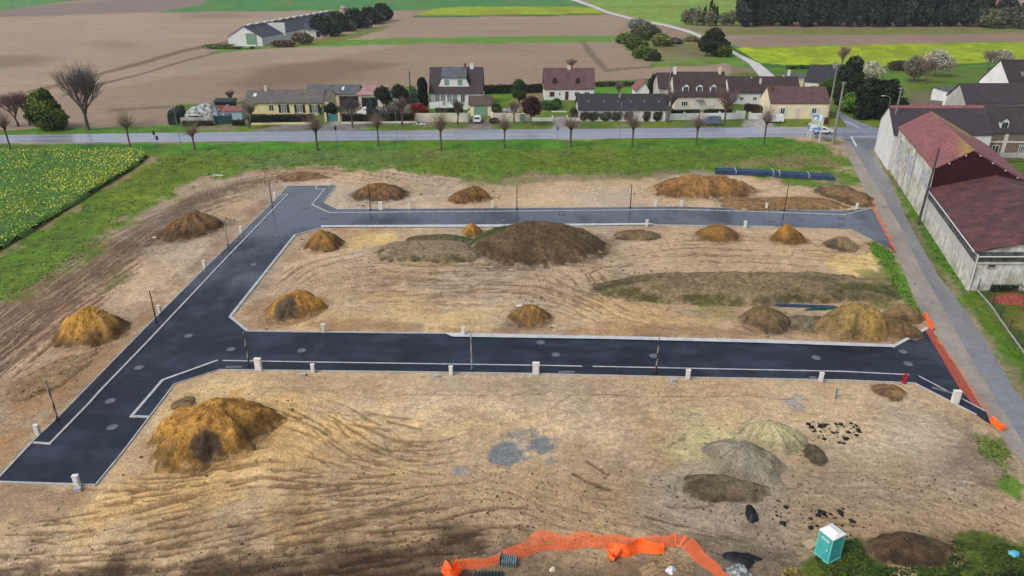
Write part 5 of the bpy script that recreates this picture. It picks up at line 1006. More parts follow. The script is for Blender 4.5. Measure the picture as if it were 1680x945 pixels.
mound('small dark earth patch heap right of the greenish sand', 1316, 1354, 730, 762, (108,98,78), (96,86,66), .8, .5, .3, hmax=.45, noise=.2, hf=0.2)
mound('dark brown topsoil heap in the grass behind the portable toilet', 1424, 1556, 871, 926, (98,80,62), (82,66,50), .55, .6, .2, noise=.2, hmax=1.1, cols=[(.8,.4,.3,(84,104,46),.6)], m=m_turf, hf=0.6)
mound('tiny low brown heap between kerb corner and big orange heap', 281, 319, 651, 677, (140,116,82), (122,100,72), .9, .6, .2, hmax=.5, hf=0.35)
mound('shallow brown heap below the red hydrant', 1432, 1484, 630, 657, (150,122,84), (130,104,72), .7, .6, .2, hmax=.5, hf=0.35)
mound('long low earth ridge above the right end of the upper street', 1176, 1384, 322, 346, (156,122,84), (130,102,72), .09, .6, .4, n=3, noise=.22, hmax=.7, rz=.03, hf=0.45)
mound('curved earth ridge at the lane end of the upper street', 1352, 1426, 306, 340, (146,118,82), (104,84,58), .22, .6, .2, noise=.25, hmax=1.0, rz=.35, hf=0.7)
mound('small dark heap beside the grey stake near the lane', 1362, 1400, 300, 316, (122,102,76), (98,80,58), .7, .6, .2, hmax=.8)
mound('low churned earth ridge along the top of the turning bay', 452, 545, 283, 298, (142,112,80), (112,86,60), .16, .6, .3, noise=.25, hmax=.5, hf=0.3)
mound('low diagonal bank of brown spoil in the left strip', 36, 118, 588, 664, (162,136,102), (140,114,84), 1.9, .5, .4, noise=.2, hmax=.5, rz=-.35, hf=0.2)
for i, (x, y, lab) in enumerate([(128,805,'white cabinet at the street foot'),(716,619,'second cabinet of the front street'),(497,617,'small white post near the big cabinet'),(1104,626,'third cabinet of the front street')]):
    c = G(x, y); mb = MB(); mb.box((0,0,.12), (.5,.4,.35), rz=.3); o = mb.build('concrete_block', m_kerb, None); o.location = c; tag(o, 'small grey concrete block lying in soil by the ' + lab, 'block', 'connection blocks beside the street cabinets')

# ---- loose clods and stones: countless
def scatter(name, label, cat, polys, n, smin, smax, m, seed=1, flat=.6, cols=None):
    rg = np.random.default_rng(seed); V = []; F = []; P = [np.array(E(p)) for p in polys]; A = np.array([abs(np.sum(p[:,0]*np.roll(p[:,1],-1)-p[:,1]*np.roll(p[:,0],-1))) for p in P]); A /= A.sum()
    base = np.array([[1,0,0],[0,1,0],[-1,0,0],[0,-1,0],[0,0,1],[0,0,-1]], float); fc = np.array([(0,1,4),(1,2,4),(2,3,4),(3,0,4),(1,0,5),(2,1,5),(3,2,5),(0,3,5)])
    VV = []; FF = []; k = 0
    for p, a in zip(P, A):
        c = rg.uniform(p.min(0), p.max(0), (int(n*a*3)+4, 2)); dens = fbm(c[:,0], c[:,1], .12, 3, seed); c = c[(poly_sd(c[:,0], c[:,1], p) < 0) & (rg.random(len(c)) < dens**2 * 2.4)]
        out = np.full(len(c), 1e9)
        for q in (OUT_ROAD, SHOULDER, LANE, MAIN): out = np.minimum(out, poly_sd(c[:,0], c[:,1], q))
        c = c[out > .3][:int(n*a)+1]
        for x, y in c:
            s = smin + (smax - smin) * rg.random() ** 2.5; q = base * (rg.uniform(.6, 1.3, (6, 1)) * s * np.array([1, 1, flat])); t = rg.uniform(0, 6.3); ct, st = math.cos(t), math.sin(t)
            q = np.stack([q[:,0]*ct - q[:,1]*st, q[:,0]*st + q[:,1]*ct, q[:,2]], 1) + (x, y, groundz(x, y) + s*.15); VV.append(q); FF.append(fc + 6*k); k += 1
    o = mkarr(name, np.concatenate(VV), np.concatenate(FF), m); return tag(o, label, cat, kind='stuff')
SITE_S = [(-100,900),(160,800),(286,640),(360,612),(1130,625),(1500,634),(1620,700),(1700,800),(1700,1000),(-100,1000)]
SITE_M = [(500,380),(1400,380),(1500,535),(1465,560),(410,540),(385,520)]; SITE_W = [(-200,720),(0,520),(300,325),(460,290),(340,435),(60,715)]; SITE_N = [(560,290),(1380,296),(1400,340),(560,340)]
m_clod = mat('soil_clod', S(120,98,72), S(160,138,106), .4, .95, .2); m_clod2 = mat('dark_soil_clod', S(84,68,52), S(110,90,68), .4, .95, .2); m_peb = mat('pale_pebble', S(206,196,182), S(170,160,146), .6, .8)
scatter('soil_clods', 'brown clods strewn over the bare building plots', 'soil', [SITE_S, SITE_M, SITE_W, SITE_N], 7000, .03, .11, m_clod, 3)
scatter('soil_clods', 'dark wet clods along the muddy wheel tracks', 'soil', [[(-60,900),(740,880),(740,1000),(-60,1000)], [(-100,660),(0,540),(200,410),(330,330),(300,380),(60,600)], [(560,770),(1650,780),(1650,960),(620,960)]], 2600, .03, .13, m_clod2, 4)
scatter('pebbles', 'pale pebbles scattered over the whole site', 'stones', [SITE_S, SITE_M, SITE_W], 1500, .03, .09, m_peb, 5)
m_tar = mat('black_asphalt_waste', S(20,20,28), S(34,34,42), 2, .55, .3)
scatter('asphalt_crumbs', 'black asphalt crumbs thrown right of the greenish sand heap', 'asphalt waste', [[(1325,692),(1350,690),(1412,694),(1412,712),(1380,732),(1330,712)]], 90, .07, .3, m_tar, 6, .5)
scatter('asphalt_crumbs', 'black asphalt crumbs thrown around the portable toilet', 'asphalt waste', [[(1265,812),(1300,822),(1400,832),(1410,866),(1300,866),(1262,850)]], 60, .07, .38, m_tar, 8, .5)
def blob(name, label, cat, px, py, rx, ry, h, m, seed=1, rough=.25, nb=7):
    c = G(px, py); mb = MB(); rr = random.Random(seed)
    V = []; F = []; n = 20; r_ = 7
    V.append((0, 0, h))
    for i in range(1, r_+1):
        for k in range(n):
            a = 2*math.pi*k/n; q = i/r_; w = 1 + (vnoise(np.array([math.cos(a)*1.7+seed*3.]), np.array([math.sin(a)*1.7]), seed)[0]-.5)*1.1
            V.append((rx*q*w*math.cos(a), ry*q*w*math.sin(a), (h*(1-q*q)*rr.uniform(.7,1.25)) if i < r_ else -.08))
    for k in range(n): F.append((0, 1+k, 1+(k+1) % n))
    for i in range(r_-1):
        for k in range(n): F.append((1+i*n+k, 1+(i+1)*n+k, 1+(i+1)*n+(k+1) % n, 1+i*n+(k+1) % n))
    o = mk(name, V, F, m, smoothed=True); o.location = c; return tag(o, label, cat)
blob('asphalt_pile', 'round black pile of leftover asphalt left of the portable toilet', 'asphalt pile', 1234, 843, .55, .75, .45, m_tar, 3)
blob('asphalt_pile', 'ragged black pile of asphalt at the bottom beside the grey plastic sheeting', 'asphalt pile', 1222, 918, 1.3, .85, .35, m_tar, 5)

# ================================================================ SITE FURNITURE
m_cab = mat('white_cabinet_plastic', S(240,240,234), S(228,228,220), 2, .45); m_pole = mat('dark_wrapped_pole', S(44,40,42), S(34,32,34), 4, .5); m_band = mat('silver_band', S(206,212,216), S(180,186,190), 4, .4); m_met = mat('galvanised_pole', S(150,154,154), S(126,130,130), 4, .45)
def cabinet(big):
    w, d, h = (.62, .34, 1.25) if big else (.36, .26, .95)
    r = empty('street_cabinet', (0,0,0), 'x', 'cabinet'); mb = MB(); mb.box((0,0,h/2), (w,d,h)); mb.build('body', m_cab, r, local=True)
    mb = MB(); mb.box((0,0,h+.025), (w+.06,d+.06,.05)); mb.build('lid', m_cab, r, local=True); mb = MB(); mb.box((0,-d/2-.008,h*.55), (w*.84,.012,h*.74)); dd = mb.build('door', m_cab, r, local=True)
    mb = MB(); mb.box((w*.3,-d/2-.02,h*.55), (.03,.02,.1)); mb.build('handle', m_met, dd, local=True); mb = MB(); mb.box((0,0,0), (w+.04,d+.04,.12)); mb.build('plinth', m_kerb, r, local=True); return r
small = cabinet(False); bigc = cabinet(True); fs = fb = True
CAB = [(128,798,0,'at the very foot of the left street, on its end kerb'),(63,713,0,'on the soil left of the lowest striped pole'),(262,513,0,'next to the dark pole halfway up the left street'),(336,439,0,'alone on the left kerb between two poles of the left street'),(396,382,0,'on the left kerb by the pale leaning pole'),(451,324,0,'by the dark pole near the turning bay'),
       (540,304,0,'at the top right corner of the turning bay'),(625,344,1,'standing just right of the first pole over the upper street'),(672,343,0,'above the upper street, in front of the first brown heap'),(808,341,0,'left of the second pole over the upper street'),(1075,339,0,'just right of the third pole over the upper street'),(1118,339,0,'below the double crested heap, right one of two'),
       (1257,343,0,'left of the last pole over the upper street'),(1405,343,0,'on the pale concrete at the lane end of the upper street'),(1061,371,0,'on the end of the white gutter of the upper street'),(1222,374,0,'between the two pointed ochre heaps'),(531,545,0,'on the upper kerb below the orange heap with grey toe'),(760,549,0,'at the start of the white gutter, left of a striped pole'),
       (425,607,1,'wide one at the bend, beside the leftmost striped pole'),(514,611,0,'right of the wide cabinet at the bend'),(740,615,0,'left of the pale pole in the middle of the front street'),(879,614,1,'wide one in the middle of the front street'),(1128,622,0,'right of the striped pole with a red foot'),(1346,626,0,'left of the red hydrant'),(1566,661,1,'near the red paving at the right end of the street')]
for x, y, b, w in CAB:
    if b: place(bigc, fb, G(x, y, .03), random.uniform(-.1,.1), 1, 'white street cabinet ' + w, 'white street cabinets'); fb = False
    else: place(small, fs, G(x, y, .03), random.uniform(-.1,.1), random.uniform(.92,1.08), 'white street cabinet ' + w, 'white street cabinets'); fs = False
def pole(kind):
    r = empty('lamp_pole', (0,0,0), 'x', 'pole'); mb = MB(); mb.tube([(0,0,0),(0,0,4.0)], [.075,.05], 8); mb.build('shaft', {'d': m_pole, 's': m_pole, 'p': m_met}[kind], r, local=True)
    mb = MB(); mb.box((0,0,.03), (.34,.34,.06)); mb.build('base_plate', m_pole, r, local=True)
    if kind != 'd':
        mb = MB(); n = 16; 
        for k in range(n):
            z0 = .35 + k*.23; V = []; 
            for t in np.linspace(0, 1.35*math.pi, 9):
                for dz in (0, .09): V.append((.082*math.cos(t+k), .082*math.sin(t+k), z0 + t*.045 + dz))
            mb.add(V, [(2*i, 2*i+2, 2*i+3, 2*i+1) for i in range(8)])
        o = mb.build('wrapping', m_band, r, local=True)
    if kind == 'p': mb = MB(); mb.tube([(0,0,3.9),(.0,0,4.05)], .09, 8); mb.build('cap', m_band, r, local=True)
    return r
pr = {k: pole(k) for k in 'dsp'}; ff = {k: True for k in 'dsp'}
for x, y, k, w in [(95,688,'s','dark pole with silver wrapping at the lowest part of the left street'),(257,529,'d','plain dark pole halfway up the left street'),(374,402,'p','pale wrapped pole beside the upper left street'),(446,332,'d','plain dark pole by the turning bay'),
    (608,344,'d','plain dark pole before the first brown heap, leftmost over the upper street'),(848,343,'d','plain dark pole above the middle of the upper street'),(1034,341,'d','plain dark pole left of the double crested heap'),(1287,345,'d','plain dark pole right of the double crested heap'),
    (409,600,'s','striped pole at the bend beside the wide white cabinet'),(774,607,'p','pale wrapped pole crossing the middle of the front street'),(1076,612,'s','striped pole with red foot on the right of the front street')]:
    place(pr[k], ff[k], G(x, y, .08), random.random()*6, (1,1,random.uniform(.94,1.04)), w, 'bare lamp poles along the new streets'); ff[k] = False
m_man = mat('worn_concrete_cover', S(116,122,130), S(92,98,106), 2, .45, .1); m_ring = mat('cover_ring', S(70,76,84), None, 3, .5)
def manhole():
    r = empty('manhole_cover', (0,0,0), 'x', 'manhole cover'); mb = MB(); mb.tube([(0,0,-.02),(0,0,.012)], .40, 24); mb.build('lid', m_man, r, local=True); V = []; n = 24
    for rad, z in ((.41,.008),(.5,.008)): V += [(rad*math.cos(2*math.pi*k/n), rad*math.sin(2*math.pi*k/n), z) for k in range(n)]
    mk('frame', V, [(k, n+k, n+(k+1)%n, (k+1)%n) for k in range(n)], m_ring, r, local=True); return r
mh = manhole()
MH = [(184,701,'in the wide foot of the left street, lowest one'),(181,658,'in the left street above the lowest cover'),(228,603,'in the left street beside the notched kerb'),(309,551,'where left street and front street meet'),(379,573,'at the bend left of the striped pole'),(495,575,'in the front street below the orange heap'),(887,562,'close to the white gutter in mid front street'),
      (912,582,'right of the wide cabinet in mid front street'),(1072,584,'beside the striped pole with the red foot'),(1339,587,'alone in the right part of the front street'),(1482,577,'upper one of two near the lane end of the front street'),(1490,597,'lower one of two near the lane end of the front street'),
      (416,434,'in the left street inside the wet patch'),(454,387,'in the left street below the junction with the upper street'),(501,341,'in the middle of the turning bay mouth'),(532,357,'at the start of the upper street'),(713,362,'in the upper street before the flat topped bank'),(825,361,'in the shiny upper street behind the huge heap'),
      (922,352,'near the far kerb in the middle of the upper street'),(1267,363,'in the upper street behind the steep pointed heap'),(1381,358,'upper one of two at the lane end of the upper street'),(1381,368,'lower one of two at the lane end of the upper street')]
for i, (x, y, w) in enumerate(MH): place(mh, i == 0, G(x, y, .042), random.random()*6, 1, 'round grey cover ' + w, 'manhole covers in the new streets')
def smallcover():
    mb = MB(); mb.box((0,0,0), (1.6,.35,.03)); o = mb.build('drain_grate', m_man, None); return tag(o, 'x', 'drain grate')
for i, (x, y, w, k) in enumerate([(384,602,'by the wide cabinet at the bend',1),(930,610,'beside the wide cabinet of the front street',1),(1545,640,'at the slanting right end of the footpath',1),(1334,619,'left of the cabinet before the red hydrant',.4),(640,343,'above the upper street',1),(1100,342,'above the upper street, right part',.9),(387,396,'beside the pale pole of the left street',.5)]):
    o = smallcover() if i == 0 else o.copy(); 
    if i: COL.objects.link(o)
    o.location = G(x, y, .105); o.scale = (k, 1, 1); o.rotation_euler = (0,0, -.6 if x > 1500 else (1.5 if x == 387 else 0)); tag(o, 'pale flat grate let into the footpath ' + w, 'drain grate', 'flat grates in the footpaths')
c = G(1483, 627, .08); r = empty('fire_hydrant', tuple(c), 'squat red fire hydrant on the footpath of the front street', 'hydrant'); m_hyd = mat('hydrant_red', S(190,30,48), S(160,24,40), 3, .4)
mb = MB(); mb.tube([(0,0,0),(0,0,.78),(0,0,.92),(0,0,.98)], [.16,.16,.13,.04], 12); mb.build('body', m_hyd, r, local=True)
for s_ in (-1,1): mb = MB(); mb.tube([(.12*s_,0,.55),(.28*s_,0,.55)], .08, 10); mb.build('outlet', m_hyd, r, local=True)
mb = MB(); mb.tube([(0,0,-.02),(0,0,.06)], .24, 12); mb.build('flange', m_hyd, r, local=True)
c = G(1076, 611, .09); r = MB(); r.tube([(0,0,0),(0,0,.55)], .10, 10); o = r.build('warning_sleeve', m_hyd, None); o.location = c + (0, 0.02, 0); tag(o, 'dark red sleeve round the foot of a striped pole', 'sleeve')
# portable toilet
c = G(1357, 912); r = empty('portable_toilet', tuple(c), 'turquoise portable toilet with white roof standing on the bare soil', 'portable toilet'); r.rotation_euler = (0,0,R(-62))
m_tq = mat('turquoise_plastic', S(84,196,190), S(70,180,176), 2, .4); m_tql = mat('turquoise_trim', S(110,214,208), None, 2, .4); m_wr = mat('translucent_white_plastic', S(244,248,250), None, 2, .4); m_lbl = mat('label_panel', S(220,234,238), S(150,180,196), 9, .5, lo=.45, hi=.55, mapping=(1,1,3))
mb = MB(); mb.box((0,0,1.08), (1.1,1.15,2.0)); mb.build('cabin', m_tq, r, local=True)
mb = MB(); mb.add([(-.6,-.62,2.09),(.6,-.62,2.09),(.6,.62,2.09),(-.6,.62,2.09),(-.6,-.62,2.16),(.6,-.62,2.16),(.6,.62,2.16),(-.6,.62,2.16),(-.35,0,2.36),(.35,0,2.36)], [(0,3,2,1),(0,1,5,4),(1,2,6,5),(2,3,7,6),(3,0,4,7),(4,5,9,8),(5,6,9),(6,7,8,9),(7,4,8)]); mb.build('roof', m_wr, r, local=True)
mb = MB(); mb.box((0,0,.04), (1.2,1.25,.14)); mb.build('skid', m_tql, r, local=True)
mb = MB(); mb.box((0,-.585,1.02), (.72,.025,1.8)); d = mb.build('door', m_tq, r, local=True); mb = MB(); mb.box((.28,-.61,1.0), (.05,.03,.16)); mb.build('handle', m_wr, d, local=True)
for x in (-.545,.545):
    for y in (-.57,.57): mb = MB(); mb.box((x,y,1.08), (.06,.06,2.0)); mb.build('corner_post', m_tql, r, local=True)
mb = MB(); mb.box((0,-.603,1.72), (.62,.012,.24)); mb.build('label_panel', m_lbl, d, local=True); mb = MB(); mb.box((-.556,0,1.72), (.012,.7,.24)); mb.build('label_panel', m_lbl, r, local=True)
for k in range(3): mb = MB(); mb.box((-.556,-.34+.34*k,.9), (.014,.03,1.4)); mb.build('rib', m_tql, r, local=True)
mb = MB(); cc_ = G(1329, 893); mb.box((cc_[0], cc_[1], .04), (.9,.7,.05), rz=.5); o = mb.build('board', mat('plywood', S(190,168,140), None, 2, .8), None); tag(o, 'small plywood board lying left of the portable toilet', 'board')
# ---- orange safety netting
m_net, nt, N, L, B = nodes('orange_safety_net'); uv = N.new('ShaderNodeUVMap'); uv.uv_map = 'UVMap'; B.inputs['Base Color'].default_value = rgb(lin((244,98,28))); B.inputs['Roughness'].default_value = .5
sx = N.new('ShaderNodeSeparateXYZ'); L.new(uv.outputs[0], sx.inputs[0]); fx = math_(N, L, 'FRACT', math_(N, L, 'MULTIPLY', sx.outputs[0], 8.0), 0); fy = math_(N, L, 'FRACT', math_(N, L, 'MULTIPLY', sx.outputs[1], 8.0), 0)
hole = math_(N, L, 'MULTIPLY', math_(N, L, 'GREATER_THAN', fx, .26), math_(N, L, 'GREATER_THAN', fy, .26)); al = math_(N, L, 'SUBTRACT', 1.0, hole); L.new(al, B.inputs['Alpha'])
m_netd = mat('bunched_orange_net', lin((236,84,22)), lin((250,112,44)), 4, .5, .4)
def net(label, pts, h, lean=.3, seed=1, m=None, droop=.35, n_per=3, sag=.0, name='safety_net', hs=None):
    """net run along ground points; h height; it sways and leans"""
    P = np.array([G(*p)[:2] for p in pts]); segs = np.linalg.norm(np.diff(P, axis=0), axis=1); tot = segs.sum(); n = max(8, int(tot * n_per)); cum = np.concatenate([[0], np.cumsum(segs)]); rg = random.Random(seed)
    V = []; UV = []; F = []; K_ = 6
    for i in range(n + 1):
        s = tot * i / n; j = min(int(np.searchsorted(cum, s, 'right')) - 1, len(segs) - 1); t = (s - cum[j]) / segs[j]; q = P[j] + (P[j+1]-P[j]) * t; d = (P[j+1]-P[j]) / segs[j]; nn = np.array([-d[1], d[0]])
        hh = (h if hs is None else np.interp(s / tot, np.linspace(0, 1, len(hs)), hs)) * (.8 + .4 * vnoise(np.array([s*.6]), np.array([seed*1.]), 5)[0]); wv = (vnoise(np.array([s*.9]), np.array([seed*2.]), 9)[0]-.5) * .7
        for k in range(K_ + 1):
            f = k / K_; off = wv * .5 + lean * f * (1 + wv) + .04*math.sin(f*6+s*2)
            z = .05 + hh * f * (1 - droop * .5 * math.sin(s*1.3)**2)
            V.append((q[0] + nn[0]*off, q[1] + nn[1]*off, z)); UV.append((s, f * h))
    for i in range(n):
        for k in range(K_): a = i*(K_+1)+k; F.append((a, a+K_+1, a+K_+2, a+1))
    o = mk(name, V, F, m or m_net, uv=UV); return tag(o, label, 'safety net')
net('limp orange netting along the lane at the end of the upper street', [(1428,324),(1437,350),(1450,378),(1460,395),(1466,414)], .5, .12, 2, m_net)
net('small bunch of orange netting at the top corner of the red paving', [(1514,518),(1521,530),(1527,544)], .5, .15, 3, m_netd)
net('thin orange netting lying along the red paving edge', [(1528,544),(1562,588),(1598,640),(1618,672),(1629,694)], .10, .02, 4, m_net)
net('bright orange netting bunched at the lower tip of the red paving', [(1624,690),(1633,702),(1645,710),(1640,700)], .45, .35, 5, m_netd, n_per=6)
net('small orange net barrier at the corner by the crossroads barn', [(1440,228),(1438,238),(1443,240)], .9, .1, 6, m_netd)
net('long orange net sagging across the bottom of the plot', [(728,948),(760,935),(800,928),(850,914),(900,905),(950,902),(1000,901),(1050,900),(1100,900),(1113,900),(1135,920),(1160,936),(1190,955)], 1.1, .75, 7, None, hs=[.5,.4,.4,.7,1.15,.9,.5,.4,.35,.4,.35,.3,.3], n_per=5)
net('crumpled end of the long orange net at the bottom left', [(722,940),(740,952),(760,940),(735,936)], .7, .4, 8, m_netd, n_per=6)
net('doubled orange net bundle lying inside the long net', [(1002,917),(1020,914),(1050,910),(1090,910)], .6, .4, 9, m_netd, n_per=6, hs=[1.0,1.1,.8,.7,.8])
net('round crumpled lump of orange net left of the pallet', [(994,914),(1004,924),(1016,916),(1000,908)], .8, .5, 10, m_netd, n_per=7)
# pallets, timber, bags, crates at the bottom edge
m_wood = mat('pale_timber', S(204,176,130), S(170,140,98), 3, .8, .1)
c = G(1065, 938); r = empty('pallet', tuple(c), 'tilted pale wooden pallet beside loose timber offcuts', 'pallet'); r.rotation_euler = (R(14), 0, .5)
for k in range(7): mb = MB(); mb.box((-.54+.18*k, 0, .16), (.1,.8,.022)); mb.build('slat', m_wood, r, local=True)
for k in range(3): mb = MB(); mb.box((0,-.36+.36*k,.08), (1.2,.1,.1)); mb.build('bearer', m_wood, r, local=True)
c = G(1100, 924); mb = MB(); rr = random.Random(2)
for k in range(46): mb.box((c[0]+rr.gauss(0,.6), c[1]+rr.gauss(0,.55), rr.uniform(.03,.25)), (rr.uniform(.3,1.0), .05, .03), rz=rr.uniform(0,3.1))
tag(mb.build('timber_offcuts', m_wood), 'tangle of broken pale timber offcuts near the orange netting', 'timber', kind='stuff')
m_bag = mat('white_plastic_bag', S(236,240,246), S(200,208,222), 4, .4, .4); blob('plastic_bag', 'crumpled white plastic bag right of the pallet', 'bag', 1101, 937, .42, .32, .4, m_bag, 9)
m_gp = mat('grey_plastic_sheet', S(170,178,178), S(96,104,104), 3, .3, .5, lo=.45, hi=.55); blob('plastic_sheeting', 'crumpled grey plastic sheeting at the bottom below the black asphalt', 'plastic sheet', 1210, 940, 1.25, .8, .6, m_gp, 11)
blob('paper_scrap', 'cream paper bag lying left of the orange net lump', 'bag', 907, 934, .25, .18, .2, mat('cream_paper', S(226,216,186), None, 3, .8), 13); blob('stone', 'pale brown stone right of the white plastic bag', 'stone', 1126, 932, .3, .2, .15, m_clod, 14)
m_crt = mat('blue_grey_kerb_slabs', S(120,136,142), S(96,110,118), 3, .7, .2); c = G(835, 924); r = empty('slab_stack', tuple(c), 'small stack of blue grey slabs leaning at the orange net', 'slab stack'); r.rotation_euler = (0,0,-.12)
for k in range(7): mb = MB(); mb.box((-.42 + .15*k, .0, .22), (.1, .75, .42), ax=((1,0,.12),(0,1,0),(-.12,0,1))); mb.build('slab', m_crt, r, local=True)
mb = MB(); mb.box((-.62,.1,.32), (.06,.8,.62)); mb.build('end_board', m_met, r, local=True)
c = G(800, 945); mb = MB()
for k in range(9): mb.tube([(c[0]-.9+.22*k, c[1]-.2, .1),(c[0]-.9+.22*k+.12, c[1]+.25, .16)], .07, 6)
tag(mb.build('pipe_fittings', mat('dark_teal_plastic', S(30,74,80), S(22,56,60), 2, .4)), 'row of dark teal pipe fittings at the bottom edge', 'pipe fittings')
# blue pipes
m_pipe = mat('blue_black_plastic_pipe', S(62,84,116), S(44,62,92), .8, .35); m_pipeg = mat('green_plastic_pipe', S(30,96,86), S(24,80,74), 1, .35); m_pend = mat('pipe_strap', S(200,210,216), None, 2, .5)
def pipes(label, p0, p1, n, m, rad=.1, rows=2, cat='pipe bundle', straps=()):
    a = G(*p0); b = G(*p1); d = (b-a)[:2]; Ln = np.linalg.norm(d); u = d / Ln; w = np.array([-u[1], u[0]]); r = empty('pipe_bundle', (a[0], a[1], 0), label, cat)
    k = 0
    for row_ in range(rows):
        for i in range(n - row_):
            off = (i - n/2 + row_*.5) * rad * 2.1; z = rad + row_*rad*1.8; jit = random.uniform(-.4,.4); q = a[:2] + w*off + u*jit; e = q + u*(Ln + random.uniform(-.5,.3)); mb = MB(); mb.tube([(q[0],q[1],z),(e[0],e[1],z)], rad, 7); mb.build('pipe', m, r)
    for t in straps:
        q = a[:2] + u*Ln*t; mb = MB(); hw = n*rad*1.05; mb.box((q[0], q[1], rad*rows*1.9+.03), (.1, hw*2, .04), rz=math.atan2(u[1],u[0])); 
        for s_ in (-1,1): mb.box((q[0]+w[0]*hw*s_, q[1]+w[1]*hw*s_, rad*rows), (.1,.04,rad*rows*2), rz=math.atan2(u[1],u[0]))
        mb.build('strap', m_pend, r)
    return r
pipes('long bundle of dark blue pipes lying on the grass edge, left half', (1175,283), (1272,287), 9, m_pipe, .13, 3, straps=(.32,.95)); pipes('long bundle of dark blue pipes lying on the grass edge, right half', (1268,287.5), (1364,293), 9, m_pipe, .13, 3, straps=(.1,.6))
pipes('pair of thin blue and green pipes beside the berm', (1272,501), (1372,504), 3, m_pipe, .09, 1); pipes('short green pipes beside the thin blue ones', (1326,507), (1366,507), 3, m_pipeg, .09, 1)
c = G(1360, 309); r = empty('stake', tuple(c), 'pair of short grey stakes standing below the blue pipes', 'stake')
for x in (-.3,.3): mb = MB(); mb.tube([(x,0,-.1),(x,0,1.3)], .07, 6); mb.build('post', m_met, r, local=True)
c = G(1371, 655); mb = MB(); mb.tube([(c[0],c[1],-.1),(c[0],c[1]+.1,1.1)], .08, 8); tag(mb.build('pipe_end', mat('blue_grey_pipe', S(110,130,150), None, 2, .4)), 'blue grey pipe end sticking out of the soil below the street', 'pipe')
c = G(1163, 628); mb = MB(); rr = random.Random(8)
for k in range(30): mb.box((c[0]+rr.gauss(0,.35), c[1]+rr.gauss(0,.3), .05), (rr.uniform(.1,.3), .1, .04), rz=rr.uniform(0,3))
tag(mb.build('timber_chips', mat('peach_timber', S(232,200,164), None, 2, .8)), 'pale timber chips scattered below the front street', 'timber', kind='stuff')
for x, y, lab, rz in [(358,288,'white plank lying across the tracks near the turning bay',-.1),(521,287,'short white stone slab above the turning bay',.6),(262,389,'thin white pipe lying in the tracks left of a brown heap',.5),(860,503,'white plank left of the small ochre heap',-.05),(488,0,'x',0)][:4]:
    c = G(x, y); mb = MB(); mb.box((c[0], c[1], .08), (1.8,.25,.1), rz=rz); tag(mb.build('plank', m_wr), lab, 'plank')
blob('tarp_scrap', 'small bright blue plastic sheet in the grass at the right edge', 'plastic sheet', 1664, 909, .5, .35, .25, mat('cyan_plastic', S(90,190,214), None, 3, .4), 4)
blob('leaf_heap', 'heap of reddish brown dead leaves in the fenced garden', 'leaf heap', 1662, 492, 2.0, 1.4, .8, mat('red_dead_leaves', S(170,84,70), S(110,60,50), 4, .9, .5), 6)
# garden mesh fence
r = empty('mesh_fence', (*XY(1606,478), 0), 'dark green wire fence with thin posts around the garden', 'fence'); FP = [XY(*p) for p in [(1603,477),(1627,504),(1640,524),(1655,545),(1668,563),(1684,585),(1702,610)]]
for q in FP: mb = MB(); mb.tube([(q[0],q[1],-.1),(q[0],q[1],1.6)], .04, 6); mb.build('post', m_dkg, r)
mb = MB()
for a, b in zip(FP[:-1], FP[1:]): mb.box(((a[0]+b[0])/2, (a[1]+b[1])/2, .08), (np.linalg.norm(b-a), .08, .2), rz=math.atan2(b[1]-a[1], b[0]-a[0]))
mb.build('kerb_board', m_kerb, r); mb = MB()
for a, b in zip(FP[:-1], FP[1:]):
    Ln = np.linalg.norm(b-a)
    for z in np.arange(.25, 1.55, .16): mb.tube([(a[0],a[1],z),(b[0],b[1],z)], .008, 3, False)
    for k in range(int(Ln/.2)): q = a + (b-a)*k*.2/Ln; mb.tube([(q[0],q[1],.2),(q[0],q[1],1.5)], .006, 3, False)
mb.build('wire_mesh', m_dkg, r)
# ---- roadside: sign board, poles, signs, vehicles
c = XY(1336, 231); r = empty('billboard', (c[0], c[1], 0), 'double sided blue and white billboard beside the crossroads', 'billboard'); r.rotation_euler = (0,0,R(-68))
m_bb = mat('blue_white_board_print', S(226,236,244), S(96,140,196), .9, .5, lo=.46, hi=.54); m_bg = mat('pale_green_print', S(206,216,200), S(150,170,160), 1.2, .5)
for s_ in (-1,1): mb = MB(); mb.box((1.35*s_,0,2.7), (.16,.16,5.4)); mb.build('post', m_frame, r, local=True)
mb = MB(); mb.box((0,0,3.9), (3.2,.14,3.2)); p_ = mb.build('panel', m_frame, r, local=True)
for s_ in (-1,1):
    mb = MB(); mb.box((0,.08*s_,4.9), (3.0,.02,1.0)); mb.build('picture', m_bb, p_, local=True); mb = MB(); mb.box((0,.08*s_,3.75), (3.0,.02,1.1)); mb.build('picture', m_bg, p_, local=True); mb = MB(); mb.box((0,.08*s_,2.7), (3.0,.02,.8)); mb.build('picture', m_bb, p_, local=True)
c = XY(1329, 226); r = empty('billboard', (c[0], c[1], 0), 'smaller white board standing just left of the big billboard', 'billboard'); r.rotation_euler = (0,0,R(-68))
for s_ in (-1,1): mb = MB(); mb.box((.8*s_,0,1.4), (.1,.1,2.8)); mb.build('post', m_frame, r, local=True)
mb = MB(); mb.box((0,0,2.2), (2.0,.1,1.6)); mb.build('panel', m_bb, r, local=True)
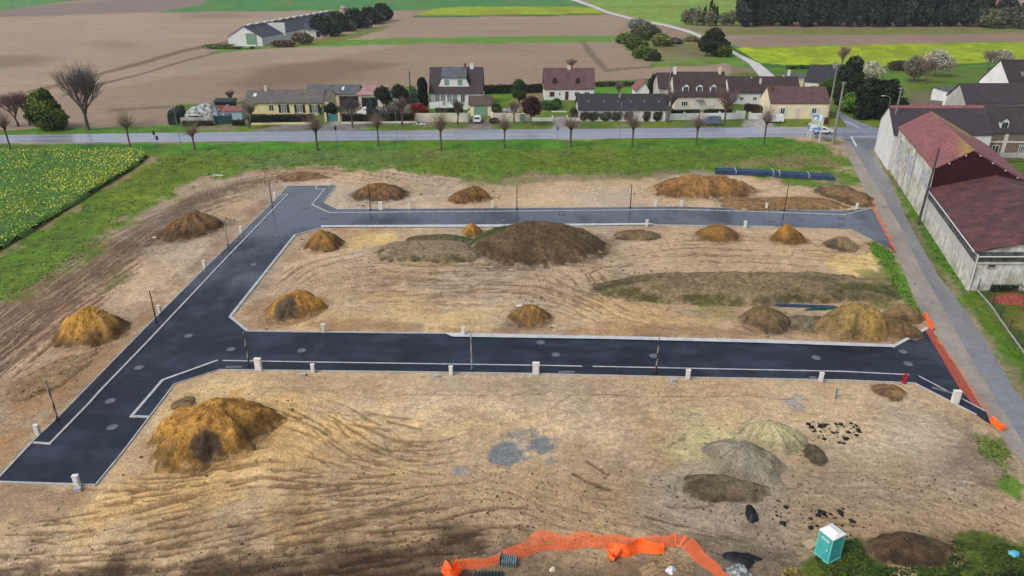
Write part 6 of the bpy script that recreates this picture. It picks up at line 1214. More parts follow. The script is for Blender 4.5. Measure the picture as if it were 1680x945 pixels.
def upole(label, px, py, py_top, m, rad=.14, arms=True, square=False, lean=(0,0), lamp=False, name='utility_pole'):
    c = XY(px, py); h = hgt(px, py, py_top); r = empty(name, (c[0], c[1], 0), label, 'pole'); mb = MB()
    if square:
        mb.tube([(0,0,-.2),(lean[0],lean[1],h)], [rad*1.3,rad*.7], 4)
        for k in range(int(h/.9)): t = (k*.9+.5)/h; mb.box((lean[0]*t,lean[1]*t,.5+k*.9), (rad*1.1,rad*2.9*(1-.4*t),.12))
    else: mb.tube([(0,0,-.2),(lean[0],lean[1],h)], [rad,rad*.65], 8)
    mb.build('shaft', m, r, local=True)
    if arms:
        mb = MB(); 
        for dz in (.3, .8): mb.box((lean[0], lean[1], h-dz), (1.0,.08,.08)); 
        mb.build('crossarm', m_met, r, local=True)
        for k in range(4): mb = MB(); mb.tube([(lean[0]-.45+.3*k, lean[1], h-.26),(lean[0]-.45+.3*k, lean[1], h-.08)], .04, 6); mb.build('insulator', m_frame, r, local=True)
    if lamp: mb = MB(); mb.tube([(lean[0],lean[1],h-.1),(lean[0]-.8,lean[1],h+.3),(lean[0]-1.6,lean[1],h+.4)], .05, 6); mb.build('arm', m_met, r, local=True); mb = MB(); mb.box((lean[0]-1.8,lean[1],h+.38), (.7,.25,.12)); mb.build('lamp_head', m_frame, r, local=True)
    return r, h
m_pc = mat('concrete_pole', S(150,152,146), S(120,122,116), 2, .85, .2); m_pw = mat('weathered_wood_pole', S(96,84,78), S(72,64,60), 2, .9, .2)
upole('tall concrete pylon with crossarms standing before the crossroads', 1366, 237, 134, m_pc, .26, True, True)
upole('grey concrete pole beside the right corner of the cream cottage', 1358, 196, 104, m_pc, .2, True, True)
upole('concrete pole topped with insulators against the white corner barn', 1451, 264, 143, m_pc, .2, True, False, (.3,0)); upole('street lamp on a thin pole behind the corner barn gable', 1452, 205, 160, m_met, .07, False, lamp=True, name='street_lamp')
upole('old wooden pole at the joint of big barn and warehouse', 1506, 368, 243, m_pw, .2, False, lean=(.4,0))
upole('wooden pole with twin top left of the dark cypress', 676, 201, 117, m_pw, .16, True); upole('thin grey pole before the dormer house gable', 1095, 178, 108, m_met, .12, False)
upole('slim dark street lamp pole left of the scrap yard', 299, 251, 168, m_met, .07, False, lamp=False, name='street_lamp'); upole('thin grey pole rising through the verge left of the chalet', 653, 248, 178, m_met, .06, False); upole('thin grey pole in the verge before the long barn', 1016, 242, 168, m_met, .06, False)
def sign(label, px, py, py_top, shape, m, rz=0):
    c = XY(px, py); h = hgt(px, py, py_top); r = empty('road_sign', (c[0], c[1], 0), label, 'sign'); mb = MB(); mb.tube([(0,0,-.1),(0,0,h)], .04, 6); mb.build('post', m_met, r, local=True); mb = MB()
    if shape == 'round': mb.tube([(0,-.06,h-.35),(0,-.03,h-.35)], .42, 20)
    elif shape == 'rect': mb.box((0,-.06,h-.4), (.5,.04,.8))
    else: mb.add([(-.45,-.06,h-.7),(.45,-.06,h-.7),(0,-.06,h+.08),(-.45,-.03,h-.7),(.45,-.03,h-.7),(0,-.03,h+.08)], [(0,1,2),(5,4,3),(0,3,4,1),(1,4,5,2),(2,5,3,0)])
    mb.build('plate', m, r, local=True); r.rotation_euler = (0,0,rz)
m_blue = mat('sign_blue', S(60,130,196), None, 2, .4); m_sback = mat('sign_back', S(176,182,186), None, 2, .4); m_blk = mat('sign_dark_back', S(48,52,60), None, 2, .5)
sign('blue road sign on a thin post before the paved driveway', 914.5, 235, 207, 'rect', m_blue); sign('black backed sign on a post before the teal gate', 552.5, 233, 207, 'rect', m_blk); sign('grey round sign back in the verge right of the thin pole', 672, 233, 214, 'round', m_sback); sign('small white round sign across the junction by the dark evergreens', 1404, 191, 174, 'round', m_frame)
sign('pair of dark post signs beside the main road on the left', 256, 237, 215, 'rect', m_blk); sign('second dark post sign at the main road left side', 260, 238, 223, 'rect', m_blk); sign('thin grey triangular sign back at the mouth of the lane', 1375, 238, 222, 'tri', m_sback)
def car(name, label, body, glass, L_=4.1, W_=1.75, H_=1.5, van=False, cat='car'):
    r = empty(name, (0,0,0), label, cat)
    prof = [(-L_/2,.35),(-L_/2,.95),(-L_/2+.9 if not van else -L_/2+.75,1.02 if not van else 1.1),(-L_/2+1.45,H_-.04),(-L_/2+2.2,H_),(L_/2-.75 if not van else L_/2-.15,H_-.02),(L_/2-.12,H_*.68 if not van else H_-.1),(L_/2,.95),(L_/2,.35)] 
    V = []; F = []; n = len(prof)
    for i, (x, z) in enumerate(prof):
        k = 1 if z < 1.1 else .84
        for y, kk in ((-1,1),(1,1)): V.append((x, y*W_/2*(k if z > 1.1 else 1), z))
    for i in range(n-1): F.append((2*i, 2*i+1, 2*i+3, 2*i+2))
    F.append((2*n-2, 2*n-1, 1, 0)); F.append(tuple(2*i for i in range(n))); F.append(tuple(2*i+1 for i in range(n))[::-1])
    import bmesh
    o = mk('body', V, F, body, r, local=True); bm = bmesh.new(); bm.from_mesh(o.data); bmesh.ops.recalc_face_normals(bm, faces=bm.faces); bmesh.ops.bevel(bm, geom=bm.edges[:], offset=.06, segments=2, affect='EDGES'); bm.to_mesh(o.data); bm.free()
    yg = W_/2*.93
    xs = (-L_/2+1.25, L_/2-1.0 if not van else -L_/2+2.0)
    for s_ in (-1,1):
        mb = MB(); mb.add([(xs[0]-.25,s_*(yg+.04),1.02),(xs[1]+.2,s_*(yg+.04),1.02),(xs[1],s_*(W_/2*.87),H_-.13),(xs[0]+.25,s_*(W_/2*.87),H_-.13)], [(0,1,2,3)] if s_ < 0 else [(3,2,1,0)]); mb.build('side_window', glass, r, local=True)
        for x in (-L_/2+.78, L_/2-.75):
            mb = MB(); mb.tube([(x,s_*(W_/2-.2),.32),(x,s_*(W_/2+.02),.32)], .32, 14); w_ = mb.build('wheel', m_blk, r, local=True); mb = MB(); mb.tube([(x,s_*(W_/2+.018),.32),(x,s_*(W_/2+.03),.32)], .18, 10); mb.build('rim', m_met, w_, local=True)
        mb = MB(); mb.box((-L_/2-.0,s_*W_*.36,.76), (.08,.32,.14)); mb.build('headlight', m_frame, r, local=True); mb = MB(); mb.box((L_/2,s_*W_*.4,.85), (.08,.16,.26)); mb.build('tail_light', m_hyd, r, local=True)
    mb = MB(); mb.add([(-L_/2+.86,-W_*.40,1.1),(-L_/2+.86,W_*.40,1.1),(-L_/2+1.40,W_*.38,H_-.1),(-L_/2+1.40,-W_*.38,H_-.1)], [(3,2,1,0)]); mb.build('windscreen', glass, r, local=True)
    if not van: mb = MB(); mb.add([(L_/2-.02,-W_*.36,1.02),(L_/2-.02,W_*.36,1.02),(L_/2-.52,W_*.36,H_-.12),(L_/2-.52,-W_*.36,H_-.12)], [(0,1,2,3)]); mb.build('rear_window', glass, r, local=True)
    else: mb = MB(); mb.box((L_/2-.03,0,1.45), (.06,1.2,.4)); mb.build('rear_window', glass, r, local=True)
    return r
m_cw = mat('white_car_paint', S(240,242,244), None, 2, .25, spec=.6); m_cb = mat('grey_blue_van_paint', S(92,106,130), None, 2, .3, spec=.6); m_cd = mat('dark_car_paint', S(60,68,86), None, 2, .3, spec=.6)
c = G(783, 203); o = car('parked_car', 'white hatchback parked nose in at the green garage door', m_cw, m_glass, 4.0); o.location = (c[0], c[1]+2.0, .02); o.rotation_euler = (0,0,R(-92))
c = G(1351, 220.5, 0); o = car('moving_car', 'white hatchback on the main road half hidden by the billboard', m_cw, m_glass, 4.1); o.location = (c[0], c[1]+.8, .03); o.rotation_euler = (0,0,R(180))
c = G(1167, 206.5); o = car('parked_van', 'grey blue van parked on the verge before the white fence', m_cb, m_glass, 4.4, 1.85, 1.95, True, 'van'); o.location = (c[0], c[1]+.9, .02); o.rotation_euler = (0,0,R(3))
c = G(1271, 202.5); o = car('parked_van', 'white van parked on the driveway before the cream cottage', m_cw, m_glass, 4.1, 1.8, 1.85, True, 'van'); o.location = (c[0], c[1]+.9, .02); o.rotation_euler = (0,0,R(-3))
c = G(603, 190); o = car('parked_van', 'white camper van parked behind the dark hedge', m_cw, m_glass, 4.8, 1.95, 2.0, True, 'van'); o.location = (c[0], c[1], .02)
c = G(627, 190); o = car('parked_car', 'dark grey car parked behind the dark hedge', m_cd, m_glass, 4.2); o.location = (c[0], c[1], .02)
c = G(845, 186); o = car('parked_car', 'silver grey car behind the cream wall near the purple tree', mat('silver_paint', S(176,180,190), None, 2, .3), m_glass, 3.9); o.location = (c[0]-1, c[1], .02); o.rotation_euler = (0,0,R(12))
m_barr = mat('white_barrier', S(230,230,220), None, 2, .6)
c = G(694, 206); r = empty('flower_planter', tuple(c), 'low clump of white flowers in the verge before the cream wall', 'planter'); mb = MB(); rr = random.Random(6)
for k in range(26): mb.ico((rr.gauss(0,.9), rr.gauss(0,.35), rr.uniform(.1,.5)), .14, seed=k, n=5, m=3)
mb.build('blossoms', m_barr, r, local=True)
# ================================================================ VEGETATION
m_leaf, nt, N, L, B = nodes('foliage'); vc = N.new('ShaderNodeVertexColor'); vc.layer_name = 'col'; hv = N.new('ShaderNodeHueSaturation'); L.new(maprange(N, L, N.new('ShaderNodeObjectInfo').outputs['Random'], 0, 1, .72, 1.35), hv.inputs['Value']); L.new(vc.outputs[0], hv.inputs['Color']); L.new(hv.outputs[0], B.inputs['Base Color']); B.inputs['Roughness'].default_value = .7; B.inputs['Specular IOR Level'].default_value = .25
m_bark = mat('grey_brown_bark', S(112,100,88), S(84,76,68), 3, .9, .3); m_twig = mat('brown_twigs', S(156,138,124), S(130,114,102), 2, .9); m_twigr = mat('reddish_twigs', S(136,106,100), S(112,90,86), 2, .9); m_twigd = mat('dark_twigs', S(110,100,92), S(90,82,76), 2, .9)
def leaves(pts, size, c1, c2, rg, up=.0, elong=1.0, cn=.8, c3=None, f3=.1):
    n = len(pts); d = rg.normal(size=(n, 3)); d[:, 2] = d[:, 2] * (1 - up); d /= np.linalg.norm(d, axis=1)[:, None]; e = rg.normal(size=(n, 3)); e -= d * (d * e).sum(1)[:, None]; e /= np.linalg.norm(e, axis=1)[:, None]
    s = size * rg.uniform(.6, 1.35, (n, 1)); a = e * s * elong; f = np.cross(d, e) * s
    V = np.stack([pts - a*.5 - f*.3, pts + a*.2 - f*.5, pts + a*.55 + f*.25, pts - a*.2 + f*.5], 1).reshape(-1, 3)
    nz = fbm(pts[:, 0]*1.0 + pts[:, 2]*.6, pts[:, 1] + pts[:, 2]*.8, cn, 3, 5); t = np.clip((nz - .5) * 2.2 + .5 + rg.normal(0, .22, n), 0, 1)[:, None]
    c = S(*c1) * (1 - t) + S(*c2) * t
    if c3 is not None: m_ = rg.random(n) < f3; c[m_] = S(*c3)
    return V, np.repeat(c, 4, 0)
def inblobs(blobs, n, rg, shell=.55):
    vol = np.array([b[3]*b[4]*b[5] for b in blobs]); pick = rg.choice(len(blobs), n, p=vol/vol.sum()); B_ = np.array(blobs)[pick]
    d = rg.normal(size=(n, 3)); d /= np.linalg.norm(d, axis=1)[:, None]; r = (shell + (1 - shell) * rg.random(n)) ; r = r * (1 + (fbm(d[:,0]*2+B_[:,0]*3, d[:,1]*2+d[:,2]*3, 1.0, 3, 8) - .5) * .7)
    return B_[:, :3] + d * r[:, None] * B_[:, 3:6]
def foliage(name, blobs, n, size, c1, c2, seed=1, parent=None, **kw):
    rg = np.random.default_rng(seed); sh = kw.pop('shell', .55); p = inblobs(blobs, n, rg, sh); p = p[p[:, 2] > .05]
    V, c = leaves(p, size, c1, c2, rg, **kw); F = np.arange(len(V)).reshape(-1, 4)
    return mkarr(name, V, F, m_leaf, attrs={'col': np.clip(c, .003, 1)}, parent=parent)
def branchset(seed, h, spread, trunk_h, depth=4, n0=5, rad=.2, up=.6, ratio=.72, minr=.014, stubs=False, twigs=3):
    rr = random.Random(seed); T = MB(); Bm = MB()
    def go(p, d, ln, r, k):
        q = p + d * ln * .5 + np.array([rr.gauss(0,.04), rr.gauss(0,.04), 0]) * ln; e = q + (d + np.array([rr.gauss(0,.12), rr.gauss(0,.12), up*.12])) * ln * .5
        (T if k == 0 else Bm).tube([p, q, e], [r, r*.85, r*.7], 5 if k < 2 else 3, False)
        if k >= depth: return
        for i in range(n0 if k == 0 else twigs):
            a = 2*math.pi*(i + rr.random()*.7)/(n0 if k == 0 else twigs) + k; t = spread * rr.uniform(.6, 1.2); nd = d * math.cos(t) + np.array([math.cos(a), math.sin(a), 0]) * math.sin(t) + np.array([0,0,up*.35]); nd /= np.linalg.norm(nd)
            st = p + (e - p) * (1 if k == 0 else rr.uniform(.35, 1)); go(st, nd, ln0[k+1] * rr.uniform(.7, 1.15), max(minr, r * .52), k + 1)
    H_ = h - trunk_h; tot = sum(ratio ** i for i in range(depth)); ln0 = [trunk_h] + [H_ / tot * ratio ** i for i in range(depth)]
    go(np.array([0,0,-.1]), np.array([0,0,1.0]), trunk_h, rad, 0); return T, Bm
def bare_tree(name, label, h, spread, trunk_h, seed, group=None, m=None, **kw):
    r = empty(name, (0,0,0), label, 'tree', group); T, Bm = branchset(seed, h, spread, trunk_h, **kw); T.build('trunk', m_bark, r, local=True); Bm.build('branches', m or m_twig, r, local=True); return r
def pollard(seed, th=3.0):
    r = empty('pollard_tree', (0,0,0), 'x', 'tree', 'pollard trees along the main road'); rr = random.Random(seed); mb = MB(); mb.tube([(0,0,-.1),(.03,0,th*.5),(0,.04,th)], [.22,.17,.2], 8); mb.ico((0,0,th), .34, seed=seed, rough=.3)
    st = []
    for k in range(6): a = k*1.05 + rr.random()*.5; e = (math.cos(a)*.6, math.sin(a)*.6, th + rr.uniform(.3,.8)); mb.tube([(0,0,th-.1), e], [.13,.1], 5); mb.ico(e, .17, seed=k, rough=.3, n=5, m=4); st.append(e)
    mb.build('trunk', m_bark, r, local=True); tw = MB()
    for e in st + [(0,0,th+.3)]:
        for k in range(48):
            a = rr.uniform(0,6.28); t = rr.uniform(.05,1.5); L_ = rr.uniform(1.1,3.9); d = np.array([math.sin(t)*math.cos(a), math.sin(t)*math.sin(a), math.cos(t)]); e_ = np.array(e); m_ = e_ + d*L_*.5; tw.tube([e_, m_, m_ + (d + (0,0,rr.uniform(-.2,.5)))*L_*.4], [.018,.013,.008], 3, False)
    tw.build('twigs', m_twig, r, local=True); return r
PROT = [pollard(3, 3.7), pollard(8, 4.0), pollard(15, 3.5)]; used = [True]*3
south = [(17,244),(215,246),(320,247),(521,246),(621,239),(724,245),(828,243),(936,241),(1037,241),(1142,238),(1253,237)]
for i, (x, y) in enumerate(south):
    k = i % 3; place(PROT[k], used[k], G(x, y), random.random()*6, (random.uniform(.8,1.2),)*2 + (random.uniform(.85,1.15),), '%s pollard tree from the left on the near verge of the main road' % ORD[i]); used[k] = False
rt = bare_tree('bare_tree', 'big upswept bare tree with several stems standing beyond the road at left', 15.5, .40, 2.8, 5, depth=5, n0=6, rad=.38, up=.5, ratio=.80, twigs=4, minr=.018, m=m_twigd); rt.scale = (1.15,1.15,1.15); rt.rotation_euler = (0, R(7), 0); rt.location = G(145, 213)
for i, (x, y, h, sp, th, sd_, m, lab, dp) in enumerate([(50,206,9.5,.5,2.5,12,m_twigr,'thin leaning bare tree left of the round green bush',5),(30,208,10,.55,2,13,m_twigr,'wide dim bare tree near the left edge beyond the road',5),(-4,210,9,.55,2,14,m_twigd,'bare tree cut by the left edge beyond the road',5),
    (578,209,8.2,.5,2.2,21,m_twigd,'dense round crowned bare tree beside the teal gate',5),(409,210,7,.45,2,22,m_twig,'bare tree before the left end of the yellow bungalow',5),(659,206,7,.35,2.4,23,m_twigr,'narrow purplish bare tree before the red shrub',5),(751,205,6.5,.4,1.8,24,m_twigd,'bare tree before the chalet terrace',5),
    (844,204,6.2,.4,2.0,25,m_twig,'bare brown tree before the silver grey car',5),(1096,200,8.2,.35,2.4,26,m_twigd,'bare dark tree at the right end of the long barn',5),(1189,201,9.5,.5,2.2,27,m_twigr,'broad reddish bare tree right of the grey blue van',5),(937,118,5.5,.6,1.0,28,m_twig,'wide bare tree behind the red doored house roof',4),
    (1015,158,4.5,.5,1,29,m_twig,'small bare tree in the garden right of the red doored house',4),(1380,112,9,.5,2,30,m_twig,'pale bare tree behind the tall evergreens',5),(1520,138,9,.55,2,31,m_twig,'large bare tree behind the white flat roofed building',5),(1620,116,8,.5,2,32,m_twig,'bare tree left of the tall gabled house',5),(1235,38,10,.4,3,33,m_twig,'slim bare tree left of the dark wood',4),(380,170,4,.5,1,34,m_twigr,'low reddish bare tree behind the scrap yard',4)]):
    r = bare_tree('bare_tree', lab, h, sp, th, sd_, None, m, depth=dp, n0=5, rad=.17 + h*.012, up=.45, ratio=.78, twigs=5 if dp < 5 else 4, minr=.010); r.location = G(x, y)
def leafy(name, label, px, py, blobs, n, size, c1, c2, seed=1, trunk=None, group=None, **kw):
    r = empty(name, tuple(G(px, py)), label, 'tree' if 'tree' in name or name in ('cypress','palm','conifer') else 'shrub', group); f = foliage('crown', blobs, n, size, c1, c2, seed, r, **kw)
    if trunk: mb = MB(); mb.tube([(0,0,-.1),(0,0,trunk[0])], [trunk[1], trunk[1]*.6], 7); mb.build('trunk', m_bark, r, local=True)
    else: mb = MB(); [mb.tube([(0,0,-.05),(a,b,.6)], [.06,.03], 4) for a, b in ((.1,0),(-.1,.1),(0,-.1))]; mb.build('stem', m_bark, r, local=True)
    return r
leafy('evergreen_tree', 'big round bright green evergreen bush beyond the road at left', 82, 212, [(0,0,3.2,4.0,3.6,3.3),(0,0,5.6,2.9,2.7,2.6),(.3,0,7.4,1.6,1.6,1.6),(1,0,2,3.6,3,2)], 9000, .42, (44,70,26), (122,138,44), 3, (2,.3), shell=.8, cn=.35)
leafy('cypress', 'tall dark green columnar cypress left of the chalet', 695, 176, [(0,0,2.6,1.25,1.2,2.8),(0,0,5.4,1.2,1.2,2.0)], 5000, .28, (22,32,24), (42,56,38), 4, (1.5,.15), shell=.8)
leafy('shrub', 'red leaved shrub left of the chalet lawn', 688, 190, [(0,0,1.6,1.9,1.5,1.6),(1.2,0,1.0,1.2,1.2,1)], 2200, .26, (120,42,44), (170,74,70), 5)
leafy('purple_tree', 'small dark purple leaved tree on the verge before the low white wall', 872, 206, [(0,0,4.3,2.2,2.0,2.3),(.3,0,5.2,1.5,1.5,1.4)], 4200, .26, (54,32,40), (92,54,62), 6, (3.2,.13))
leafy('round_tree', 'dark clipped tree with bare trunk in the camper garden, left one', 630, 190, [(0,0,5.2,1.9,1.8,1.8),(.5,0,4,1.4,1.3,1.3)], 3200, .3, (34,52,34), (66,84,52), 7, (4,.16))
leafy('round_tree', 'dark clipped tree in the camper garden, right one', 658, 182, [(0,0,4.4,2.0,1.8,1.8),(-.6,0,5.4,1.2,1.2,1.1)], 3200, .3, (36,54,36), (64,84,52), 8, (3.6,.16))
leafy('shrub', 'bluish clipped shrub under the twin topped wooden pole', 677, 178, [(0,0,2.2,1.9,1.5,.9),(.2,0,3.4,1.2,1,.8)], 2200, .25, (56,88,70), (90,122,96), 9)
leafy('shrub', 'bright green shrub row behind the camper garden', 676, 168, [(-2,0,2,1.8,1.5,2),(0,0,2.2,1.8,1.5,2.1),(2,0,2,1.8,1.5,1.9)], 3000, .3, (66,104,36), (110,140,50), 10)
leafy('shrub', 'grey bare hazel bush right of the dark grey car', 646, 190, [(0,0,1.9,2.0,1.6,1.8)], 2600, .14, (120,112,100), (176,170,156), 11, elong=3)
leafy('shrub', 'dark round shrub by the arched wing of the bungalow', 545, 190, [(0,0,1.7,1.3,1.2,1.5)], 1800, .24, (34,48,30), (58,76,44), 12)
leafy('shrub', 'dark spruce like shrub before the camper van', 611, 192, [(0,0,1.6,1.3,1.3,1.6),(0,0,3.4,.8,.8,1.3)], 2000, .26, (50,64,60), (96,108,104), 13)
leafy('round_tree', 'dark green bushy tree between chalet garden and red doored house', 852, 172, [(0,0,3.0,1.9,1.8,1.9),(0,0,5.0,1.5,1.5,1.5)], 3200, .3, (36,56,28), (66,92,44), 14, (2,.15))
leafy('shrub', 'clipped green bush right of the chalet steps', 811, 182, [(0,0,1.0,1.9,1.5,1.1)], 1700, .24, (44,74,34), (74,108,48), 15); leafy('shrub', 'small clipped bush above the green garage gateway', 814, 190, [(0,0,1.0,1.1,1.0,1.1)], 1200, .22, (42,70,34), (70,104,46), 16)
leafy('shrub', 'wide bright green shrub before the house with the red door', 900, 180, [(0,0,1.1,2.2,1.5,1.3),(1.3,0,1,1.5,1.3,1.1)], 2800, .24, (52,92,34), (96,136,54), 17); leafy('shrub', 'smaller green shrub left of the garden path', 914, 176, [(0,0,1.1,1.2,1.2,1.2)], 1400, .24, (40,70,36), (74,108,50), 18)
leafy('shrub', 'dark climbing shrub at the left end of the long barn', 942, 196, [(0,0,1.3,1.1,1.0,1.4)], 1500, .24, (36,44,30), (66,72,46), 19); leafy('shrub', 'dark low bush right of the green garage forecourt', 812, 203, [(0,0,.6,1.3,.8,.8)], 900, .22, (36,48,30), (60,72,42), 20)
leafy('conifer', 'dark green conifer beside the bright red roofed shed', 1071, 158, [(0,0,1.6,2.4,2.2,1.7),(0,0,3.6,1.5,1.5,1.5),(0,0,5,.8,.8,1)], 3600, .3, (26,46,24), (50,74,36), 21, (1,.2))
for i, (x, w, lab) in enumerate([(957,.9,'left'),(972,1.4,'second'),(992,1.3,'third'),(1010,1.5,'fourth'),(1030,1.0,'fifth'),(1060,.8,'sixth'),(1078,1.0,'seventh')]):
    leafy('climbing_shrub', 'dark climber on the white wall of the long barn, %s one from the left' % ('first' if lab == 'left' else lab), x, 199.3, [(0,.1,1.1,w,.35,1.1),(w*.6,.1,1.7,w*.6,.3,.6)], 900, .2, (52,58,38), (96,98,66), 30+i, group='climbers on the long barn wall', elong=1.3)
# evergreens by the junction
leafy('evergreen_tree', 'tall dark holm oak behind the right corner of the cream cottage', 1388, 182, [(0,0,4,3.4,3,4),(0,1,8,3.0,3,3.4),(.5,1,11,2,2,2)], 9000, .42, (26,38,24), (50,66,36), 41, (3,.3), shell=.7)
leafy('evergreen_tree', 'bright yellow green laurel in front of the dark evergreens', 1397, 186, [(0,0,2.6,2.6,2.0,2.5),(1.6,0,2,1.8,1.6,2)], 4200, .34, (62,104,30), (116,154,44), 42, (1,.2))
leafy('evergreen_tree', 'huge dark spreading yew across the side street', 1436, 194, [(0,0,3.4,4.6,3.6,3.4),(-1.5,1,6.4,3.4,3,2.6),(2,1,6,3.4,3,2.8),(4.5,0,2.6,2.6,2.4,2.4)], 13000, .42, (24,34,22), (46,60,34), 43, (2,.4), shell=.7)
leafy('evergreen_tree', 'low dark shrub mass at the white round sign', 1414, 196, [(0,0,1.6,2.2,1.6,1.6)], 2600, .34, (30,42,26), (54,70,38), 44, (1,.15))
leafy('blossom_tree', 'pale blossoming tree behind the huge yew', 1424, 138, [(0,0,3.6,4.2,3,3),(-2,0,3,2.4,2,2)], 4600, .3, (132,132,100), (208,204,190), 45, (2,.2)); leafy('blossom_tree', 'tall whitish blossoming tree behind the grey gabled cottage', 1532, 126, [(0,0,5,4,3,3.4),(3,0,4,3,2.4,2.6)], 5200, .3, (120,118,92), (206,200,186), 46, (3,.2), shell=.4)
leafy('shrub', 'brownish green bush between blossom trees', 1478, 116, [(0,0,1.6,4.4,2,1.7)], 3000, .34, (84,92,54), (120,112,84), 47); leafy('blossom_tree', 'grey twiggy tree cluster right of the brownish bush', 1498, 134, [(0,0,4.2,3.4,2.6,3.4)], 4200, .2, (98,92,76), (150,144,124), 48, (2,.2), shell=.4, elong=2.5)
leafy('shrub', 'clipped dark ball shrub before the grey gable', 1541, 162, [(0,0,1.2,1.3,1.2,1.2)], 1200, .26, (36,58,38), (62,84,50), 49); leafy('evergreen_tree', 'bright hedge tree before the black pyramid roof', 1362, 160, [(0,0,2.6,3.4,2,2.4),(2,0,3,1.8,1.8,2)], 4600, .32, (48,80,28), (88,116,40), 50, (1,.2))
leafy('blossom_tree', 'white blossoming bush at the far right behind roofs', 1640, 112, [(0,0,3.4,4,3,2.6)], 3000, .3, (128,128,104), (196,192,176), 51, (2,.2))
# thicket and the lone tree in the fields
for i, (x, y, rx, rz, c1, c2, lab) in enumerate([(1028,72,4.8,3.6,(70,100,40),(124,146,64),'leftmost bright green shrub of the field thicket'),(1044,82,4.6,4.2,(72,104,42),(128,150,66),'second bright green shrub of the field thicket'),(1050,66,5,4.6,(86,96,58),(120,128,80),'greyish tall shrub in the middle of the field thicket'),(1066,62,5,4.6,(92,94,72),(124,122,96),'bare greyish shrub of the thicket near the white path'),(1054,96,4,3.6,(66,98,34),(118,146,60),'lowest bright green shrub of the field thicket'),
    (1086,76,4.6,4,(84,100,50),(134,140,70),'yellowish shrub at the right of the thicket'),(1070,100,3.2,3.2,(56,72,36),(84,96,50),'dark small shrub standing alone under the thicket'),(1048,46,6,3.6,(110,108,100),(148,146,138),'pale grey bare shrubs at the top of the thicket'),(1108,72,3.2,2,(96,90,76),(126,116,100),'brown low bush right of the thicket'),(1135,68,3.4,1.6,(100,100,76),(130,124,96),'low brown bramble before the white path')]):
    leafy('shrub', lab, x, y, [(0,0,rz*.6,rx*.8,rx*.6,rz*.65),(rx*.5,0,rz*.45,rx*.5,rx*.4,rz*.5),(-rx*.5,.5,rz*.5,rx*.5,rx*.4,rz*.5)], 2600, .55, c1, c2, 60+i, group='shrubs of the field thicket')
leafy('round_tree', 'lone round dark tree beside the white farm path', 1170, 92, [(0,0,4,5.4,4.4,3.8),(0,0,7,3.4,3.2,2.8),(3.6,0,2.4,2.6,2.4,2.4)], 7000, .55, (34,50,32), (62,80,44), 75, (2,.4), shell=.7); leafy('shrub', 'yellow green bush right of the lone dark tree', 1188, 94, [(0,0,2.4,2.6,2,2.4)], 2000, .5, (72,92,38), (116,132,58), 76)
for i, (x, y, w, h, lab) in enumerate([(531,60,6.8,5.5,'leftmost and nearest of the dark farm trees'),(556,52,5.4,5.4,'second dark farm tree beyond the farm hall'),(583,47,5.6,5.6,'third dark farm tree beyond the farm hall'),(607,40,5.6,5,'fourth dark farm tree beyond the farm hall'),(629,35,5.6,5.4,'last and rightmost of the dark farm trees')]):
    leafy('farm_tree', lab, x, y, [(0,0,h*.85,w*.75,w*.6,h*.8),(w*.4,1,h*.7,w*.5,w*.5,h*.6)], 3400, .85, (36,50,36), (70,84,60), 80+i, (h*.4,.4), group='dark trees beside the farm hall', shell=.7)
for i, (x, y) in enumerate([(543,58),(570,51),(595,46),(618,38)]): leafy('shrub', 'grey green scrub in the %s gap between the dark farm trees' % ORD[i], x, y, [(0,0,2.6,5,3,2.6)], 1500, .7, (86,92,72), (112,114,94), 90+i, group='scrub between the farm trees')
leafy('shrub', 'bare brown bush below the farm wing', 498, 73, [(0,0,2.4,4.4,2,2.2)], 1500, .6, (100,98,78), (128,124,100), 95); leafy('shrub', 'reddish brown bramble before the farm hall', 466, 77, [(0,0,1.2,5,2,1.3)], 1500, .5, (96,78,64), (120,98,80), 96); leafy('shrub', 'pale green weeds left of the farm trailer', 366, 80, [(0,0,.9,8,2,.9)], 1500, .5, (100,118,66), (140,150,96), 97)
for i, (x, y, h, w) in enumerate([(1125,40,8,2.8),(1134,41,9,2.4),(1143,42,10,2.6),(1153,42,8,2.6),(1165,43,9,3),(1190,42,7,4),(1200,42,8,3)]): leafy('copse_tree', 'pale twiggy tree, %s from the left of the small copse in the meadow' % ORD[i], x, y, [(0,0,h*.45,w,w,h*.45)], 1100, .6, (88,96,66), (136,134,108), 100+i, (h*.4,.15), group='twiggy trees of the meadow copse', shell=.2)
for i, (x, y, h) in enumerate([(1155,41,9),(1164,42,13),(1169,42,10),(1174,42,9)]): leafy('ivy_tree', 'slim dark ivy clad trunk, %s from the left in the meadow copse' % ORD[i], x, y, [(0,0,h*.5,.9,.9,h*.5)], 700, .6, (40,54,36), (66,78,50), 110+i, (h*1.5,.12), group='ivy clad trunks of the meadow copse')
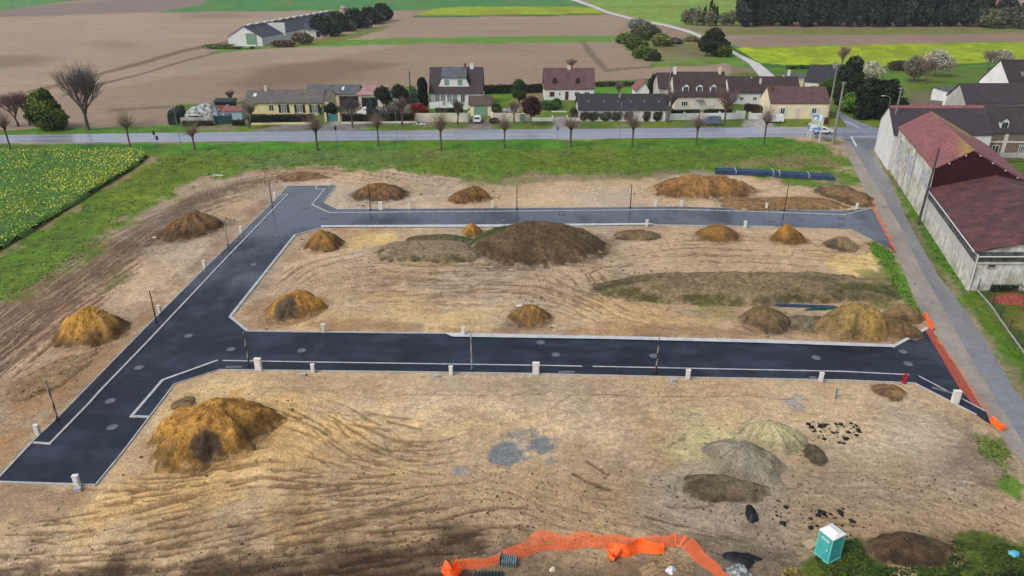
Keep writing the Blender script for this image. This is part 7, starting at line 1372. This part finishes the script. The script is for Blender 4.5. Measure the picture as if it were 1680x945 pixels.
# the dark wood beyond
fr = []
for k in range(3):
    r = empty('conifer', (0,0,0), 'x', 'tree', 'dark conifers of the wood'); foliage('crown', [(0,0,6,3.6,3.4,6),(0,0,13,2.9,2.9,6),(0,0,19,1.6,1.6,4),(1,0,4,3,3,4)], 3000, .8, (36,48,44), (66,80,68), 120+k, r, shell=.5, cn=.5); mb = MB(); mb.tube([(0,0,-.1),(0,0,16)], [.35,.15], 6); mb.build('trunk', m_bark, r, local=True); fr.append(r)  # a bluish distance haze is mixed into the crown colours
fu = [True]*3; i = 0; rr = random.Random(5)
for j, (n_, y) in enumerate([(26,43.5),(26,36),(22,26)]):
    for q in range(n_):
        x = 1218 + (1610 - 1218) * (q + rr.uniform(-.3,.3)) / (n_ - 1); k = i % 3; c = G(x, y + rr.uniform(-1,1)); s_ = rr.uniform(.7, 1.25)
        place(fr[k], fu[k], c, rr.random()*6, (s_, s_, s_*rr.uniform(.9,1.15)), 'dark conifer, %s in the %s row of the wood counted from its left edge' % (('twentieth' if q == 19 else 'twenty-' + ORD[q-20]) if q >= 20 else ORD[q], ['front','middle','rear'][j])); fu[k] = False; i += 1
for q in range(12):
    x = 1606 + q * 13; y = 46 + q*.6 + rr.uniform(-3,0); h = rr.uniform(7,11); leafy('wood_tree', 'greyish green tree, %s rightward from the end of the dark conifers' % ORD[q], x, y, [(0,0,h*.5,4,3.6,h*.5),(2,0,h*.6,2.4,2.4,h*.3)], 1500, .75, (70,80,58), (112,116,88), 140+q, (h*.5,.25), group='greyish trees right of the dark wood', shell=.4)
for q in range(6):
    x = 1650 + q*40; leafy('wood_tree', 'distant dark tree, %s behind the greyish trees at the far right' % ORD[q], x, 34, [(0,0,6,6,4,6)], 1500, .9, (36,46,38), (62,72,58), 160+q, (4,.3), group='distant dark trees at the far right')
for q, (x, y) in enumerate([(1565,22),(1615,24)]):
    c = XY(x, y); H = House('distant_house', 'distant %s house among the trees at the far right' % ['pale pink', 'reddish brown'][q], 'house', c, c + (14, 0), (0, 9), 4, 8, W_CREAM if q == 0 else W_OFF, R_PINK if q == 0 else R_RED); H.window(4, 1, 1.2, 1.4, 1)
# hedges
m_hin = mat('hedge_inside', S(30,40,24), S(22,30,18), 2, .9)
def hedge(label, p0, p1, h, w, c1, c2, seed, size=.2, dens=42, c3=None):
    a = XY(*p0); b = XY(*p1); Ln = np.linalg.norm(b-a); u = (b-a)/Ln; v = np.array([-u[1], u[0]]); r = empty('hedge', (a[0], a[1], 0), label, 'hedge'); rg = np.random.default_rng(seed)
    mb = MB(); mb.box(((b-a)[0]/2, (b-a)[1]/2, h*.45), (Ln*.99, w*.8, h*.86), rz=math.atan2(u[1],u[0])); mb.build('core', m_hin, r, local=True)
    n = int(Ln * (2*h + w) * dens); s = rg.uniform(0, Ln, n); f = rg.random(n); k = f * (2*h + w); t = np.where(k < h, -w/2, np.where(k < h+w, k-h-w/2, w/2)); z = np.where(k < h, k, np.where(k < h+w, h, 2*h+w-k))
    bu = (fbm(s, z + t, .8, 3, seed) - .5) * .5; z = z * (1 + bu*.4) + rg.normal(0,.05,n); t = t * (1 + bu) + rg.normal(0,.05,n)
    p = np.stack([u[0]*s + v[0]*t, u[1]*s + v[1]*t, np.maximum(z, .05)], 1); V, c = leaves(p, size, c1, c2, rg, c3=c3); mkarr('leaves', V, np.arange(len(V)).reshape(-1,4), m_leaf, attrs={'col': np.clip(c,.003,1)}, parent=r)
hedge('dark clipped hedge before the yellow bungalow', (408,202.5), (516,201.5), 1.9, 1.1, (40,46,28), (66,70,40), 1); hedge('dark reddish hedge left of the flowers before the camper garden', (562,201.5), (680,200.5), 1.9, 1.2, (36,34,26), (62,54,38), 2)
hedge('dark hedge behind the chalet lawn with loose shoots on top', (793,154), (858,152), 2.2, 1.4, (26,44,26), (56,80,42), 3, .26); hedge('dark hedge left of the house with the red door', (860,153), (889,151), 2.2, 1.2, (40,48,32), (64,70,46), 4, .26)
hedge('clipped dark green hedge before the dormer house, left half', (1101,190), (1147,189), 1.3, 1.0, (28,44,26), (52,72,36), 5); hedge('clipped dark green hedge before the dormer house, right half', (1155,189), (1200,188), 1.3, 1.0, (28,44,26), (52,72,36), 6)
hedge('low dark plants along the foot of the chalet terrace', (714,184), (760,183.5), .9, .7, (34,56,34), (62,86,50), 7); hedge('brown ivy covered low hedge before the scrap yard wall', (300,207), (350,206), 1.1, .8, (62,66,42), (104,94,62), 8); hedge('dark low bush row right of the scrap yard gate', (382,206), (402,205.5), 1.2, 1.0, (40,52,30), (66,78,42), 9)
hedge('brown thatch like dead hedge behind the white gate', (1222,182), (1258,188), 1.8, 1.6, (64,48,40), (92,68,54), 10); hedge('dark green hedge at the back of the garden by the red doored house', (976,142), (1040,141), 1.2, 1.0, (56,66,44), (92,98,64), 11, .26)
hedge('scrubby green hedge left of the scrap yard', (283,203), (300,190), 2.4, 1.6, (60,82,64), (98,118,90), 12, .26); hedge('ivy and weeds along the stained front wall of the warehouse', (1625,478), (1690,474), .8, .5, (40,48,36), (72,78,54), 13, .2); hedge('long dark green hedge line at the foot of the rapeseed field behind the village', (1290,113), (1420,111.5), 1.0, 1.5, (50,84,36), (80,116,48), 14, .4, 20)
# rapeseed crop standing on the left
RP = [(-700,266),(0,253),(120,252),(232,250),(244,258),(228,272),(205,287),(165,311),(120,340),(80,365),(40,391),(0,411),(-300,560),(-900,760)]
rg = np.random.default_rng(21); PP = np.array(E(RP)); r = empty('rapeseed_crop', (0,0,0)); r['kind'] = 'stuff'; r['label'] = 'knee high flowering rapeseed crop filling the left field'; r['category'] = 'crop'
step = .45; xs = np.arange(PP[:,0].min(), PP[:,0].max(), step); ys = np.arange(PP[:,1].min(), PP[:,1].max(), step); gx, gy = np.meshgrid(xs, ys, indexing='ij'); sdv = poly_sd(gx.ravel(), gy.ravel(), PP).reshape(gx.shape)
zh = .85 * smooth(.15, -.35, sdv) if False else .8 * (1 - smooth(-.5, .1, sdv)); zh = zh * (.75 + .5 * fbm(gx, gy, .7, 3, 4)); idm = np.arange(gx.size).reshape(gx.shape); qd = np.stack([idm[:-1,:-1], idm[1:,:-1], idm[1:,1:], idm[:-1,1:]], 2).reshape(-1,4); keep = (sdv.ravel()[qd] < .1).all(1)
mkarr('crop_floor', np.stack([gx.ravel(), gy.ravel(), zh.ravel() + .02], 1), qd[keep], mat('crop_green', S(64,104,44), S(84,124,52), 1.2, .9), parent=r)
n = 330000; c = rg.uniform(PP.min(0), PP.max(0), (n, 2)); d = poly_sd(c[:,0], c[:,1], PP); c = c[d < .05]; d = d[d < .05]; keep = rg.random(len(c)) < np.clip(60/np.maximum(c[:,1],60), .3, 1) ; c = c[keep]; d = d[keep]
pn = fbm(c[:,0], c[:,1], .10, 4, 14); pl = fbm(c[:,0]*.5, c[:,1], .5, 3, 15); edge = np.exp(d / 2.2); z = rg.uniform(.15, 1.15, len(c)) ** .6 * (.85 + .3*pl); p = np.stack([c[:,0], c[:,1], z], 1)
V, cc = leaves(p, .21, (74,122,48), (134,168,70), rg, up=.2, cn=.6); bloom = (rg.random(len(c)) < np.clip((pn - .42)*5 + (pl-.5)*1.6 + edge*.3, .22, .92)) & (z > .62); yc = S(196,200,72) * rg.uniform(.7, 1.1, (len(c), 1)); cc = cc.reshape(-1,4,3); cc[bloom] = yc[bloom][:,None,:]
V = V.reshape(-1,4,3); V[bloom, :, 2] += .12; mkarr('crop_plants', V.reshape(-1,3), np.arange(V.size//3).reshape(-1,4), m_leaf, attrs={'col': np.clip(cc.reshape(-1,3),.003,1)}, parent=r)
# grass tufts
def tufts(label, poly, n, hmin, hmax, c1, c2, seed, thr=.45, c3=None):
    rg = np.random.default_rng(seed); P = np.array(E(poly)); c = rg.uniform(P.min(0), P.max(0), (n*3, 2)); d = poly_sd(c[:,0], c[:,1], P) + (fbm(c[:,0], c[:,1], .3, 3, seed)-.5)*3; ok = (d < 0) & (fbm(c[:,0], c[:,1], .5, 4, seed+3) > thr) & (poly_sd(c[:,0], c[:,1], OUT_ROAD) > .2) & (poly_sd(c[:,0], c[:,1], SHOULDER) > .2) & (poly_sd(c[:,0], c[:,1], LANE) > .2) & (poly_sd(c[:,0], c[:,1], MAIN) > .3); c = c[ok][:n]
    z = np.array([groundz(x, y) for x, y in c]) + hmin*.4; p = np.stack([c[:,0], c[:,1], z], 1); V, cc = leaves(p, (hmin+hmax)/2, c1, c2, rg, up=0, cn=.5, c3=c3, f3=.12); V = V.reshape(-1,4,3); V[:,:,2] = p[:,None,2] + (V[:,:,2]-p[:,None,2])*.7; 
    tag(mkarr('grass', V.reshape(-1,3), np.arange(V.size//3).reshape(-1,4), m_leaf, attrs={'col': np.clip(cc.reshape(-1,3),.003,1)}), label, 'grass', kind='stuff')
tufts('rough grass tufts on the verge and meadow beside the main road', [(262,262),(300,246),(800,243),(1330,236),(1380,246),(1400,290),(1180,284),(900,288),(760,296),(600,276),(400,280),(250,335),(110,440),(0,495),(0,425),(120,350),(240,275)], 16000, .12, .34, (56,92,34), (104,130,58), 1, c3=(150,150,100))
tufts('grass tufts on the strip between site and lane shoulder', [(1424,394),(1461,412),(1514,518),(1505,528),(1462,470),(1440,420)], 1600, .12, .3, (60,104,36), (100,142,54), 2, .3); tufts('grass tufts on the lane verge beside the barns', [(1447,262),(1483,345),(1540,430),(1600,510),(1680,620),(1690,560),(1600,480),(1500,365)], 4200, .12, .34, (60,102,36), (98,138,54), 3, .4)
tufts('grass tufts around the portable toilet', [(1330,960),(1350,900),(1400,893),(1440,930),(1540,930),(1560,885),(1690,905),(1700,960)], 2200, .1, .3, (40,66,26), (74,98,38), 4, .38); tufts('dry sprouting weeds on the middle berm and plots', [(1000,445),(1460,450),(1470,500),(1100,500),(990,490)], 1500, .1, .24, (88,104,52), (128,124,84), 5, .5)  # toilet tufts are darker too, some shade is put into their colour
tufts('weeds in the turned earth of the fields edge', [(1600,712),(1650,735),(1670,790),(1640,800)], 500, .1, .3, (70,100,40), (110,124,60), 6, .4)
for i, (x, y, s_) in enumerate([(1488,988,1.0),(1532,990,1.2),(1578,990,1.2),(1622,986,1.3),(1668,982,1.5),(1440,990,.9),(1372,984,.7)]): leafy('shrub', 'dark leafy bush, %s from the right along the bottom right edge' % ORD[[2,3,4,5,6,1,0][i] and (6-[2,3,4,5,6,1,0][i])], x, y, [(0,0,s_*.6,s_*1.1,s_*.9,s_*.75)], 2600, .13, (22,34,18), (50,64,30), 170+i, group='bushes along the bottom right edge')
leafy('shrub', 'yellowish dry weed at the bottom beside the grey sheeting', 1300, 950, [(0,0,.4,.7,.5,.45)], 700, .1, (120,110,60), (190,170,90), 180)
leafy('shrub', 'red brown shrub behind the white hatchback at the junction', 1353, 203, [(0,0,.8,.9,.8,.8)], 700, .18, (110,40,36), (150,64,54), 181)

# final soil colours, stained by the heaps
ca = ground.data.color_attributes['col']; c4 = np.ones((len(Cc), 4), np.float32); c4[:, :3] = np.clip(Cc, .004, 1); ca.data.foreach_set('color', c4.ravel())

# ---- thin damp air over the far fields
mb = MB(); mb.box((0, 5000, 25), (44000, 12000, 54)); m_h, nt, N, L, B = nodes('damp_air'); N.remove(B); pv = N.new('ShaderNodeVolumePrincipled'); pv.inputs['Color'].default_value = (.86, .90, .96, 1); pv.inputs['Density'].default_value = 0.00013; pv.inputs['Anisotropy'].default_value = .2
L.new(pv.outputs[0], N['Material Output'].inputs['Volume']); hz = mb.build('haze', m_h, None); hz['kind'] = 'stuff'
